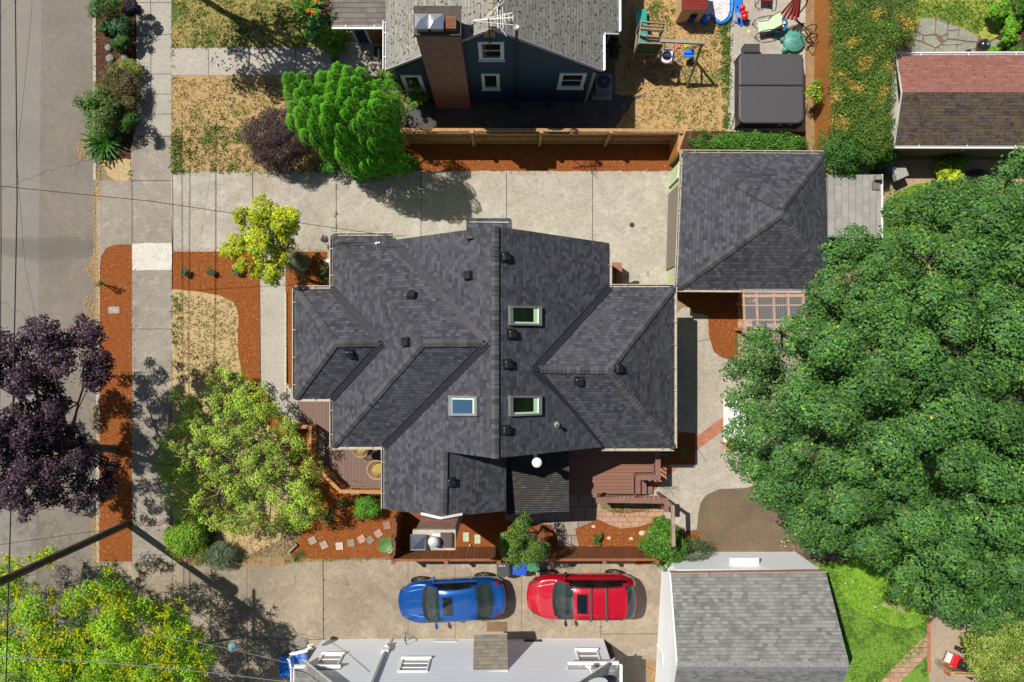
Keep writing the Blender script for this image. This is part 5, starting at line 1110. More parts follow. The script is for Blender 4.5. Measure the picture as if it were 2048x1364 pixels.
# ================================================================== back deck
bd = thing('deck', 'back deck of reddish brown boards with steps and railing', 'deck', P(1230, 950, 0)); zb = .7
dk2 = lines_mat('red_deck', (.235, .12, .085), (.185, .09, .065), 'Y', .145, .15, (.05, .022, .018), .45, grain=(.6, 3, 1)); dkp = noisy('deck_rail_paint', (.20, .10, .082), .7, scale=5, amt=.4)
b = MB(); b.prism([P(x, y, zb) for x, y in ((1136, 880), (1306, 880), (1306, 944), (1268, 945), (1268, 988), (1136, 988))], .1, zb); b.build('deck_floor', dk2, bd)
for i, (x0, x1, z) in enumerate(((1269, 1281, .55), (1282, 1293, .38), (1294, 1305, .2))):
    a, c = P(x0, 988, z), P(x1, 955, z); q = MB(); q.bb(a.x, c.x, a.y, c.y, z - .05, z); q.bb(a.x + .02, c.x - .02, a.y + .02, c.y - .02, 0, z - .06); q.build('step', dkp, bd)
railing(bd, [P(x, y, zb)[:2] for x, y in ((1306, 885), (1306, 946), (1268, 947))], zb, .95, dkp, bal=.17, w=.16)
q2 = [P(x, y, zb)[:2] for x, y in ((1190, 990), (1270, 991), (1322, 992))]; railing(bd, q2, zb, .95, dkp, bal=.17, w=.17)
q = MB(); a = P(1333, 1000, 1.65); c = P(1334, 1022, 1.5); q.beam((a.x, a.y, a.z), (a.x, c.y, 1.62), .2, .05); q.beam((a.x, c.y + .05, 0), (a.x, c.y + .05, 1.6), .1, .1); q.build('handrail', dkp, bd); q = MB(); a = P(1190, 995, 1.7); c = P(1189, 978, 1.7); q.beam((a.x, a.y, 1.66), (a.x, c.y, 1.67), .18, .05); q.build('handrail', dkp, bd)
# arbour beam behind it
ab = thing('arbor', 'grey wooden arbour beam on posts over the path, ending in the shrub', 'arbor', P(1344, 1050, 0)); gw = noisy('grey_wood', (.30, .215, .165), .85, scale=6, amt=.6); za = 2.35
a = P(1345, 1010, za); c = P(1347, 1092, za); q = MB(); q.beam(a, c, .13, .15); q.build('beam', gw, ab)
for v in (a.lerp(c, .04), a.lerp(c, .96)): q = MB(); q.bb(v.x - .055, v.x + .055, v.y - .055, v.y + .055, 0, za - .08); q.build('post', gw, ab)
# wooden pergola with clear corrugated sheet behind the garage
pg = thing('pergola', 'orange wooden pergola with clear ribbed roof behind the dark garage', 'pergola', P(1550, 620, 0)); zp = 2.5; ow = noisy('orange_wood', (.45, .20, .10), .75, scale=5, amt=.4)
q = MB()
for x in (1486, 1512, 1546, 1575, 1605): q.beam(P(x, 578, zp), P(x + 3, 652, zp), .06, .12)
q.build('rafter', ow, pg); q = MB(); 
for y in (580, 592, 611, 640): q.beam(P(1484, y, zp + .07), P(1612, y - 1, zp + .07), .05 if y != 592 else .11, .03)
q.build('purlin', ow, pg)
for x, y in ((1512, 600), (1512, 655), (1600, 655)): q = MB(); p = P(x, y, zp); q.bb(p.x - .06, p.x + .06, p.y - .06, p.y + .06, 0, zp - .06); q.build('post', ow, pg)
clr = mat('clear_sheet', (.75, .78, .82), .15, spec=.5, alpha=.16); q = MB(); A, B_ = P(1486, 578, zp + .1), P(1612, 660, zp + .1); n = 60; vs = []
for i in range(n + 1): x = A.x + (B_.x - A.x) * i / n; z = zp + .12 + (.02 if i % 2 else 0); vs += [(x, A.y, z), (x, B_.y, z)]
q.add(vs, [(2 * i, 2 * i + 1, 2 * i + 3, 2 * i + 2) for i in range(n)]); q.build('clear_roof_sheet', clr, pg)
# raised brick planter by the north-east inner corner
pl = thing('brick_planter', 'red brick stair wall beside the driveway in the corner of the house', 'planter', P(1232, 545, 0)); rb_ = brick_mat('new_red_brick', (.40, .13, .085), (.32, .10, .065), (.30, .18, .13), .11, .1, use='pos', ms=.012)
q = MB(); z = .9; a = P(1216, 525, z); c = P(1244, 570, z); wd = .23
q.prism([(a.x, a.y), (c.x, a.y), (c.x, a.y - wd), (a.x, a.y - wd)], 0, z); q.prism([(c.x - wd, a.y - wd - .001), (c.x, a.y - wd - .001), (c.x, c.y - .6), (c.x - wd, c.y - .6)], 0, z - .002); q.build('wall', rb_, pl)
q = MB(); q.bb(a.x, c.x - wd, c.y - .5, a.y - wd, .3, .45); q.build('landing', conc_path, pl)
# ================================================================== cars
tyre_m = noisy('tyre_rubber', (.018, .018, .018), .8, scale=20); rim_m = mat('alloy_rim', (.10, .10, .105), .3, .8); rim_l = mat('alloy_light', (.35, .35, .36), .3, .9)
car_glass = mat('car_glass', (.03, .055, .055), .03, spec=1.0, coat=1, alpha=.55); car_glass_dk = mat('car_side_glass', (.006, .007, .008), .04, spec=.8, coat=.6, alpha=.8)
chrome = mat('chrome', (.7, .7, .72), .15, 1.0); rubber = mat('black_trim', (.015, .015, .016), .5)
def car(label, cx, cy, ang, L, W, top, belt, Zr, paint, tw, tr, rails=False, group=None, mirror=None, glass_f=None, wheel_t=(.20, .795), tail=None):
    """body lofted from cross-sections front (t=0) to rear (t=1); top/belt = [(t, z)]"""
    tt = thing('car', label, 'car', (cx, cy, 0), group); M = Matrix.Translation((cx, cy, 0)) @ Matrix.Rotation(ang, 4, 'Z'); hw = W / 2
    def ip(tab, t):
        xs = [p[0] for p in tab]; ys = [p[1] for p in tab]; 
        i = max(0, min(len(xs) - 2, int(np.searchsorted(xs, t)) - 1)); u = (t - xs[i]) / (xs[i + 1] - xs[i]); u = min(1, max(0, u)); 
        h = lambda k: (ys[min(k + 1, len(ys) - 1)] - ys[max(k - 1, 0)]) / (xs[min(k + 1, len(xs) - 1)] - xs[max(k - 1, 0)]); d = xs[i + 1] - xs[i]
        return (2 * u**3 - 3 * u**2 + 1) * ys[i] + (u**3 - 2 * u**2 + u) * d * h(i) * .7 + (-2 * u**3 + 3 * u**2) * ys[i + 1] + (u**3 - u**2) * d * h(i + 1) * .7
    def wd(t):
        w = hw
        if t < .20: w *= 1 - .40 * ((.20 - t) / .20) ** 2.6
        if t > .84: w *= 1 - .24 * ((t - .84) / .16) ** 2.4
        return w
    def sec(t):
        w = wd(t); zb = ip(belt, t); zt = ip(top, t); g_ = max(.02, zt - zb); wr = .93 * w - .36 * min(g_, .62)
        low = .30 + (.12 if t < .03 or t > .97 else 0)
        pts = [(.80 * w, .20), (.93 * w, low), (.955 * w, .50), (1.0 * w, .66), (.985 * w, .5 * (zb + .72)), (.93 * w, zb), (.93 * w * .8 + wr * .2, zb + g_ * .22), (.93 * w * .4 + wr * .6, zb + g_ * .62), (wr, zb + g_ * .86), (wr * .9, zb + g_ * .95), (wr * .6, zb + g_ * .99), (wr * .3, zb + g_), (0, zb + g_ * 1.003)]
        x0 = (t - .5) * L; out = []
        for y, z in pts:
            k = (y / hw) ** 2; c = .26 * k * (1 - 2 * t) * (1 if t > .5 else 1.15); out.append((x0 + c + (.05 * (.6 - z) if t < .02 else 0), y, z))
        return out
    ts = sorted(set([0, .004, .015, .03] + [i / 72 for i in range(2, 71)] + [.97, .985, .996, 1] + [tw[0], tw[1], tr[0], tr[1]])); S = [sec(t) for t in ts]; K = len(S[0])
    parts = {n: MB() for n in ('body', 'windshield', 'rear_window', 'side_l', 'side_r')}
    mid = lambda i: (ts[i] + ts[i + 1]) / 2
    for i in range(len(ts) - 1):
        for j in range(K - 1):
            t = mid(i); n = 'body'
            if tw[0] < t < tw[1] and j >= 8: n = 'windshield'
            if tr[0] < t < tr[1] and j >= 8: n = 'rear_window'
            fr = (t - tw[0]) / (tr[0] - tw[0])
            if 6 <= j <= 7 and tw[0] + .07 < t < tr[0] + .035 and (j == 6 or (tw[0] + .12 < t < tr[0] - .02)): n = 'side'
            for sgn in (1, -1):
                q = [S[i][j], S[i + 1][j], S[i + 1][j + 1], S[i][j + 1]]; q = [Vector((x, y * sgn, z)) for x, y, z in q]
                if sgn < 0: q.reverse()
                nn = n if n != 'side' else ('side_l' if sgn > 0 else 'side_r'); parts[nn].add([M @ v for v in q], [(3, 2, 1, 0)], 0, smooth=True)
    for s_, fl in ((S[0], 1), (S[-1], -1)):
        ring = [Vector(p) for p in s_] + [Vector((x, -y, z)) for x, y, z in reversed(s_[:-1])]; ring = [M @ v for v in ring]
        parts['body'].poly(ring if fl > 0 else ring[::-1])
    def bld(mb, n, m):
        o = mb.build(n, m, tt); me = o.data
        import bmesh
        bm = bmesh.new(); bm.from_mesh(me); bmesh.ops.remove_doubles(bm, verts=bm.verts, dist=.0008); bmesh.ops.recalc_face_normals(bm, faces=bm.faces); bm.to_mesh(me); bm.free(); return o
    body = bld(parts['body'], 'body', paint); bld(parts['windshield'], 'windshield', glass_f or car_glass); bld(parts['rear_window'], 'rear_window', car_glass)
    bld(parts['side_l'], 'side_window', car_glass_dk); bld(parts['side_r'], 'side_window', car_glass_dk)
    it = MB(); it.M = M; X = lambda t: (t - .5) * L
    it.bb(X(tw[0] - .02), X(tr[1] - .04), -hw * .84, hw * .84, .32, .38, 1); it.bb(X(tw[0] - .03), X(tw[0] + .10), -hw * .76, hw * .76, .6, ip(belt, tw[0]) - .01, 0); it.bb(X(tr[0] + .03), X(tr[1] - .03), -hw * .72, hw * .72, .5, ip(belt, tr[0]) - .06, 1)
    for xx, sy in ((.455, .37), (.455, -.37), (.66, .40), (.66, 0.), (.66, -.40)):
        it.box((X(xx), sy * .95, .56), (.48, .42, .14), mi=2); it.box((X(xx) + .27, sy * .95, .82), (.13, .42, .56), ry=.22, mi=2); it.box((X(xx) + .33, sy * .95, 1.13), (.09, .22, .16), ry=.2, mi=2)
    it.tube([(X(tw[0] + .125) + .05 * math.sin(a_), .37 + .17 * math.cos(a_), .93 + .14 * math.sin(a_)) for a_ in np.linspace(0, 2 * math.pi, 19)[:-1]], .016, 6, mi=1, closed=True); it.M = None
    it.build('interior', [mat('dash_grey', (.10, .10, .10), .6), mat('cabin_dark', (.03, .03, .03), .8), mat('seat_grey', (.13, .125, .115), .8)], tt)
    def at(t, yf, dz=0):            # point on the skin
        s_ = sec(t); ys = [p[1] for p in s_]; y = abs(yf) * hw
        for j in range(K - 1, 0, -1):
            if s_[j][1] <= y <= s_[j - 1][1] + 1e-6:
                u = (y - s_[j][1]) / max(1e-6, s_[j - 1][1] - s_[j][1]); z = s_[j][2] + (s_[j - 1][2] - s_[j][2]) * u; x = s_[j][0] + (s_[j - 1][0] - s_[j][0]) * u; return Vector((x, yf * hw, z + dz))
        return Vector((s_[5][0], yf * hw, s_[5][2] + dz))
    def patch(t0, t1, y0, y1, dz, nt=6, ny=8, mi=0, b=None, rnd=0):
        b = b or MB(); vs = []
        for i in range(nt + 1):
            for j in range(ny + 1):
                t = t0 + (t1 - t0) * i / nt; y = y0 + (y1 - y0) * j / ny; vs.append(M @ at(t, y, dz))
        b.add(vs, [(i * (ny + 1) + j, i * (ny + 1) + j + 1, (i + 1) * (ny + 1) + j + 1, (i + 1) * (ny + 1) + j) for i in range(nt) for j in range(ny)], mi, smooth=True); return b
    # sunroof, cowl, seams
    s0 = tw[1] + .035; patch(s0, s0 + .085, -.40, .40, .006).build('sunroof', mat('sunroof_glass', (.006, .008, .012), .05, spec=.8, coat=.6), tt)
    b = patch(s0 - .004, s0 + .089, -.43, .43, .003); b.build('sunroof_seal', rubber, tt)
    b = patch(tw[0] - .022, tw[0] + .004, -.74, .74, .007, 2, 14); b.build('cowl', rubber, tt)
    b = MB()
    for a_, c_ in ((-.55, .0), (.0, .5)): b.beam(M @ (at(tw[0] + .012, a_) + Vector((0, 0, .03))), M @ (at(tw[0] + .035, c_) + Vector((0, 0, .03))), .018, .014)
    b.build('wiper', rubber, tt)
    b = MB()                          # shut lines: bonnet and doors
    for sgn in (1, -1):
        b.tube([M @ at(.03 + i * (tw[0] - .05) / 8, sgn * (.70 + .10 * i / 8), .004) for i in range(9)], .006, 4)
    b.tube([M @ at(.035, -.70 + i * .14, .004) for i in range(11)], .006, 4)
    for sgn in (1, -1):
        for t in (tw[0] + .05, (tw[0] + tr[0]) / 2 + .045, tr[0] - .01):
            s_ = sec(t); b.tube([M @ Vector((x, y * sgn * 1.003, z)) for x, y, z in s_[2:7]], .005, 4)
    b.build('shut_line', rubber, tt)
    for sgn in (1, -1):               # crease highlights on the bonnet
        b = MB(); n = 9
        vs = []
        for i in range(n): t = .05 + i * (tw[0] - .07) / (n - 1); y = .50 + .18 * i / (n - 1); vs += [M @ at(t, sgn * (y - .035), .0015), M @ at(t, sgn * y, .014), M @ at(t, sgn * (y + .035), .0015)]
        b.add(vs, [(3 * i + k, 3 * i + k + 1, 3 * i + k + 4, 3 * i + k + 3) for i in range(n - 1) for k in (0, 1)], smooth=True); b.build('bonnet_crease', paint, tt)
    hl = mat('headlight_lens', (.06, .065, .07), .08, spec=.9, coat=1); tl = mat('tail_lens', (.16, .012, .012), .12, spec=.7, coat=1)
    for sgn in (1, -1):
        patch(.02, .06, sgn * .60, sgn * .76, .006, 6, 4).build('headlight', [hl if tail is None else tail], tt); patch(.93, .975, sgn * .62, sgn * .86, .006, 4, 4).build('taillight', tl, tt)
    for sgn in (1, -1):               # mirrors
        b = MB(); p = at(tw[0] + .075, sgn * .90); b.M = M; b.ell((p.x + .02, sgn * (hw + .10), p.z - .02), .075, .125, .075, 12, 8, rot=.25 * -sgn); b.beam((p.x + .02, sgn * (hw - .05), p.z - .05), (p.x + .02, sgn * (hw + .05), p.z - .04), .07, .04); b.M = None; b.build('mirror', mirror or paint, tt)
        for t in ((tw[0] + tr[0]) / 2 - .0, tr[0] - .05):
            b = MB(); b.M = M; x = (t - .5) * L; b.beam((x - .09, sgn * (hw + .012), .79), (x + .09, sgn * (hw + .012), .80), .035, .03); b.M = None; b.build('door_handle', chrome if not rails else paint, tt)
        b = MB(); b.tube([M @ (Vector((sec(t)[5][0], sec(t)[5][1] * sgn * 1.0, sec(t)[5][2] + .012))) for t in np.linspace(tw[0] + .06, tr[0] + .035, 14)], .010, 5); b.build('window_trim', chrome if not rails else rubber, tt)
        b = MB(); b.M = M
        for t in wheel_t: x = (t - .5) * L; hl_ = wd(t); b.cyl((x, sgn * (hl_ * .88), .35), (x, sgn * (hl_ * .966), .35), .385, .38, 30)
        b.M = None; b.build('wheel_arch', rubber, tt)
        for t in wheel_t:
            x = (t - .5) * L; R = .335; hwl = wd(t) - .02; b = MB(); b.M = M
            pr = [(R - .07, -.02), (R - .02, -.005), (R, -.03), (R, -.18), (R - .03, -.21)]; n = 32; vs = []
            for r, yy in pr:
                for i in range(n): a = 2 * math.pi * i / n; vs.append((x + r * math.cos(a), sgn * (hwl + .015 + yy), .345 + r * math.sin(a)))
            b.add(vs, [(k_ * n + i, k_ * n + (i + 1) % n, (k_ + 1) * n + (i + 1) % n, (k_ + 1) * n + i) for k_ in range(4) for i in range(n)], smooth=True); b.M = None
            w_ = b.build('wheel', tyre_m, tt); b = MB(); b.M = M; y0 = sgn * (hwl - .03)
            b.cyl((x, y0 - sgn * .02, .345), (x, y0, .345), R - .07, n=28); 
            for k_ in range(5):
                a = 2 * math.pi * k_ / 5 + .3
                b.beam((x, y0 + sgn * .012, .345), (x + math.cos(a) * (R - .08), y0 + sgn * .012, .345 + math.sin(a) * (R - .08)), .05, .02, 1, up=Vector((0, 1, 0)))
            b.cyl((x, y0, .345), (x, y0 + sgn * .025, .345), .05, n=12, mi=1); b.M = None; b.build('rim', [rim_m, rim_l], w_)
    b = MB(); b.M = M; p = at(tr[0] - .045, 0); b.add([(p.x - .09, 0, p.z), (p.x + .07, -.02, p.z), (p.x + .07, .02, p.z), (p.x + .05, 0, p.z + .07)], [(0, 1, 3), (1, 2, 3), (2, 0, 3), (0, 2, 1)]); b.M = None; b.build('antenna_fin', paint, tt)
    b = MB(); vs = []; b.M = M; e = [at(1 - .002, y * .1, 0) for y in range(-7, 8)]; b.tube([(v.x + .02, v.y, v.z * .72) for v in e], .03, 6); b.M = None; b.build('rear_bumper_trim', rubber, tt)
    if rails:
        for sgn in (1, -1):
            b = MB(); b.tube([M @ at(t, sgn * .70, .05 if 0 < i < 11 else .0) for i, t in enumerate(np.linspace(tw[1] + .02, tr[0] - .03, 12))], .02, 6); b.build('roof_rail', rubber, tt)
        for t in (tw[1] + .15, tw[1] + .285):
            b = MB(); b.M = M; z = at(t, .5).z + .08; x = (t - .5) * L; b.beam((x, -hw * .74, z), (x, hw * .74, z), .075, .03); b.M = None; b.build('crossbar', mat('bar_grey', (.10, .10, .105), .35, .3), tt)
        patch(tr[1] - .003, tr[1] + .03, -.62, .62, .012, 3, 10).build('rear_spoiler_trim', rubber, tt)
    return tt, at, M
blue = mat('blue_paint', (.002, .06, .28), .25, .4, .6, 1.0); red = mat('red_paint', (.42, .002, .014), .28, .15, .6, 1.0)
for m_, c2 in ((blue, (.003, .10, .42)), (red, (.5, .005, .022))):
    k = N(m_); k.color(k.mix(k.ramp(k.noise(k.obj(), 220, 2), [(.4, 0.), (.6, 1.)]), tuple(m_.node_tree.nodes['Principled BSDF'].inputs['Base Color'].default_value)[:3], c2))
grpc = 'cars parked in the driveway'
car('blue sedan parked in front of the red car on the south driveway', -2.36, -10.62, math.radians(3.6), 4.62, 1.80,
    [(0, .62), (.03, .70), (.10, .80), (.245, .93), (.30, 1.12), (.39, 1.36), (.48, 1.43), (.62, 1.43), (.745, 1.37), (.83, 1.19), (.905, 1.03), (.95, 1.01), (.985, .97), (1, .80)],
    [(0, .56), (.05, .68), (.25, .86), (.5, .90), (.8, .96), (.93, .96), (1, .76)], 1.43, blue, (.25, .395), (.735, .885), group=grpc)
car('red crossover with black roof bars parked behind the blue sedan', 3.20, -10.47, math.radians(.4), 4.76, 1.88,
    [(0, .72), (.03, .84), (.10, .98), (.24, 1.08), (.30, 1.28), (.385, 1.55), (.48, 1.64), (.65, 1.66), (.84, 1.62), (.93, 1.50), (.965, 1.30), (.985, 1.12), (1, .85)],
    [(0, .62), (.05, .80), (.24, .98), (.5, 1.02), (.85, 1.08), (.95, 1.06), (1, .78)], 1.66, red, (.245, .40), (.875, .972), rails=True, group=grpc, mirror=mat('dark_chrome', (.03, .03, .035), .15, .8, coat=1))
# ================================================================== bins by the fence
def bin_(label, px, py, w, d, h, col, lidcol=None, rz=0, name='bin', text=None):
    t = thing(name, label, 'bin', P(px, py, 0)); c = P(px, py, h); q = MB(); m = noisy(name + '_' + str(len(MATS)), col, .5, amt=.2, bump=0)
    q.M = Matrix.Translation((c.x, c.y, 0)) @ Matrix.Rotation(rz, 4, 'Z')
    q.add([(-w * .42, -d * .42, .05), (w * .42, -d * .42, .05), (w * .42, d * .42, .05), (-w * .42, d * .42, .05), (-w * .5, -d * .5, h - .06), (w * .5, -d * .5, h - .06), (w * .5, d * .5, h - .06), (-w * .5, d * .5, h - .06)], [(0, 3, 2, 1), (4, 5, 6, 7), (0, 1, 5, 4), (1, 2, 6, 5), (2, 3, 7, 6), (3, 0, 4, 7)]); q.M = None; q.build('body', m, t)
    q = MB(); q.M = Matrix.Translation((c.x, c.y, 0)) @ Matrix.Rotation(rz, 4, 'Z'); q.box((0, 0, h - .03), (w * 1.06, d * 1.06, .05)); q.box((0, 0, h), (w * .8, d * .8, .03)); q.box((0, -d * .56, h - .04), (w * .5, .06, .05)); q.M = None
    q.build('lid', m if lidcol is None else noisy(name + '_lid_' + str(len(MATS)), lidcol, .45, amt=.2, bump=0), t); return t
bin_('dark grey wheeled bin with pale stamp at the front corner behind the blue car', 1006, 1139, .5, .55, .95, (.05, .05, .055), (.06, .06, .065), rz=.05)
bin_('blue recycling bin under the small tree beside the fence', 1039, 1138, .55, .45, .85, (.01, .06, .42), (.012, .08, .5))
bin_('green wheeled bin beside the blue recycling bin, half under the tree', 1065, 1130, .55, .45, .8, (.03, .12, .07), (.05, .20, .11))
q = MB(); c = P(1003, 1134, .97)
for i, w_ in enumerate((.05, .06, .04, .05)): q.box((c.x - .10 + i * .075, c.y + .05, .975), (w_, .07, .006))
tag(q.build('bin_stamp', mat('pale_print', (.35, .35, .36), .6)), 'faint pale print on the lid of the dark grey bin', 'print')
bin_('bright blue plastic crate by the left corner of the white house', 571, 1334, .50, .80, .55, (.01, .13, .52), (.012, .16, .62), name='crate')
# glider bench with blue cushions
gs = thing('glider_bench', 'white metal glider bench with blue cushions beside the white house', 'bench', P(610, 1312, 0)); wm = mat('bench_white', (.82, .81, .76), .5); cu = noisy('blue_cushion', (.09, .22, .60), .9, scale=5, amt=.4)
MG = Matrix.Translation(P(608, 1312, 0)) @ Matrix.Rotation(.22, 4, 'Z'); q = MB(); q.M = MG
for y in (-.42, .42): q.beam((-.35, y, .62), (.42, y, .58), .12, .05); q.beam((-.3, y, 0), (-.3, y, .6), .05, .05); q.beam((.38, y, 0), (.38, y, .58), .05, .05); q.beam((-.45, y, .03), (.5, y, .03), .06, .05)
q.beam((.3, .5, .9), (.75, .68, .95), .07, .04); q.beam((-.25, -.38, 1.0), (-.25, .38, 1.0), .05, .05); q.beam((-.25, -.38, .4), (-.33, -.38, 1.0), .04, .04); q.beam((-.25, .38, .4), (-.33, .38, 1.0), .04, .04)
q.M = None; q.build('frame', wm, gs)
q = MB(); q.M = MG
for i in range(2): q.ell((-.10 + i * .27, 0, .52), .16, .37, .08, 16, 8)
q.M = None; q.build('seat_cushion', cu, gs); q = MB(); q.M = MG; q.box((-.1, 0, .45), (.35, .74, .1)); q.box((.17, 0, .45), (.26, .74, .1)); q.box((-.27, 0, .75), (.08, .72, .45), ry=-.15); q.M = None; q.build('back_cushion', cu, gs)
# ================================================================== hot tub
ht = thing('hot_tub', 'square hot tub under a dark grey folding cover on the concrete patio', 'hot tub', P(1541, 180, 0)); cov = noisy('cover_vinyl', (.062, .062, .07), .6, scale=30, amt=.25, bump=.15)
zh = .92; a, c = P(1480, 246, zh), P(1606, 108, zh); q = MB(); q.prism(smooth_poly([(a.x + .08, a.y + .25), (a.x + .25, a.y + .08), (c.x - .2, a.y + .08), (c.x - .04, a.y + .25), (c.x - .04, c.y - .2), (c.x - .2, c.y - .04), (a.x + .25, c.y - .04), (a.x + .08, c.y - .2)], 3), 0, zh - .1); q.build('tub', mat('tub_dark', (.045, .04, .042), .6), ht)
for y0, y1, sl_ in ((170.5, 108, 1), (246, 172.5, -1)):
    p, r = P(1478, y0, zh), P(1607, y1, zh); q = MB(); ra = .28; x0, x1, ylo, yhi = p.x, r.x, min(p.y, r.y), max(p.y, r.y)
    def rc(x0, x1, y0, y1, cr, n=6):
        out = []
        for cx, cy, s, on in ((x1, y1, 0, cr[0]), (x0, y1, 1, cr[1]), (x0, y0, 2, cr[2]), (x1, y0, 3, cr[3])):
            sx = -1 if cx == x1 else 1; sy = -1 if cy == y1 else 1; R_ = on
            for i in range(n + 1): an = math.pi / 2 * (s + i / n); out.append((cx + sx * R_ + R_ * math.cos(an), cy + sy * R_ + R_ * math.sin(an)))
        return out
    pr_ = rc(x0, x1, ylo, yhi, (ra, ra, .03, .03) if sl_ > 0 else (.03, .03, ra, ra)); q.prism(pr_, zh - .07, zh); cxm, cym = (x0 + x1) / 2, (ylo + yhi) / 2
    n = len(pr_); q.add([(x, y, zh) for x, y in pr_] + [(cxm + (x - cxm) * .95, cym + (y - cym) * .94, zh + .03) for x, y in pr_], [(i, (i + 1) % n, n + (i + 1) % n, n + i) for i in range(n)], smooth=True)
    q.add([(cxm + (x - cxm) * .95, cym + (y - cym) * .94, zh + .03) for x, y in pr_], [tuple(range(n))]); q.build('cover_half', cov, ht)
q = MB(); 
for sx in (a.x - .02, c.x + .1):
    q.tube([(sx, (a.y + c.y) / 2, zh + .02), (sx - .1 if sx < c.x else sx + .04, a.y + .1, .35), (sx - .14 if sx < c.x else sx + .04, a.y + .05, .05)], .018, 6)
q.build('cover_lifter', rubber, ht)
q = MB(); p = P(1505, 104, .55); 
for i in range(4): q.bb(p.x - .33, p.x + .33, p.y + .03 + i * .09, p.y + .105 + i * .09, .50 - .0 * i, .53)
q.bb(p.x - .33, p.x + .33, p.y, p.y + .38, 0, .48); tag(q.build('step_stool', mat('step_plastic', (.07, .065, .068), .6)), 'dark grey plastic step standing against the hot tub', 'step')
q = MB(); p = P(1557, 244, .5)
for x in (1560, 1581): v = P(x, 243, .6); q.bb(v.x - .04, v.x + .04, a.y + .04, a.y + .07, .5, .6)
q.build('label_plate', whitem, ht)
# ================================================================== air conditioner
ac = thing('air_conditioner', 'grey blue outdoor air conditioner with round fan grille at the corner of the navy house', 'air conditioner', P(1207, 175, 0)); z = .85; a, c = P(1191, 180, z), P(1224, 147, z); q = MB()
q.prism(rc(a.x, c.x, a.y, c.y, (.12, .12, .12, .12)), .1, z); q.build('body', noisy('ac_paint', (.20, .24, .29), .5, amt=.2), ac); m_ = ((a.x + c.x) / 2, (a.y + c.y) / 2)
q = MB(); q.cyl((*m_, z), (*m_, z + .01), .29, n=28); q.build('fan_well', mat('fan_dark', (.02, .03, .04), .6), ac); q = MB()
for r in (.06, .11, .16, .21, .26, .30): q.tube([(m_[0] + r * math.cos(t), m_[1] + r * math.sin(t), z + .025) for t in np.linspace(0, 2 * math.pi, 29)[:-1]], .006, 4, closed=True)
for i in range(4): t = i * math.pi / 4; q.beam((m_[0] - .3 * math.cos(t), m_[1] - .3 * math.sin(t), z + .02), (m_[0] + .3 * math.cos(t), m_[1] + .3 * math.sin(t), z + .02), .008, .008)
q.cyl((*m_, z + .02), (*m_, z + .04), .05, n=14); q.build('fan_grille', mat('grille_grey', (.22, .26, .31), .5), ac); q = MB(); q.bb(a.x - .08, c.x + .1, a.y - .12, c.y + .05, 0, .1); q.build('pad', conc_path, ac)
# ================================================================== swing set
sw = thing('swing_set', 'wooden swing set with green slide, white ring seat and blue swing on the dry lawn', 'swing set', P(1340, 120, 0)); wdm = noisy('play_wood', (.27, .20, .13), .85, scale=6, amt=.5)
zt = 2.0; A = [P(1270, 103, 1.45), P(1316, 105, 1.45), P(1322, 66, 1.45), P(1275, 62, 1.45)]; A = [Vector((p.x, p.y, 0)) for p in A]; top_z = 2.25
for p in A: q = MB(); q.beam(p, p + Vector((0, 0, top_z)), .09, .09); q.build('post', wdm, sw)
q = MB()
for i in range(9): u = (i + .5) / 9; s0_ = A[0].lerp(A[3], u); s1_ = A[1].lerp(A[2], u); q.beam(s0_ + Vector((0, 0, 1.2)), s1_ + Vector((0, 0, 1.2)), A[0].lerp(A[3], 0).y * 0 + .085, .03)
q.build('platform', noisy('grey_planks', (.24, .19, .15), .9, amt=.5), sw); q = MB()
for i in range(4):
    s0_, s1_ = A[i], A[(i + 1) % 4]
    for z in ((top_z, 1.95, 1.6) if i == 2 else (top_z - .02 * i, 1.3)): q.beam(s0_ + Vector((0, 0, z)), s1_ + Vector((0, 0, z)), .05, .09)
for k_, z in ((0, .35), (0, .8)): q.beam(A[0] + Vector((-.05, -.05, z)), A[1] + Vector((.05, -.05, z)), .05, .06)
q.beam(A[3].lerp(A[0], .3) + Vector((0, 0, top_z)), A[2].lerp(A[1], .3) + Vector((0, 0, top_z)), .06, .06); q.build('frame_rail', wdm, sw)
q = MB(); q.add([A[0] + Vector((0, .02, 1.25)), A[1] + Vector((0, .02, 1.25)), A[1] + Vector((0, .02, 2.2)), A[0] + Vector((0, .02, 2.2))], [(0, 1, 2, 3)]); q.add([A[0] + Vector((0, .05, 1.25)), A[1] + Vector((0, .05, 1.25)), A[1] + Vector((0, .05, 2.2)), A[0] + Vector((0, .05, 2.2))], [(3, 2, 1, 0)])
q.build('green_panel', noisy('green_tarp', (.02, .11, .05), .7, scale=4, amt=.6), sw); slm = mat('slide_green', (.02, .30, .26), .35, spec=.5); q = MB()
s0_, s1_ = P(1284, 85, 1.35), P(1281, 20, .25); n = 10
for i in range(n):
    u0, u1 = i / n, (i + 1) / n; zf = lambda u: 1.35 - 1.15 * (u ** .9) if u < .9 else .3
    p, r = Vector((s0_.x + (s1_.x - s0_.x) * u0, s0_.y + (s1_.y - s0_.y) * u0, zf(u0))), Vector((s0_.x + (s1_.x - s0_.x) * u1, s0_.y + (s1_.y - s0_.y) * u1, zf(u1)))
    q.beam(p, r, .42, .03); q.beam(p + Vector((.22, 0, .06)), r + Vector((.22, 0, .06)), .04, .14); q.beam(p - Vector((.22, 0, -.06)), r - Vector((.22, 0, -.06)), .04, .14)
q.build('slide', slm, sw); b0, b1 = P(1320, 82, 2.3), P(1410, 86, 2.3); q = MB(); q.beam(b0, b1, .11, .11); q.build('beam', noisy('beam_wood', (.28, .26, .22), .85, amt=.4), sw)
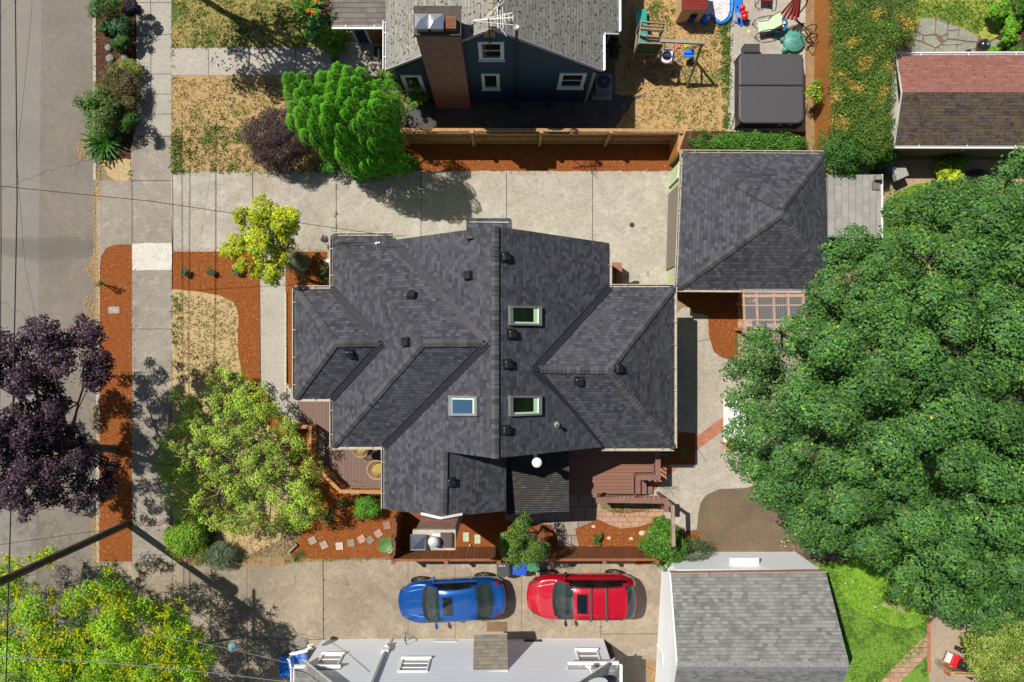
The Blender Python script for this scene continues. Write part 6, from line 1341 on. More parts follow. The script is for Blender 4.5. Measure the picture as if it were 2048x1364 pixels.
for dy in (.75, -.95): q = MB(); q.beam(b1 - Vector((.1, 0, .05)), (b1.x - .15, b1.y + dy, 0), .08, .08); q.build('leg', wdm, sw)
q = MB(); q.beam((b1.x - .12, b1.y + .35, 1.2), (b1.x - .12, b1.y - .45, 1.2), .05, .09); q.build('brace', wdm, sw)
rg_ = P(1334, 112, .85); q = MB(); q.tube([(rg_.x + .27 * math.cos(t), rg_.y + .27 * math.sin(t), .85) for t in np.linspace(0, 2 * math.pi, 25)[:-1]], .075, 8, closed=True); q.build('ring_seat', mat('ring_white', (.62, .58, .68), .5), sw)
q = MB(); q.cyl((rg_.x, rg_.y, .78), (rg_.x, rg_.y, .80), .24, n=20); q.build('ring_net', mat('net_dark', (.03, .03, .05), .8), sw)
q = MB(); 
for x, y in ((1331, 92), (1347, 92)): v = P(x, 84, 2.25); e = P(x + (3 if x > 1340 else -3), 104, .9); q.tube([v, e], .012, 4)
bs = P(1378, 108, .5)
for dx in (-.2, .2): q.tube([(b0.x + (b1.x - b0.x) * .62 + dx, b0.y, 2.25), (bs.x + dx, bs.y, .52)], .008, 4)
q.build('rope', mat('rope_dark', (.07, .02, .02), .8), sw)
q = MB(); sp = smooth_poly([(-.24, -.12), (-.18, .15), (.12, .17), (.24, .10), (.27, -.10), (.05, -.15)], 3); q.prism([(bs.x + x, bs.y + y) for x, y in sp], .48, .54); q.prism([(bs.x + x * .85, bs.y + y * .5 + .06) for x, y in sp], .54, .62); q.build('blue_seat', mat('toy_blue', (.02, .18, .70), .35, spec=.5), sw)
# small toys lying under the swings
def blob(name, label, cat, px, py, z, r, col, parts=3, **kw):
    q = MB(); p = P(px, py, z)
    for i in range(parts): a = 2 * math.pi * i / parts; q.ell((p.x + math.cos(a) * r * .6, p.y + math.sin(a) * r * .6, z + r * .35), r * .65, r * .3, r * .35, 10, 6, rot=a)
    return tag(q.build(name, mat(name + '_%.2f' % col[0], col, .5)), label, cat)
blob('toy_spade', 'pink toy lying on the dry lawn behind the white ring swing', 'toy', 1353, 95, 0, .15, (.75, .2, .25)); blob('toy_rake', 'small yellow toy on the dry lawn above the blue swing', 'toy', 1371, 94, 0, .1, (.65, .55, .03)); blob('toy_ball', 'yellow toy star on the concrete beside the green chair', 'toy', 1497, 64, 0, .08, (.8, .8, .08), 4)
# ================================================================== playhouse
ph = thing('playhouse', 'beige toy playhouse with red tiled roof at the top edge', 'playhouse', P(1370, 20, 0)); z = 1.25; a, c = P(1353, 39, 0), P(1392, 5, 0); bx0, bx1, by0 = xz(1350, 0) , xz(1396, 0), yz(42, 0)
q = MB(); q.bb(bx0, bx1, by0, by0 + 1.3, 0, z); q.build('wall', noisy('beige_plastic', (.55, .38, .22), .6, amt=.2), ph); rr = PL(0, 0, 0, 0, 0) if 0 else None
q = MB(); e = .03; q.add([(bx0 - e, by0 - e, z), (bx1 + e, by0 - e, z), (bx1 - .02, by0 + .6, z + .35), (bx0 + .02, by0 + .6, z + .35), (bx0 - e, by0 + 1.35, z), (bx1 + e, by0 + 1.35, z)], [(0, 1, 2, 3), (3, 2, 5, 4), (1, 5, 2), (0, 3, 4)], uvs=[[(0, 0), (1, 0), (1, .7), (0, .7)], [(0, .7), (1, .7), (1, 1.4), (0, 1.4)], [(0, 0), (1, 0), (.5, 1)], [(0, 0), (1, 0), (.5, 1)]])
q.build('roof', brick_mat('toy_tiles', (.30, .05, .035), (.26, .04, .03), (.16, .02, .02), .13, .1, ms=.01), ph); q = MB(); xm = (bx0 + bx1) / 2 + .12
q.prism([(xm - .16, by0 - .012), (xm + .16, by0 - .012), (xm + .16, by0), (xm - .16, by0)], .05, .75); q.cyl((xm, by0 - .012, .75), (xm, by0, .75), .16, n=20); q.build('door', mat('toy_door_blue', (.01, .04, .30), .5), ph)
q = MB(); q.add([(xm - .3, by0 + .35, z + .17), (xm + .02, by0 + .35, z + .17), (xm - .1, by0 + .62, z + .5)], [(0, 1, 2)]); q.rev((xm - .12, by0 + .45, z + .2), [(.12, 0), (.02, .16), (.001, .17)], 4); q.build('chimney_cone', mat('toy_cream', (.7, .6, .5), .6), ph)
# ================================================================== paddling pool / slip mat
pm = thing('paddling_pool', 'crumpled white and bright blue inflatable pool lying half on the grass', 'inflatable pool', P(1430, 25, 0)); outl = smooth_poly([(1405, -30), (1400, 10), (1404, 30), (1413, 48), (1411, 34), (1422, 31), (1436, 44), (1448, 45), (1459, 36), (1464, 20), (1463, -5), (1460, -40)], 4)
q = MB(); q.prism([P(x, y, .05) for x, y in outl], .02, .06); q.prism([P(x, y, .03) for x, y in ((1396, 0), (1408, 0), (1412, 50), (1404, 52), (1400, 40), (1392, 40))], .015, .05)
cr = mat('pool_blue', (.01, .17, .62), .3, spec=.6); q.build('base_sheet', cr, pm)
q = MB(); ot = [P(x, y, .1) for x, y in outl]; q.tube([p + Vector((random.uniform(-.02, .02), random.uniform(-.02, .02), random.uniform(-.02, .02))) for p in ot], .07, 8, closed=True); q.build('rim', cr, pm)
cx_, cy_ = np.mean([p.x for p in ot]), np.mean([p.y for p in ot]); wm_ = mat('pool_white', (.82, .82, .84), .35, spec=.6); k = N(wm_); k.bump(k.noise(k.obj(), 7, 6, .65, 1.5), 1.0, .12)
q = MB(); inner = [(cx_ + (p.x - cx_) * .84, cy_ + (p.y - cy_) * .86) for p in ot]; vs = [(cx_, cy_, .16)]; n = len(inner)
for k_ in (.3, .55, .8, 1.): vs += [(cx_ + (x - cx_) * k_, cy_ + (y - cy_) * k_, .11 + random.uniform(-.03, .05)) for x, y in inner]
fs = [(0, 1 + i, 1 + (i + 1) % n) for i in range(n)]
for r_ in range(3): fs += [(1 + r_ * n + i, 1 + (r_ + 1) * n + i, 1 + (r_ + 1) * n + (i + 1) % n, 1 + r_ * n + (i + 1) % n) for i in range(n)]
q.add(vs, fs, smooth=True); q.build('white_sheet', wm_, pm)
# toddler slide with ride-on car
t_ = thing('toy_slide', 'long blue and white toy ramp on the concrete beside the inflatable pool', 'toy ramp', P(1478, 20, 0)); q = MB(); q.beam(P(1474, -20, .35), P(1478, 26, .25), .32, .05); q.beam(P(1481, 38, .12), P(1488, 46, .05), .42, .06); q.build('ramp', MATS['toy_blue'], t_); q = MB(); q.beam(P(1477, 24, .27), P(1480, 37, .12), .27, .05); q.build('ramp_end', mat('toy_pale_blue', (.35, .5, .75), .4), t_); q = MB(); q.beam(P(1468, 43, .05), P(1478, 46, .05), .1, .08); q.build('ramp_foot', MATS['toy_blue'], t_)
t_ = thing('ride_on_toy', 'glossy red ride-on toy car at the foot of the blue ramp', 'toy car', P(1487, 24, .2)); rm = mat('toy_red', (.62, .01, .02), .25, spec=.6, coat=.6); q = MB(); p = P(1485, 15, .45); r_ = P(1490, 32, .4)
q.ell((p.x, p.y, .42), .14, .13, .12); q.ell((p.x + .05, p.y - .2, .38), .10, .16, .08); q.ell((r_.x, r_.y, .38), .15, .16, .12); q.box((r_.x - .02, r_.y + .12, .45), (.3, .05, .12), .2); q.build('body', rm, t_)
for dx, dy in ((-.17, .1), (.13, .1), (-.1, -.42), (.25, -.42)): q = MB(); q.cyl((p.x + dx - .03, p.y + dy, .25), (p.x + dx + .03, p.y + dy, .25), .08, n=14); q.build('wheel', rubber, t_)
# garden chairs
def lounge(label, px, py, rz, fab, group=None, s=1.):
    t = thing('garden_chair', label, 'chair', P(px, py, 0), group); MM = Matrix.Translation(P(px, py, 0)) @ Matrix.Rotation(rz, 4, 'Z') @ Matrix.Scale(s, 4); fr = mat('chair_frame', (.055, .06, .045), .5); q = MB(); q.M = MM
    q.box((-.08, 0, .42), (.52, .52, .03), ry=.06); q.M = None; q.build('seat', fab, t); q = MB(); q.M = MM; q.beam((.18, 0, .42), (.52, 0, .88), .52, .03); q.M = None; q.build('backrest', fab, t)
    for y in (-.30, .30): q = MB(); q.M = MM; q.tube([(-.40, y, 0), (-.42, y, .45), (-.32, y, .62), (.0, y, .66), (.28, y, .60)], .022, 6); q.tube([(-.36, y, .02), (.1, y, .02), (.42, y, .06)], .022, 6); q.tube([(.1, y, .02), (.2, y, .4), (.52, y, .9)], .018, 6); q.M = None; q.build('arm_frame', fr, t)
    return t
lounge('pale green garden chair with dark arms on the concrete, below the red ride-on toy', 1524, 60, .18, noisy('mint_fabric', (.50, .66, .42), .7, amt=.15)); lounge('red garden chair cut by the top edge of the photo', 1524, -4, 1.5, noisy('red_fabric', (.30, .02, .03), .7, amt=.2))
# closed red umbrella on its stand
um = thing('patio_umbrella', 'folded dark red patio umbrella leaning over the concrete near the orange fence', 'umbrella', P(1600, 10, 0)); fm = noisy('umbrella_cloth', (.26, .03, .03), .8, amt=.4); q = MB()
for i in range(9): e = P(1562 + i * 4.2, 24 + (12 if i % 2 else 4) + i * .8, .8); s0_ = P(1598 + i * .5, -14, 1.5); q.add([s0_ + Vector((-.03, 0, 0)), s0_ + Vector((.03, 0, 0)), e + Vector((.075, 0, 0)), e + Vector((0, 0, .07)), e - Vector((.075, 0, 0))], [(0, 1, 2, 3), (0, 3, 4), (1, 0, 4, 2), (2, 4, 3)])
q.build('folded_canopy', fm, um); q = MB(); q.tube([P(1590, 37, .05), P(1612, 10, 1.6), P(1618, -10, 2.4)], .03, 6); q.tube([P(1590, 37, .05), P(1612, 56, .05)], .03, 6); q.build('pole', rubber, um)
for z, px, py, lab in ((0, 1622, 45, ''),):
    q = MB(); c = P(1623, 66, .7)
    for ox, oy in ((0, .18), (.05, -.22), (-.22, 0)): q.tube([(c.x + ox + .2 * math.cos(t) * (1 + .2 * math.sin(3 * t)), c.y + oy + .2 * math.sin(t), .65 + .12 * math.sin(2 * t)) for t in np.linspace(0, 2 * math.pi, 19)[:-1]], .022, 6, closed=True)
    q.tube([(c.x, c.y, .05), (c.x + .02, c.y, .65)], .03, 6); tag(q.build('iron_stand', mat('iron_dark', (.03, .02, .015), .6)), 'dark curled iron plant stand against the orange fence', 'plant stand')
# toy tub and turtle sandbox
tb = thing('toy_tub', 'round blue tub heaped with coloured toys between the green chair and the turtle sandbox', 'toy tub', P(1560, 48, 0)); c = P(1559, 48, .45); q = MB(); q.rev((c.x, c.y, 0), [(.26, 0), (.33, .42), (.36, .46), (.33, .46), (.30, .3), (.001, .3)], 26); q.build('tub', mat('tub_blue', (.01, .25, .50), .4), tb); tcols = [(.7, .03, .02), (.8, .55, .02), (.75, .7, .65), (.03, .35, .7), (.8, .2, .03), (.8, .8, .75)]
for i in range(13): q = MB(); a_ = i * 2.4; r = .08 + .019 * i; v = (c.x + r * math.cos(a_) * .9, c.y + r * math.sin(a_) * .9, .42 + random.random() * .06); (q.ell(v, .09, .07, .05, 10, 6, rot=a_) if i % 2 else q.box(v, (.14, .11, .07), a_, rx=.3)); q.build('toy', mat('toyc%d' % (i % 6), tcols[i % 6], .4), tb)
tu = thing('turtle_sandbox', 'green turtle shaped sandbox with shell lid beside the hot tub', 'sandbox', P(1587, 82, 0)); c = P(1589, 80, .25); tm = noisy('turtle_green', (.06, .27, .21), .45, amt=.15, bump=0); q = MB(); q.rev((c.x, c.y, 0), [(.44, 0), (.47, .2), (.45, .22), (.3, .31), (.001, .36)], 30, sy=1.05); q.build('shell_lid', noisy('shell_green', (.075, .26, .215), .5, amt=.2), tu)
q = MB(); 
for i in range(6): a_ = i * math.pi / 3 + .3; r0_, r1_ = .17, .42; q.beam((c.x + r0_ * math.cos(a_), c.y + r0_ * math.sin(a_), .345), (c.x + r1_ * math.cos(a_), c.y + r1_ * math.sin(a_), .25), .02, .02); a2_ = a_ + math.pi / 3; q.beam((c.x + r0_ * math.cos(a_), c.y + r0_ * math.sin(a_), .345), (c.x + r0_ * math.cos(a2_), c.y + r0_ * math.sin(a2_), .345), .02, .02)
q.tube([(c.x + .45 * math.cos(t), c.y + .47 * math.sin(t), .215) for t in np.linspace(0, 2 * math.pi, 33)[:-1]], .02, 6, closed=True); q.build('shell_ridge', tm, tu)
for dx, dy, rx, ry, n_ in ((-.46, .08, .14, .12, 'head'), (-.36, -.38, .17, .12, 'foot'), (-.12, .42, .13, .1, 'foot')): q = MB(); q.ell((c.x + dx, c.y + dy, .14), rx, ry, .13, 14, 8, rot=.5); q.build(n_, tm, tu)
# hanging basket
hb = thing('flower_basket', 'round basket of yellow flowers hanging on the orange fence', 'flower basket', P(1632, 185, .8)); C_, N_, S_, K_, cc_ = crown_pts([(1618, 170), (1646, 166), (1649, 195), (1634, 204), (1618, 196)], 1.1, 1.35, 9, .2, 110, .075, [((.07, .20, .02), 5), ((.12, .28, .03), 3), ((.75, .72, .03), 2.4)], rise=14, jz=.05, mind=7)
leaf_mesh('foliage', C_, N_, S_, K_, parent=hb, asp=.6); c = P(1632, 186, 1.05); q = MB(); q.rev((c.x, c.y, .8), [(.10, 0), (.2, .22)], 16); q.build('basket', mat('basket_brown', (.10, .06, .03), .9), hb); q = MB(); q.beam((c.x, c.y, 1.5), (xz(1630, 0), c.y, 1.85), .02, .02); q.build('hook', rubber, hb)
# kettle grill
kg = thing('kettle_grill', 'black round kettle grill on the flagstone patio', 'grill', P(1966, 90, 0)); c = P(1970, 89, .95); q = MB(); q.ell((c.x, c.y, .85), .28, .28, .25, 22, 12); q.build('bowl', mat('grill_black', (.012, .012, .014), .12, spec=.8, coat=1), kg)
q = MB(); q.rev((c.x + .04, c.y - .03, 1.08), [(.07, 0), (.07, .02)], 14); q.beam((c.x + .0, c.y + .08, 1.12), (c.x + .17, c.y + .09, 1.06), .03, .03); q.beam((c.x + .1, c.y + .3, .85), (c.x + .24, c.y + .2, .85), .04, .04); q.build('lid_handle', mat('steel', (.6, .6, .6), .3, .8), kg)
for a_ in (.5, 2.6, 4.4): q = MB(); q.tube([(c.x, c.y, .65), (c.x + .3 * math.cos(a_), c.y + .3 * math.sin(a_), 0)], .014, 5); q.build('leg', rubber, kg)
q = MB(); v = P(1940, 100, .3); q.ell((v.x, v.y, .2), .11, .07, .08, 12, 6, rot=.3); tag(q.build('black_boot', rubber), 'small black object on the flagstones left of the kettle grill', 'pot')
# covered rock and dark yard things near the shed
def rock(name, label, px, py, r, h, m, sx=1., n=9, cat='rock', rz=0, group=None):
    q = MB(); p = P(px, py, 0); pr_ = [(r * .9, 0), (r, h * .35), (r * .8, h * .8), (r * .35, h), (.001, h * .98)]; vs = []
    q.rev((p.x, p.y, 0), pr_, n, sx=sx, rz=rz); q.v = [(x + random.uniform(-.1, .1) * r, y + random.uniform(-.1, .1) * r, max(0, z + random.uniform(-.08, .08) * h)) for x, y, z in q.v]; q.sm = [False] * len(q.sm); return tag(q.build(name, m), label, cat, group)
gst = noisy('granite', (.21, .205, .19), .9, scale=14, amt=.9, bump=.6)
rt = thing('stone_table', 'speckled grey square stone slab on legs beside the pale shed', 'table', P(1800, 347, 0)); z = .75; q = MB(); q.prism([P(x, y, z) for x, y in ((1787, 338), (1809, 329), (1818, 350), (1794, 361))], z - .25, z); q.build('tabletop', noisy('speckled_stone', (.30, .30, .28), .9, scale=16, amt=1., bump=.5), rt)
q = MB(); p = P(1803, 345, .5); q.box((p.x, p.y, .25), (.3, .3, .5), .4); q.build('base', rubber, rt)
q = MB(); p = P(1776, 335, .8); q.box((p.x, p.y, .4), (.55, .5, .8), .7); q.rev((p.x, p.y, .8), [(.25, 0), (.2, .08), (.001, .1)], 4, rz=.6); tag(q.build('covered_box', noisy('blue_grey_cover', (.055, .07, .10), .7, amt=.5)), 'dark blue grey covered box in the shade behind the shed', 'box')
gd = mat('green_bin', (.01, .18, .15), .5); q = MB(); p = P(1713, 342, .6); q.cyl((p.x, p.y, 0), (p.x, p.y, .7), .22, .25, 18); q.rev((p.x, p.y, .7), [(.27, 0), (.25, .05), (.001, .09)], 18); tag(q.build('green_barrel', gd), 'dark green barrel in the shade behind the shed', 'barrel')
q = MB(); p = P(1960, 350, .35)
for i in range(4): r_ = .18 + .11 * i; q.tube([(p.x + r_ * math.cos(t), p.y + r_ * .55 * math.sin(t), .12 + .03 * i) for t in np.linspace(0, 2 * math.pi, 29)[:-1]], .03, 6, closed=True)
tag(q.build('hose_coil', mat('black_hose', (.02, .022, .024), .5)), 'coiled black hose on the tan paving by the lime green plant', 'hose')
# ================================================================== mower, red cans
mw = thing('garden_tractor', 'red and black walk-behind garden machine with fat tyres at the lower right', 'garden machine', P(1912, 1320, 0)); MM = Matrix.Translation(P(1912, 1318, 0)) @ Matrix.Rotation(math.radians(-22), 4, 'Z')
def mp(nm, m, fn): q = MB(); q.M = MM; fn(q); q.M = None; return q.build(nm, m, mw)
mp('hood', rm, lambda q: (q.box((-.30, 0, .45), (.5, .5, .3)), q.box((.55, 0, .4), (.6, .46, .25)), q.beam((-.1, -.28, .5), (.4, -.28, .5), .05, .06))); mp('engine', mat('engine_black', (.02, .02, .022), .45), lambda q: (q.box((-.12, -.02, .68), (.42, .42, .2)), q.rev((-.2, 0, .78), [(.13, 0), (.11, .08), (.001, .09)], 14), q.box((.5, 0, .56), (.44, .40, .12))))
mp('chute', mat('pale_metal', (.7, .66, .66), .5), lambda q: (q.box((-.68, .02, .45), (.2, .42, .12)), q.box((.18, 0, .6), (.1, .38, .08)), q.box((.78, -.02, .5), (.06, .4, .06)))); 
for x, y in ((-.15, .48), (.6, -.44)): mp('wheel', tyre_m, lambda q: q.cyl((x, y - .08, .2), (x, y + .08, .2), .2, n=20))
def pots(q):
    p = P(1929, 1332, .4)
tt_ = thing('flower_pot', 'pot of red and white flowers beside the garden machine', 'flower pot', P(1928, 1332, 0)); C_, N_, S_, K_, cc_ = crown_pts([(1915, 1326), (1925, 1320), (1944, 1332), (1936, 1345), (1922, 1342)], .25, .45, 8, .13, 80, .06, [((.7, .02, .06), 4), ((.85, .75, .75), 3), ((.1, .2, .04), 1)], rise=10, jz=.04, mind=5); leaf_mesh('flowers', C_, N_, S_, K_, parent=tt_); c = P(1929, 1333, .2); q = MB(); q.rev((c.x, c.y, 0), [(.14, 0), (.2, .28)], 14); q.build('pot', mat('clay_pot', (.35, .14, .08), .8), tt_)
t2 = thing('flower_pot', 'oval grey pot of bright red flowers in front of the tan fence', 'flower pot', P(1895, 1338, 0)); C_, N_, S_, K_, cc_ = crown_pts([(1884, 1330), (1894, 1332), (1904, 1342), (1900, 1351), (1890, 1346)], .3, .45, 7, .12, 80, .055, [((.75, .015, .01), 6), ((.1, .25, .03), 2)], rise=10, jz=.04, mind=5); leaf_mesh('flowers', C_, N_, S_, K_, parent=t2); c = P(1880, 1327, .15); q = MB(); q.rev((c.x, c.y, 0), [(.12, 0), (.17, .22), (.15, .22), (.13, .1), (.001, .1)], 16, sx=1.4, rz=-.8); q.build('pot', noisy('grey_pot', (.2, .2, .18), .7), t2)
q = MB(); c = P(1935, 1288, .4); 
for i in range(3): a_ = i * 2.1; q.ell((c.x + .12 * math.cos(a_), c.y + .12 * math.sin(a_), .15), .1, .06, .12, 10, 6, rot=a_)
tag(q.build('dark_planter', mat('planter_dark', (.02, .018, .018), .5)), 'small dark plant pot in the shade of the yellow green shrub', 'pot')
# ================================================================== white table under the maple
wt = thing('picnic_table', 'white topped table with orange wooden frame half under the big maple', 'table', P(1470, 850, 0)); q = MB(); a, c = P(1447, 896, .75), P(1492, 797, .75); q.bb(a.x, c.x, a.y + .25, c.y, .72, .75); q.build('tabletop', mat('table_white', (.62, .62, .64), .5), wt)
q = MB(); z = .7; q.beam(P(1446, 894, z), P(1470, 905, z), .06, .06); q.beam(P(1449, 891, z), P(1462, 876, z + .06), .05, .05); q.beam(P(1462, 893, z), P(1462, 878, z), .12, .05); q.beam(P(1444, 793, z), P(1453, 803, z), .05, .05); q.build('wooden_frame', noisy('orange_frame', (.45, .20, .05), .7), wt)
for x, y in ((1452, 888), (1485, 888), (1452, 805)): q = MB(); p = P(x, y, .7); q.beam((p.x, p.y, 0), (p.x, p.y, .7), .06, .06); q.build('leg', MATS['orange_frame'], wt)
# ================================================================== small yard items
dr = thing('floor_drain', 'round black drain cover set in the north driveway', 'drain', P(1264, 450, .022)); q = MB(); c = P(1264, 450, .024); q.cyl((c.x, c.y, .02), (c.x, c.y, .03), .11, n=20); q.build('rim', mat('iron_grey', (.06, .05, .045), .7), dr); q = MB()
for i in range(5): q.box((c.x, c.y - .07 + i * .035, .032), (.15, .014, .006)); 
q.build('grate', mat('iron_black', (.012, .012, .012), .8), dr)
mb_ = thing('meter_cover', 'rounded grey concrete meter box lid set in the kerbside mulch', 'utility cover', P(227, 620, .03)); a, c = P(216, 627, .05), P(239, 613, .05); q = MB(); q.prism(rc(a.x, c.x, a.y, c.y, (.06, .06, .06, .06)), .0, .045); q.build('frame', noisy('cover_concrete', (.30, .25, .22), .9), mb_); q = MB(); q.prism(rc(a.x + .1, c.x - .1, a.y + .07, c.y - .07, (.03,) * 4), .045, .052); q.build('lid', noisy('lid_concrete', (.34, .30, .27), .9), mb_)
steps = [(774, 1051, .2), (757, 1067, .6), (740, 1080, .8), (723, 1078, .55), (702, 1086, .15), (679, 1092, .05), (648, 1090, .45), (625, 1081, .5)]
pos_w = ['nearest the dark fence', 'second from the dark fence', 'third from the dark fence', 'fourth from the dark fence', 'fifth from the dark fence, square and brownish', 'sixth from the dark fence, the palest of the row', 'seventh from the dark fence, pinkish', 'last of the row, nearest the big leafy shrub']
cols_ = [(.26, .16, .12), (.36, .22, .17), (.20, .17, .13), (.40, .24, .18), (.24, .19, .14), (.46, .39, .31), (.34, .25, .19), (.30, .24, .19)]
for (x, y, r_), w_, c_ in zip(steps, pos_w, cols_):
    q = MB(); p = P(x, y, .05); q.box((p.x, p.y, .045), (.31, .31, .05), r_); tag(q.build('stepping_stone', noisy('step%.2f' % c_[0], c_, .9, scale=6, amt=.4)), 'square stepping stone in the mulch, ' + w_, 'stepping stone', 'square stepping stones across the mulch bed')
for x, y, l_ in ((932, 1074, 'left'), (955, 1078, 'right')): q = MB(); a, c = P(x - 6, y + 9, .05), P(x + 6, y - 9, .05); q.prism(rc(a.x, c.x, a.y, c.y, (.04,) * 4), .02, .06); tag(q.build('paving_slab', noisy('mint_slab', (.40, .44, .32), .85, scale=6, amt=.3)), 'pale green rectangular slab beside the brick chimney, the %s one of two' % l_, 'slab', 'pale green slabs by the brick chimney')
q = MB(); p = P(940, 1089, 0); q.cyl((p.x, p.y, 0), (p.x, p.y, .16), .03, .02, 8); q.ell((p.x, p.y, .18), .03, .03, .03, 8, 5); tag(q.build('garden_light', whitem), 'tiny white garden spike light in the mulch by the pale green slabs', 'garden light')
pst = noisy('pale_boulder', (.52, .44, .36), .85, scale=8, amt=.4)
for x, y, r_, l_ in ((1187, 1053, .07, 'small pale stone in the mulch nearest the dark paved path'), (1284, 1066, .11, 'largest pale stone in the mulch, near the leafy corner shrub'), (1262, 1077, .07, 'pale stone in the mulch below the largest one'), (1218, 1076, .07, 'pale stone low in the mulch beside the small plant'), (1240, 1066, .06, 'brownish stone in the middle of the mulch curve')): rock('stone', l_, x, y, r_, r_ * .8, pst if r_ != .06 else noisy('brown_stone', (.22, .12, .08), .9), sx=1.4, group='loose stones in the curved mulch bed')
rock('stone', 'flat elongated pink stone on the green groundcover beside the arbour', 1326, 1056, .2, .18, noisy('pink_stone', (.40, .25, .19), .9), sx=.45, rz=.6)
for x, y, r_, l_ in ((219, 97, .17, 'smooth grey boulder left, in the kerbside bed'), (249, 96, .16, 'smooth grey boulder right of another, under the dark bush'), (222, 118, .20, 'largest smooth grey boulder in the kerbside bed'), (251, 118, .17, 'grey boulder at the sidewalk side of the kerbside bed'), (223, 143, .14, 'pale grey boulder against the brown heather bush')): rock('boulder', l_, x, y, r_, .16, gst, n=12, group='boulders in the kerbside bed', cat='boulder')
q = MB(); q.prism([P(x, y, .1) for x, y in ((635, 511), (643, 517), (660, 519), (660, 528), (648, 522))], .03, .12); q.prism([P(x, y, .2) for x, y in ((654, 524), (663, 522), (663, 534), (656, 534))], .03, .22); tag(q.build('white_rock', mat('chalk', (.8, .78, .74), .9)), 'chalky white angular rock in the mulch at the house corner', 'rock')
q = MB(); q.beam(P(577, 1104, .1), P(594, 1088, .1), .1, .12); tag(q.build('edging_stone', gst), 'narrow grey stone edging at the end of the stepping stones', 'edging stone')
q = MB(); q.prism([P(x, y, .08) for x, y in ((534, 822), (548, 812), (551, 824), (541, 833))], .02, .1); tag(q.build('flat_stone', gst), 'flat pale grey stone at the bend of the front path', 'stone')
q = MB(); q.beam(P(1291, 1336, .06), P(1312, 1346, .06), .05, .05); tag(q.build('orange_board', MATS['orange_wood']), 'loose orange board lying in the litter beside the low white fence', 'board')
rock('stone', 'grey rock edging by the left corner of the white house', 598, 1285, .3, .15, gst, sx=1.5)
# ================================================================== trees
pm_ = [((.068, .18, .033), 5), ((.10, .24, .043), 4), ((.036, .105, .028), 3), ((.078, .165, .075), 3), ((.15, .31, .035), 1), ((.45, .45, .04), .06)]
big = [(1764, 425), (1800, 400), (1860, 372), (1905, 366), (1950, 372), (1975, 330), (2000, 300), (2050, 280), (2120, 290), (2230, 420), (2290, 700), (2280, 1050), (2200, 1235), (2048, 1245), (1970, 1258), (1935, 1268), (1905, 1255), (1860, 1232), (1840, 1215), (1800, 1208),
       (1765, 1190), (1752, 1150), (1720, 1110), (1690, 1118), (1655, 1110), (1600, 1102), (1580, 1040), (1520, 1000), (1495, 955), (1442, 930), (1455, 895), (1443, 865), (1460, 835), (1443, 800), (1455, 770), (1437, 745), (1450, 710), (1480, 690), (1500, 655), (1560, 640), (1608, 590), (1620, 555), (1650, 540), (1660, 480), (1740, 455)]
holes_ = [[(1806, 495), (1840, 486), (1880, 510), (1882, 540), (1850, 550), (1815, 525)], [(1860, 660), (1905, 655), (1905, 690), (1865, 695)], [(1700, 585), (1740, 575), (1745, 600), (1710, 605)], [(1805, 1020), (1835, 1015), (1838, 1045), (1812, 1048)], [(1930, 905), (1985, 925), (1990, 945), (1935, 935)], [(1840, 935), (1880, 925), (1885, 955), (1850, 960)], [(1640, 960), (1670, 950), (1675, 985), (1640, 985)]]
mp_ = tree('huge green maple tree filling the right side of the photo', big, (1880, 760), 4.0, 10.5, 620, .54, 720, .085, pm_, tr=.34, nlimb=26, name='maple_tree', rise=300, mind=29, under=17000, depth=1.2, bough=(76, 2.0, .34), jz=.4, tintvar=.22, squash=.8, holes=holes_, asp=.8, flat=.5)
for a_, c_ in (((1816, 478), (1870, 510)), ((1843, 500), (1862, 552)), ((1812, 512), (1850, 528)), ((1830, 540), (1875, 515)), ((1852, 545), (1880, 560)), ((1822, 505), (1872, 528)), ((1890, 526), (1860, 500)), ((1762, 586), (1780, 595)), ((1815, 1020), (1806, 1040)), ((1820, 1016), (1822, 1036)), ((1848, 1028), (1856, 1008)), ((1708, 1050), (1722, 1035)), ((1832, 770), (1850, 762)), ((1930, 540), (1958, 530))):
    q = MB(); z = 8.2 if a_[0] > 1760 and a_[1] < 900 else 5.5; s_, e_ = P(*a_, z), P(*c_, z + .5); q.tube([s_ - Vector((0, 0, .5)), s_.lerp(e_, .5) + Vector((0, .1, .1)), e_], [.06, .04, .02], 6); q.build('bare_branch', MATS.get('pale_bark') or noisy('pale_bark', (.34, .25, .18), .9, amt=.5), mp_)
sc_ = np.array([tuple(P(1880 + random.uniform(-14, 10), 668 + random.uniform(-10, 12), 8.3 + random.random() * .4)) for i in range(90)]); leaf_mesh('dead_leaves', sc_, RNG.normal(size=(90, 3)) + np.array([0, 0, 1.]), np.full(90, .2), pick([((.45, .25, .12), 1), ((.6, .4, .22), 1)], 90), parent=mp_, asp=.8)
pur = [((.045, .024, .040), 5), ((.085, .045, .070), 4), ((.014, .008, .016), 3), ((.19, .14, .20), 1.6), ((.05, .015, .02), 1)]  # the palest purple paints whitish glints into the leaf colours
pol = [(0, 655), (45, 668), (60, 625), (85, 622), (125, 640), (132, 662), (150, 618), (175, 622), (185, 640), (207, 650), (208, 690), (232, 700), (225, 720), (218, 800), (170, 790), (160, 775), (130, 780), (142, 805), (135, 845), (180, 850), (182, 890), (232, 900), (250, 930), (228, 960), (220, 1005), (170, 1020), (165, 1048), (135, 1020), (75, 1015), (55, 1055), (25, 1035), (0, 1020), (-110, 1000), (-190, 880), (-160, 700), (-60, 640)]
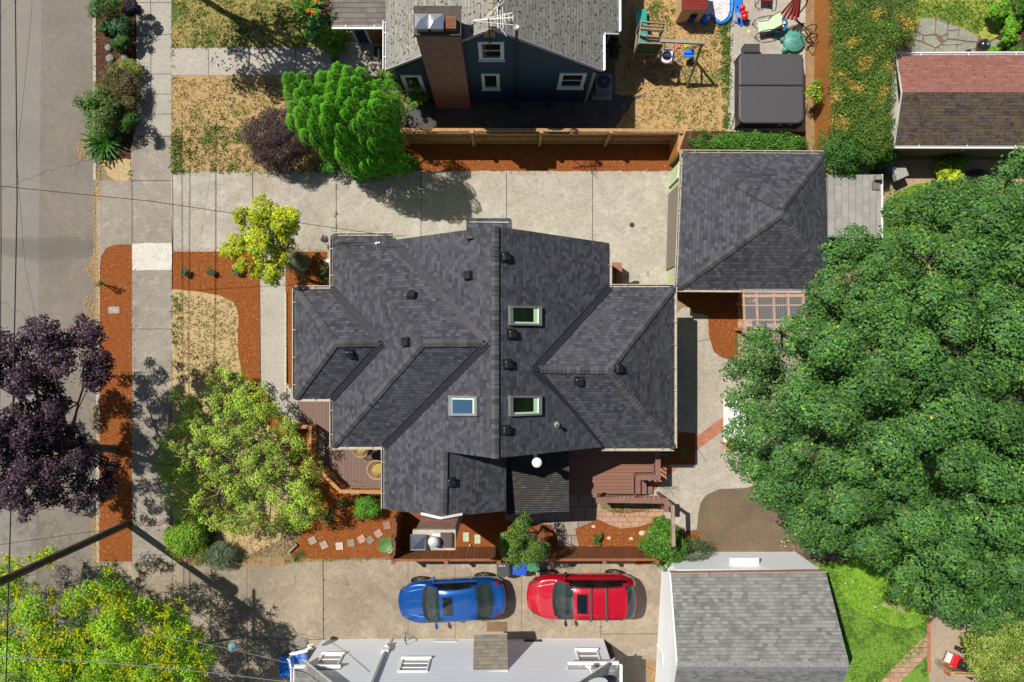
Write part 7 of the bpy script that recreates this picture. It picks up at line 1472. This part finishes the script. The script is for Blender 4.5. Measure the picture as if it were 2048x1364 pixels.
tree('dark purple leaved street tree overhanging the road at the left edge', pol, (226, 897), 3.2, 7.0, 320, .33, 300, .08, pur, tr=.15, nlimb=16, name='purple_tree', rise=110, mind=14, under=1300, bough=(54, 1.1, .55), jz=.25, tintvar=.3, holes=[[(128, 778), (200, 790), (200, 850), (140, 850)], [(-20, 765), (34, 770), (58, 790), (24, 835), (-20, 850)], [(140, 640), (150, 640), (140, 690), (125, 690)], [(45, 985), (62, 985), (62, 1000), (45, 1000)]], asp=.75, flat=.5)
# golden flowering tree, lower left
rp = [((.22, .50, .015), 5), ((.13, .36, .015), 4), ((.32, .54, .03), 4), ((.48, .58, .03), 2)]
gol = [(0, 1112), (60, 1108), (85, 1088), (125, 1090), (130, 1118), (100, 1150), (60, 1150), (85, 1175), (105, 1180), (130, 1190), (160, 1175), (190, 1150), (222, 1128), (238, 1130), (240, 1165), (275, 1190), (330, 1200), (380, 1200), (385, 1240), (412, 1268), (430, 1320), (420, 1380), (380, 1480), (150, 1600), (-150, 1500), (-200, 1250), (-80, 1120)]
gt = tree('green tree covered in yellow flower spikes at the lower left corner', gol, (150, 1275), 2.6, 4.6, 420, .42, 320, .09, rp, tr=.16, nlimb=14, name='golden_rain_tree', rise=130, mind=16, under=2600, bough=(58, 1.2, .45), jz=.25, tintvar=.25, holes=[[(85, 1148), (130, 1122), (150, 1130), (165, 1160), (130, 1185), (100, 1170)], [(300, 1300), (340, 1296), (335, 1320), (300, 1322)]], asp=.42)
fx, fy = darts([p for p in gol], 330, 12.5); fd_ = np.clip(edged(gol, fx, fy) / 130, 0, 1); fz = 2.6 + 2.0 * np.sqrt(1 - (1 - fd_) ** 2) + .55; FC = Pn(fx, fy, fz); C_, N_, S_, T_, K_ = [], [], [], [], []
for c in FC:
    nsp = random.randint(10, 18); sc = random.uniform(.7, 1.25)
    for j in range(nsp):
        a_ = random.uniform(0, 6.28); el = random.uniform(.15, 1.1); d_ = np.array([math.cos(a_) * math.cos(el), math.sin(a_) * math.cos(el), math.sin(el)]); l = random.uniform(.2, .38) * sc
        for k_ in range(5):
            for w_ in range(2): C_.append(c + d_ * l * (k_ + .5) / 5 + RNG.normal(size=3) * .006); N_.append(RNG.normal(size=3) + np.array([0, 0, .8])); S_.append(l / 5 * 2.3 * (1.15 - k_ * .14)); T_.append(d_ + RNG.normal(size=3) * .1); K_.append(np.array((.62, .64, .02)) * random.uniform(.7, 1.25) if random.random() < .8 else np.array((.38, .42, .02)))
leaf_mesh('flower_spikes', np.array(C_), np.array(N_), np.array(S_), np.array(K_), parent=gt, asp=.24, long=np.array(T_))
# rounded conifer made of many upright plumes
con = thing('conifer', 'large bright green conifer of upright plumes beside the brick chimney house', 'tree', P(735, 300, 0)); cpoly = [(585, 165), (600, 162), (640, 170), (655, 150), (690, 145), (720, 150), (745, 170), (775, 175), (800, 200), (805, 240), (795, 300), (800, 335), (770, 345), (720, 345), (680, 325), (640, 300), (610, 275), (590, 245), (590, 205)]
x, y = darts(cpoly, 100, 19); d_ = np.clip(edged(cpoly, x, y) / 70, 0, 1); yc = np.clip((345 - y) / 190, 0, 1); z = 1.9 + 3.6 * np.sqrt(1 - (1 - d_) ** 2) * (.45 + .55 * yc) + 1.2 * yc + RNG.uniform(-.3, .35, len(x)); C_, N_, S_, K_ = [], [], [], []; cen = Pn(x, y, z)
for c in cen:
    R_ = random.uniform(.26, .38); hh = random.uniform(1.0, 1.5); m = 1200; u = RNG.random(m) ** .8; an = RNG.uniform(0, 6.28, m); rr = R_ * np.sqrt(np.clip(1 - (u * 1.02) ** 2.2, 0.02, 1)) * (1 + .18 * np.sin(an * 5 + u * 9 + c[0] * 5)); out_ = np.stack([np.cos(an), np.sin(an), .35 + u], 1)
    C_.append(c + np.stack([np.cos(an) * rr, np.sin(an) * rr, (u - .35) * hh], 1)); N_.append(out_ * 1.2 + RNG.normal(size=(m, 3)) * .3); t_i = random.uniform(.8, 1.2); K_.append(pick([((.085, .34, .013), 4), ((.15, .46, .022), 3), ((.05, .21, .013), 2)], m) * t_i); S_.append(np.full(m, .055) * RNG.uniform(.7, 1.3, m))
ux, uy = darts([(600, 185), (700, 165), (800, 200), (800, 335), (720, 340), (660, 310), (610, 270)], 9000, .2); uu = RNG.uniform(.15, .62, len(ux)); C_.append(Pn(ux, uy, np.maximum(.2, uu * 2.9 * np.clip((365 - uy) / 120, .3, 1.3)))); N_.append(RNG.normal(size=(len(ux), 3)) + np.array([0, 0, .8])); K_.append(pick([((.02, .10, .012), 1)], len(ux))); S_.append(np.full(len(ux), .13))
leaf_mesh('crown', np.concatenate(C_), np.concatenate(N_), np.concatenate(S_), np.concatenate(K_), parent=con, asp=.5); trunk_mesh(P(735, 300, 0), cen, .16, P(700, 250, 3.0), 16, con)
lowc = [((.035, .16, .012), 4), ((.05, .20, .02), 3), ((.09, .15, .02), 1)]
shrub('low dense green skirt shrub at the driveway edge below the big conifer', 740, 325, 90, 1.3, lowc, ls=.08, n=40, nl=260, ry=28, r=.3, name='conifer_shrub', cat='shrub')
shrub('pair of small yellow green conifer plumes under the navy house window', 833, 192, 22, 2.0, [((.10, .25, .025), 4), ((.18, .32, .04), 3), ((.06, .16, .02), 2)], ls=.07, n=16, nl=220, ry=36, r=.2, name='young_conifer')
shrub('slim yellow green conifer against the navy house corner window', 778, 150, 10, 2.4, [((.12, .28, .03), 4), ((.2, .35, .05), 3)], ls=.07, n=10, nl=150, ry=26, r=.16, name='young_conifer', rot=-.3)
shrub('dark purple brown smoke bush beside the big green conifer', 562, 278, 68, 2.0, [((.065, .035, .042), 5), ((.11, .065, .07), 4), ((.03, .018, .022), 3), ((.16, .11, .10), 1)], ls=.05, n=80, nl=520, ry=58, r=.30, name='purple_bush')
# yellow green young tree with the trunk in the mulch
yg = [((.55, .58, .02), 5), ((.30, .48, .02), 5), ((.18, .36, .02), 3), ((.65, .50, .03), 3)]
tree('small yellow green tree over the front path beside the north driveway', [(500, 392), (530, 390), (545, 408), (565, 410), (590, 430), (592, 455), (580, 478), (600, 478), (575, 500), (570, 540), (545, 575), (520, 555), (500, 545), (470, 540), (455, 510), (434, 498), (440, 482), (478, 470), (470, 445), (472, 418), (495, 412)],
     (618, 560), 2.3, 4.6, 120, .25, 330, .065, yg, tr=.075, nlimb=14, name='young_tree', rise=45, mind=12, under=350, bough=(34, .7, .65), margin=.35, jz=.5, tintvar=.25, asp=.8)
# sprawling light green shrub tree in the front yard
sp_ = [((.28, .50, .04), 5), ((.20, .39, .035), 4), ((.42, .60, .07), 3), ((.45, .38, .12), 1.2), ((.6, .33, .16), 1.)]
spo = [(345, 770), (380, 780), (400, 800), (420, 760), (440, 740), (470, 735), (500, 765), (540, 790), (575, 830), (600, 850), (615, 890), (640, 930), (640, 990), (655, 1020), (600, 1060), (560, 1050), (520, 1060), (470, 1070), (430, 1060), (390, 1040), (330, 1010), (318, 940), (315, 880), (340, 850), (370, 840), (372, 810), (340, 790)]
tree('sprawling light green shrubby tree with bare pinkish twigs in the front lawn', spo, (480, 925), .9, 2.9, 300, .25, 150, .07, sp_, tr=.1, nlimb=46, name='shrubby_tree', rise=110, mind=13, under=600, bough=(40, .8, .5), margin=0., jz=.5, tintvar=.25, asp=.6, group=None)
q = MB()
for i in range(75):
    s_ = P(random.gauss(460, 70), random.gauss(955, 55), random.uniform(2.3, 3.4)); a_ = random.uniform(0, 6.28); l = random.uniform(.25, .6); e_ = s_ + Vector((math.cos(a_) * l, math.sin(a_) * l, random.uniform(0, .35))); q.tube([s_, s_.lerp(e_, .5) + Vector((0, 0, .08)), e_], [.010, .007, .004], 4)
tag(q.build('bare_twigs', noisy('pink_twig', (.55, .33, .2), .8)), 'bare pinkish twigs sticking through the sprawling front shrub', 'twigs', kind='stuff')
tree('small leafy tree with light green tips between the fence and the red car', [(1040, 1015), (1056, 1010), (1062, 1040), (1060, 1065), (1085, 1075), (1105, 1085), (1105, 1110), (1080, 1125), (1050, 1130), (1035, 1160), (1034, 1200), (1026, 1195), (1028, 1150), (1012, 1120), (995, 1105), (985, 1080), (1000, 1060), (1025, 1050), (1030, 1030)],
     (1083, 1052), 1.6, 3.4, 55, .26, 260, .06, [((.10, .22, .03), 5), ((.16, .30, .05), 4), ((.05, .13, .025), 3), ((.35, .25, .06), .5)], tr=.06, nlimb=16, name='small_tree', rise=40, mind=10, under=150, jz=.4, asp=.6)
# climbing shrub over the fence corner and arbour
shrub('green leafy shrub under the arbour at the corner of the white garage', 1330, 1092, 42, 1.9, [((.08, .21, .02), 5), ((.13, .29, .035), 3), ((.04, .11, .02), 3)], ls=.085, n=60, nl=150, ry=42, r=.24)
shrub('thin grey green twiggy shrub beside the dirt bed, right of the arbour', 1385, 1108, 42, 1.5, [((.07, .13, .04), 4), ((.12, .17, .07), 2), ((.04, .08, .025), 3)], ls=.06, n=36, nl=70, ry=30, r=.22)
shrub('round patch of low green groundcover left of the arbour beam', 1320, 1052, 22, .22, [((.07, .19, .02), 4), ((.11, .24, .03), 3)], ls=.05, n=30, nl=120, ry=18, r=.14, name='groundcover')
# hedge behind the orange fence
hp = [((.085, .18, .028), 5), ((.055, .13, .023), 4), ((.15, .25, .038), 3), ((.27, .31, .05), 1.2)]
hg = thing('hedge', 'broad clipped green hedge with orange dead tips behind the orange fence', 'hedge', P(1720, 160, 0)); hpo = [(1668, -80), (1828, -80), (1826, 60), (1820, 84), (1788, 88), (1782, 120), (1779, 285), (1774, 298), (1745, 305), (1700, 290), (1666, 270)]
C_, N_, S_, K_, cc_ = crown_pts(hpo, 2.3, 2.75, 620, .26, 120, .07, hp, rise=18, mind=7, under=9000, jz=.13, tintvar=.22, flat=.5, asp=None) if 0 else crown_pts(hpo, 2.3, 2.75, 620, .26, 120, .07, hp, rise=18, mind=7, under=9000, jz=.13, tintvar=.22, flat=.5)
dx_ = np.sin(C_[:, 0] * 3.1 + 1.3 * np.sin(C_[:, 1] * 2.3)) * np.cos(C_[:, 1] * 3.7 + 1.7 * np.sin(C_[:, 0] * 1.9)) + RNG.normal(size=len(C_)) * .35; msk = (dx_ > .74) & (C_[:, 1] > P(0, 270, 2.6).y) & (C_[:, 1] < P(0, 10, 2.6).y); K_[msk] = pick([((.62, .38, .09), 3), ((.5, .42, .08), 2)], int(msk.sum()))
leaf_mesh('foliage', C_, N_, S_, K_, parent=hg, asp=.4); q = MB()
for i in range(14): p = P(1690 + (i % 2) * 90, -40 + i * 24, 0); p = Vector((xz(1690 + (i % 2) * 80, 2.2), yz(-60 + i * 26, 2.2), 0)); q.tube([p, p + Vector((.05, .02, 1.2)), p + Vector((0, 0, 2.2))], [.06, .05, .03], 6)
q.build('stem', BARK, hg)
shrub('dark green feathery yew at the garage corner, left of the pale shed', 1686, 312, 44, 3.0, [((.03, .10, .02), 5), ((.06, .17, .03), 4), ((.10, .22, .03), 2)], ls=.10, n=46, nl=210, ry=48, r=.38, name='yew_shrub', asp=.3)
shrub('green feathery yew bush overhanging the shaded shed yard', 1745, 300, 44, 2.6, [((.05, .14, .02), 5), ((.09, .21, .03), 4), ((.03, .08, .02), 2)], ls=.10, n=36, nl=200, ry=24, r=.34, name='yew_shrub', asp=.3)
# ------------------------------------------------------------------ shrubs and plants
gl_ = [((.08, .20, .03), 4), ((.13, .28, .04), 3), ((.05, .13, .02), 2)]
shrub('dense green ivy and climbing rose hedge along the top of the dark garage roof', 1520, 288, 100, .9, [((.06, .17, .02), 5), ((.10, .24, .03), 4), ((.03, .10, .015), 2)], ls=.09, n=80, nl=130, ry=18, r=.26, name='ivy')
shrub('low straggly plants on the dark bed at the cedar fence corner', 1412, 282, 38, .4, [((.07, .18, .02), 4), ((.12, .10, .04), 1)], ls=.08, n=24, nl=50, ry=20, r=.2, name='groundcover')
shrub('brown green heather bush in the kerbside bed', 238, 180, 42, 1.0, [((.17, .145, .055), 4), ((.11, .09, .04), 3), ((.24, .22, .08), 2), ((.06, .045, .025), 2)], ls=.06, n=60, nl=220, ry=46, r=.26, name='heather')
shrub('yellow green low bush beside the brown heather and sidewalk', 255, 140, 22, .6, [((.26, .32, .05), 3), ((.18, .25, .04), 3), ((.3, .3, .1), 1)], ls=.07, n=20, nl=120, ry=16, r=.2)
shrub('light olive green spreading shrub leaning over the kerb', 205, 218, 34, 1.5, [((.13, .21, .05), 5), ((.19, .28, .08), 3), ((.07, .12, .03), 3)], ls=.08, n=50, nl=130, ry=46, r=.27)
shrub('pointed leafy green branch reaching over the street from the kerbside bed', 175, 205, 26, 1.8, [((.09, .20, .03), 5), ((.05, .12, .02), 3)], ls=.09, n=14, nl=80, ry=14, r=.2)
blades('dark green spiky strap leaved clump at the lower end of the kerbside bed', 214, 285, 190, 1.0, [((.03, .12, .01), 4), ((.05, .18, .015), 3), ((.02, .07, .01), 2)], name='strappy_plant', wid=.22, up=1.1, droop=.55)
shrub('small dark green shrub by the sidewalk in the kerbside bed', 256, 248, 16, 1.5, [((.04, .10, .02), 3), ((.06, .15, .03), 2)], ls=.08, n=12, nl=110, ry=18, r=.2)
shrub('tiny green plant with a yellow flower at the end of the kerbside bed', 212, 330, 5, .3, [((.75, .72, .03), 3), ((.1, .2, .03), 1)], ls=.05, n=3, nl=20, r=.05, name='plant', cat='plant')
for cx, cy, r_, h, l_, pl_ in ((208, 10, 34, 1.7, 'dark green bush at the top edge of the kerbside bed', 0), (240, 50, 24, 1.2, 'blue green feathery bush in the shaded kerbside bed', 1), (243, 84, 18, .8, 'olive green round bush beside the grey boulders', 0), (206, 55, 10, .5, 'small green tuft near the kerb in the shaded bed', 0), (262, 18, 16, 1.2, 'dark purple leaved bush in the shaded kerbside bed', 2)):
    shrub(l_, cx, cy, r_, h, [[((.05, .13, .025), 4), ((.08, .19, .03), 2)], [((.06, .15, .07), 4), ((.09, .2, .09), 2)], [((.03, .025, .045), 3), ((.05, .05, .08), 1)]][pl_], ls=.08, n=22, nl=110, ry=r_ * .8)
shrub('bright green bush with lilac flowers left of the navy house porch', 640, 55, 24, 1.1, [((.08, .26, .02), 5), ((.13, .34, .03), 3), ((.22, .20, .50), 1.0)], ls=.09, n=30, nl=120, ry=34, r=.24)
shrub('lime green round bush at the corner of the navy house porch step', 664, 76, 26, 1.3, [((.17, .34, .02), 5), ((.25, .42, .04), 3), ((.10, .24, .02), 2)], ls=.075, n=34, nl=150, ry=26, r=.26)
blades('tall green leafy clump with orange flowers by the navy house', 618, 18, 110, .8, [((.08, .24, .03), 5), ((.12, .3, .04), 2)], wid=.2, up=1.2)
for x, y, l_ in ((597, 2, 'uppermost orange flower near the grey porch roof'), (616, 21, 'left orange flower of the middle group by the porch'), (625, 23, 'right orange flower of the middle group by the porch'), (626, 29, 'lowest orange flower by the grey porch roof'), (630, 2, 'orange flower at the top edge beside the porch roof')):
    q = MB(); p = P(x, y, .95)
    for i in range(6): a_ = i * 1.047; q.add([p, p + Vector((math.cos(a_ - .35) * .06, math.sin(a_ - .35) * .06, .03)), p + Vector((math.cos(a_) * .11, math.sin(a_) * .11, .02)), p + Vector((math.cos(a_ + .35) * .06, math.sin(a_ + .35) * .06, .03))], [(0, 1, 2, 3)])
    q.tube([p, (p.x + .05, p.y - .05, .05)], .008, 4, 1); tag(q.build('flower', [mat('orange_petal', (.85, .22, .01), .6), mat('green_stem', (.06, .16, .02), .7)]), l_, 'flower', 'orange flowers beside the porch')
shrub('pale yellow green ornamental grass beside the path to the navy house', 590, 82, 22, .5, [((.36, .36, .10), 4), ((.25, .3, .07), 3)], ls=.12, n=18, nl=90, ry=13, asp=.2, name='grass_clump')
b_ = MB(); p = P(649, 32, 1.0); b_.box((p.x, p.y, .6), (.34, .34, 1.1), .7); b_.box((p.x, p.y, 1.16), (.28, .28, .02), .7, 1); tag(b_.build('planter_box', [noisy('planter_wood', (.12, .06, .045), .8), soil]), 'tilted dark red brown planter box beside the porch roof', 'planter')
bg_ = [((.07, .19, .09), 4), ((.04, .12, .06), 3)]
for x, l_ in ((368, 'leftmost'), (424, 'middle'), (476, 'rightmost')): shrub('small blue green plant in the orange mulch, %s of three' % l_, x, 543, 10, .35, bg_, ls=.06, n=8, nl=60, ry=8, r=.1, name='plant', cat='plant', group='three small plants in the mulch strip')
shrub('slim rose bush with red tips at the kerb in the orange mulch', 203, 567, 13, .9, [((.12, .26, .04), 4), ((.2, .3, .06), 2), ((.6, .03, .04), 1.2)], ls=.05, n=12, nl=34, ry=5, r=.1)
shrub('grey green silvery bush behind the yellow green tree', 595, 522, 22, .8, [((.14, .17, .09), 4), ((.19, .22, .12), 3)], ls=.06, n=26, nl=110, ry=18, r=.2)
shrub('dark round bush in the shade of the house corner mulch', 648, 543, 16, .9, [((.08, .10, .03), 3), ((.05, .07, .02), 2)], ls=.07, n=16, nl=90, ry=14)
shrub('bright lime green bush with orange leaves left of the front lawn', 372, 1072, 36, 1.2, [((.20, .40, .03), 5), ((.12, .28, .03), 3), ((.45, .18, .05), .6)], ls=.07, n=60, nl=150, ry=34, r=.24)
blades('dark blue green spiky yucca in front of the lime green bush', 414, 1073, 80, .85, [((.04, .09, .06), 3), ((.10, .16, .12), 2)], wid=.16, up=.9, droop=.3)
shrub('silvery grey green lavender mound at the driveway corner', 443, 1110, 30, .7, [((.13, .19, .11), 4), ((.20, .26, .16), 3), ((.08, .12, .07), 2)], ls=.10, n=40, nl=130, ry=24, r=.22, asp=.2, name='lavender')
shrub('mixed green and rusty red rose shrub by the old driveway', 390, 1108, 32, .7, [((.14, .26, .04), 4), ((.35, .13, .05), 1.4), ((.25, .25, .06), 2)], ls=.06, n=30, nl=60, ry=20, r=.18)
q = MB(); p = P(372, 1121, .6); q.ell((p.x, p.y, .6), .06, .06, .05, 10, 6); q.tube([(p.x, p.y, .6), (p.x + .05, p.y + .05, .05)], .008, 4, 1); tag(q.build('flower', [mat('magenta_petal', (.75, .02, .25), .5), MATS['green_stem']]), 'single magenta rose bloom at the edge of the rose shrub', 'flower')
shrub('round bright green plant in the mulch left of the house chimney', 733, 1016, 24, .9, [((.08, .24, .02), 5), ((.13, .33, .03), 3)], ls=.075, n=26, nl=110, ry=20, r=.2)
blades('dark spiky grass clump in the mulch below the front deck', 658, 1036, 60, .45, [((.03, .09, .03), 3), ((.05, .14, .04), 2)], wid=.14, up=.9); blades('small dark green grass clump at the end of the stepping stones', 598, 1111, 60, .35, [((.03, .12, .03), 3)], wid=.16, up=.9)
shrub('dark green leafy shrub in the mulch just under the front deck', 685, 1006, 14, .5, [((.04, .11, .02), 3)], ls=.06, n=12, nl=70, ry=8)
def rosette(label, px, py, R_, n, col, z=.1, name='broadleaf_plant', group=None):
    q = MB(); p = P(px, py, z)
    for i in range(n):
        a_ = i * 2.4; r_ = R_ * (.35 + .6 * (i / n)); c = p + Vector((math.cos(a_) * r_, math.sin(a_) * r_, .12 - .08 * i / n)); s_ = R_ * .42; pts = []
        for t in np.linspace(0, 2 * math.pi, 11)[:-1]: pts.append((c.x + math.cos(t) * s_ * (1 + .1 * math.sin(5 * t)), c.y + math.sin(t) * s_ * .85, c.z + .03 * math.cos(t - a_)))
        q.add([tuple(c + Vector((0, 0, -.02)))] + pts, [(0, 1 + k_, 1 + (k_ + 1) % 10) for k_ in range(10)])
        q.tube([c - Vector((0, 0, .02)), (p.x, p.y, .02)], .008, 4)
    return tag(q.build(name, noisy(name + '%.2f' % col[1], col, .5, scale=5, amt=.5)), label, 'plant', group)
rosette('broad leaved rhubarb-like green plant against the dark red brown fence', 774, 1090, .34, 15, (.10, .20, .06)); rosette('small round leaved plant in the shaded mulch nearer the deck', 1331, 912, .2, 4, (.07, .15, .05), group='two round leaved plants by the back deck'); rosette('small round leaved plant in the shaded mulch nearer the patio', 1367, 904, .22, 4, (.07, .16, .05), group='two round leaved plants by the back deck')
lily = [((.10, .18, .05), 3), ((.35, .36, .18), 2), ((.45, .42, .25), 1)]
for x, l_ in ((1221, 'left'), (1250, 'middle'), (1292, 'right')): blades('striped pale green lily clump below the deck railing, %s of three' % l_, x, 1010 if x != 1292 else 1006, 46 if x == 1250 else 30, .55 if x == 1250 else .45, lily, wid=.15, up=.6, droop=.5, group='striped lilies below the deck railing')
blades('thin dark rush by the back deck steps', 1338, 976, 9, .5, [((.06, .1, .04), 1)], wid=.1, up=1.2); shrub('small green plant with a white bloom at the dark paved path', 1195, 1078, 11, .35, [((.08, .2, .03), 4), ((.05, .12, .02), 2)], ls=.07, n=10, nl=55, ry=11, r=.12, name='plant', cat='plant')
shrub('lime yellow hosta clump in front of the olive plank wall', 1903, 348, 27, .6, [((.42, .50, .03), 4), ((.30, .42, .03), 3), ((.15, .3, .03), 1)], ls=.16, n=26, nl=45, ry=26, r=.22, asp=.8, name='hosta')
shrub('green round bush between the lime hosta and the plank wall', 1915, 325, 20, .7, [((.16, .30, .03), 4), ((.10, .2, .02), 2)], ls=.09, n=14, nl=70, ry=10, r=.2)
for cx, cy, r_, ry_, h, l_, pl_ in ((2022, 60, 18, 34, 1.2, 'bright green leafy shrub at the upper right corner above the red roof', 0), (2000, 22, 20, 18, 1.0, 'green shrub at the edge of the yellow green lawn', 0), (2035, 100, 22, 12, .8, 'dense green bush behind the red roofed garage', 1), (1990, 104, 16, 8, .4, 'bright green low plants beside the kettle grill', 0), (2040, 20, 14, 20, 1.4, 'dark shrub in the top right corner', 1)):
    shrub(l_, cx, cy, r_, h, [[((.12, .32, .02), 4), ((.18, .40, .03), 3)], [((.07, .20, .02), 4), ((.04, .11, .02), 2), ((.5, .2, .2), .15)]][pl_], ls=.11, n=24, nl=90, ry=ry_)
shrub('yellow green shrub at the lower right corner beside the garden machine', 2012, 1305, 72, 2.2, [((.24, .34, .05), 5), ((.16, .26, .04), 4), ((.33, .40, .10), 3), ((.3, .2, .1), .6)], ls=.085, n=150, nl=170, ry=66, r=.32)
shrub('small yellow green bush hanging over the tan patio edge', 1948, 1280, 22, 1.0, [((.28, .36, .06), 5), ((.18, .26, .04), 3)], ls=.08, n=16, nl=110, ry=30, r=.22)
shrub('low green weeds along the right side of the white garage roof', 1672, 1215, 16, .3, [((.12, .27, .03), 4), ((.18, .33, .05), 3)], ls=.07, n=60, nl=40, ry=95, r=.16, rot=-.22, name='groundcover')
shrub('green leafy branch under the eave at the wall of the navy house', 1226, 95, 12, 1.5, [((.02, .06, .02), 1)], ls=.1, n=14, nl=80, ry=22)
# a small tree whose crown is just above the top edge, casting the dappled shade
for bx, by, pol_, l_ in ((330, -60, [(180, -190), (330, -220), (470, -190), (560, -140), (560, -40), (470, -18), (400, -30), (320, -20), (240, -16), (190, -50)], 'green tree just beyond the top edge, shading the sidewalk and lawn'),):
    tree(l_, pol_, (bx, by), 3.0, 6.0, 110, .5, 160, .14, gl_, tr=.16, name='street_tree', rise=80, mind=22, under=700)
scatter_leaves('fallen white petals and leaves on the dirt bed and bright lawn', [([(1560, 1080), (1600, 1080), (1598, 1110), (1560, 1110)], 14), ([(1660, 1130), (1840, 1225), (1800, 1250), (1680, 1180)], 30), ([(1620, 1090), (1660, 1100), (1650, 1125), (1620, 1120)], 12)], 0, [((.7, .55, .4), 1), ((.6, .35, .2), 1)], .09, z=.08)
q = MB()
for x, y in ((1763, 1212), (1785, 1206), (1800, 1222), (1806, 1216)): 
    for i in range(4): s_ = P(x + random.uniform(-10, 10), y + random.uniform(-6, 6), .1); a_ = random.uniform(0, 6.3); q.tube([s_, s_ + Vector((math.cos(a_) * .3, math.sin(a_) * .2, .1))], [.03, .015], 5)
tag(q.build('fallen_branch', MATS['pale_bark']), 'grey dead branches lying on the bright green lawn', 'branches', kind='stuff')
q = MB(); 
for i in range(26):
    s_ = P(238 + i * 6 + random.uniform(-4, 4), 1056 - i * .6 + random.uniform(-4, 4), .05 + random.random() * .1); a_ = random.uniform(.5, 1.5); q.tube([s_, s_ + Vector((math.cos(a_) * .25, math.sin(a_) * .2, .08))], [.02, .008], 4)
tag(q.build('dried_vine', noisy('rusty_vine', (.36, .14, .08), .8)), 'rusty dried vine trailing from the pole foot over the sidewalk', 'vine')
# ================================================================== utility pole, wires
pw = noisy('pole_wood', (.125, .098, .078), .9, scale=3, amt=.8, bump=.5); k = N(pw)
up = thing('utility_pole', 'tall dark wooden utility pole leaning out over the lower left corner', 'utility pole', P(256, 1047, 0)); pb = P(256, 1047, 0)
q = MB(); q.cyl((pb.x, pb.y, 0), (pb.x, pb.y, 11.5), .16, .115, 16); 
for i in range(7): a_ = i * .9; q.beam((pb.x + .145 * math.cos(a_), pb.y + .145 * math.sin(a_), .0 + i), (pb.x + .125 * math.cos(a_ + .1), pb.y + .125 * math.sin(a_ + .1), 5. + i * .8), .012, .012, 1)
q.beam((pb.x + .16, pb.y + .03, 0), (pb.x + .13, pb.y + .03, 10), .035, .04, 1); q.build('shaft', [pw, mat('conduit_dark', (.05, .045, .04), .7)], up)
q = MB(); q.cyl((pb.x - .12, pb.y + .42, 7.95), (pb.x - .12, pb.y + .42, 8.85), .26, n=20); q.rev((pb.x - .12, pb.y + .42, 8.85), [(.28, 0), (.2, .06), (.001, .08)], 20); q.build('transformer', mat('transformer_grey', (.3, .31, .32), .5), up)
q = MB(); q.beam((pb.x - .1, pb.y - 1.1, 10.6), (pb.x - .1, pb.y + 1.1, 10.6), .1, .12); q.build('crossarm', pw, up)
wirem = mat('wire_black', (.012, .012, .012), .5); wirel = mat('wire_grey', (.28, .28, .29), .4, .3)
def wire(label, pts, r=.013, m=None, n=24, sag=0., g=None):
    P3 = [Vector(p) for p in pts]; out = []
    for i in range(len(P3) - 1):
        for j in range(n if i == len(P3) - 2 else n - 1):
            u = j / (n - 1); v = P3[i].lerp(P3[i + 1], u); v.z -= sag * 4 * u * (1 - u); out.append(v)
    q = MB(); q.tube(out, r, 5); return tag(q.build('wire', m or wirem), label, 'wire', g)
gr = 'power and telephone wires'
wire('thick dark cable running along the street near the left edge', [P(30, -60, 7.1), P(34, 400, 7.0), P(22, 1000, 7.0), P(8, 1500, 7.1)], .021, g=gr)
wire('dark cable along the very left edge of the photo', [P(0.5, -60, 6.6), P(2, 500, 6.5), P(-6, 1400, 6.6)], .016, g=gr)
wire('thin dark wire crossing from the left edge over the street', [P(36, 300, 6.4), P(62, 40, 6.6), P(68, -60, 6.6)], .005, g=gr); wire('thin wire running down the street beside the thick cable', [P(34, 330, 6.4), P(50, 530, 6.4), P(72, 640, 6.4), P(40, 760, 6.4)], .005, g=gr)
wire('service wire from the street over the yellow green tree to the middle house', [P(-60, 366, 7.6), P(300, 402, 6.2), P(560, 440, 5.0), P(784, 472, 4.6), P(812, 471, 3.6)], .011, wirem, g=gr, sag=.02)
wire('pale grey wire across the bottom left over the yellow flowering tree', [P(-20, 1312, 7.3), P(200, 1324, 6.4), P(420, 1345, 5.6), P(560, 1362, 4.8), P(640, 1372, 4.3)], .018, wirel, g=gr)
wire('thin wire from the flowering tree to the white house with the round lamp', [P(320, 1270, 5.2), P(462, 1298, 5.0), P(560, 1322, 4.9), P(680, 1352, 4.6)], .009, wirel, g=gr)
wire('thin dark wire from the pole across the street', [P(-20, 1092, 8.2), P(100, 1075, 7.6), P(190, 1062, 6.8)], .008, g=gr)
wire('overhead wire just beyond the left edge, seen by its shadow on the lawn', [P(-60, -60, 7.1), P(-60, 1400, 7.1)], .016, g=gr)
q = MB(); p = P(462, 1298, 4.95); gl = mat('lamp_glass', (.25, .42, .48), .08, spec=.9, trans=.3)
t = thing('lamp', 'round glass lamp hanging from the thin wire above the south driveway', 'lamp', (p.x, p.y, 4.5)); q.rev((p.x, p.y, 4.7), [(.16, 0), (.19, .08), (.15, .18), (.06, .25)], 24); q.build('globe', gl, t); q = MB(); q.rev((p.x, p.y, 4.94), [(.07, 0), (.07, .03), (.03, .05)], 14); q.rev((p.x, p.y, 4.69), [(.16, 0), (.17, .02)], 24); q.build('cap', mat('lamp_metal', (.35, .42, .45), .3, .5), t)
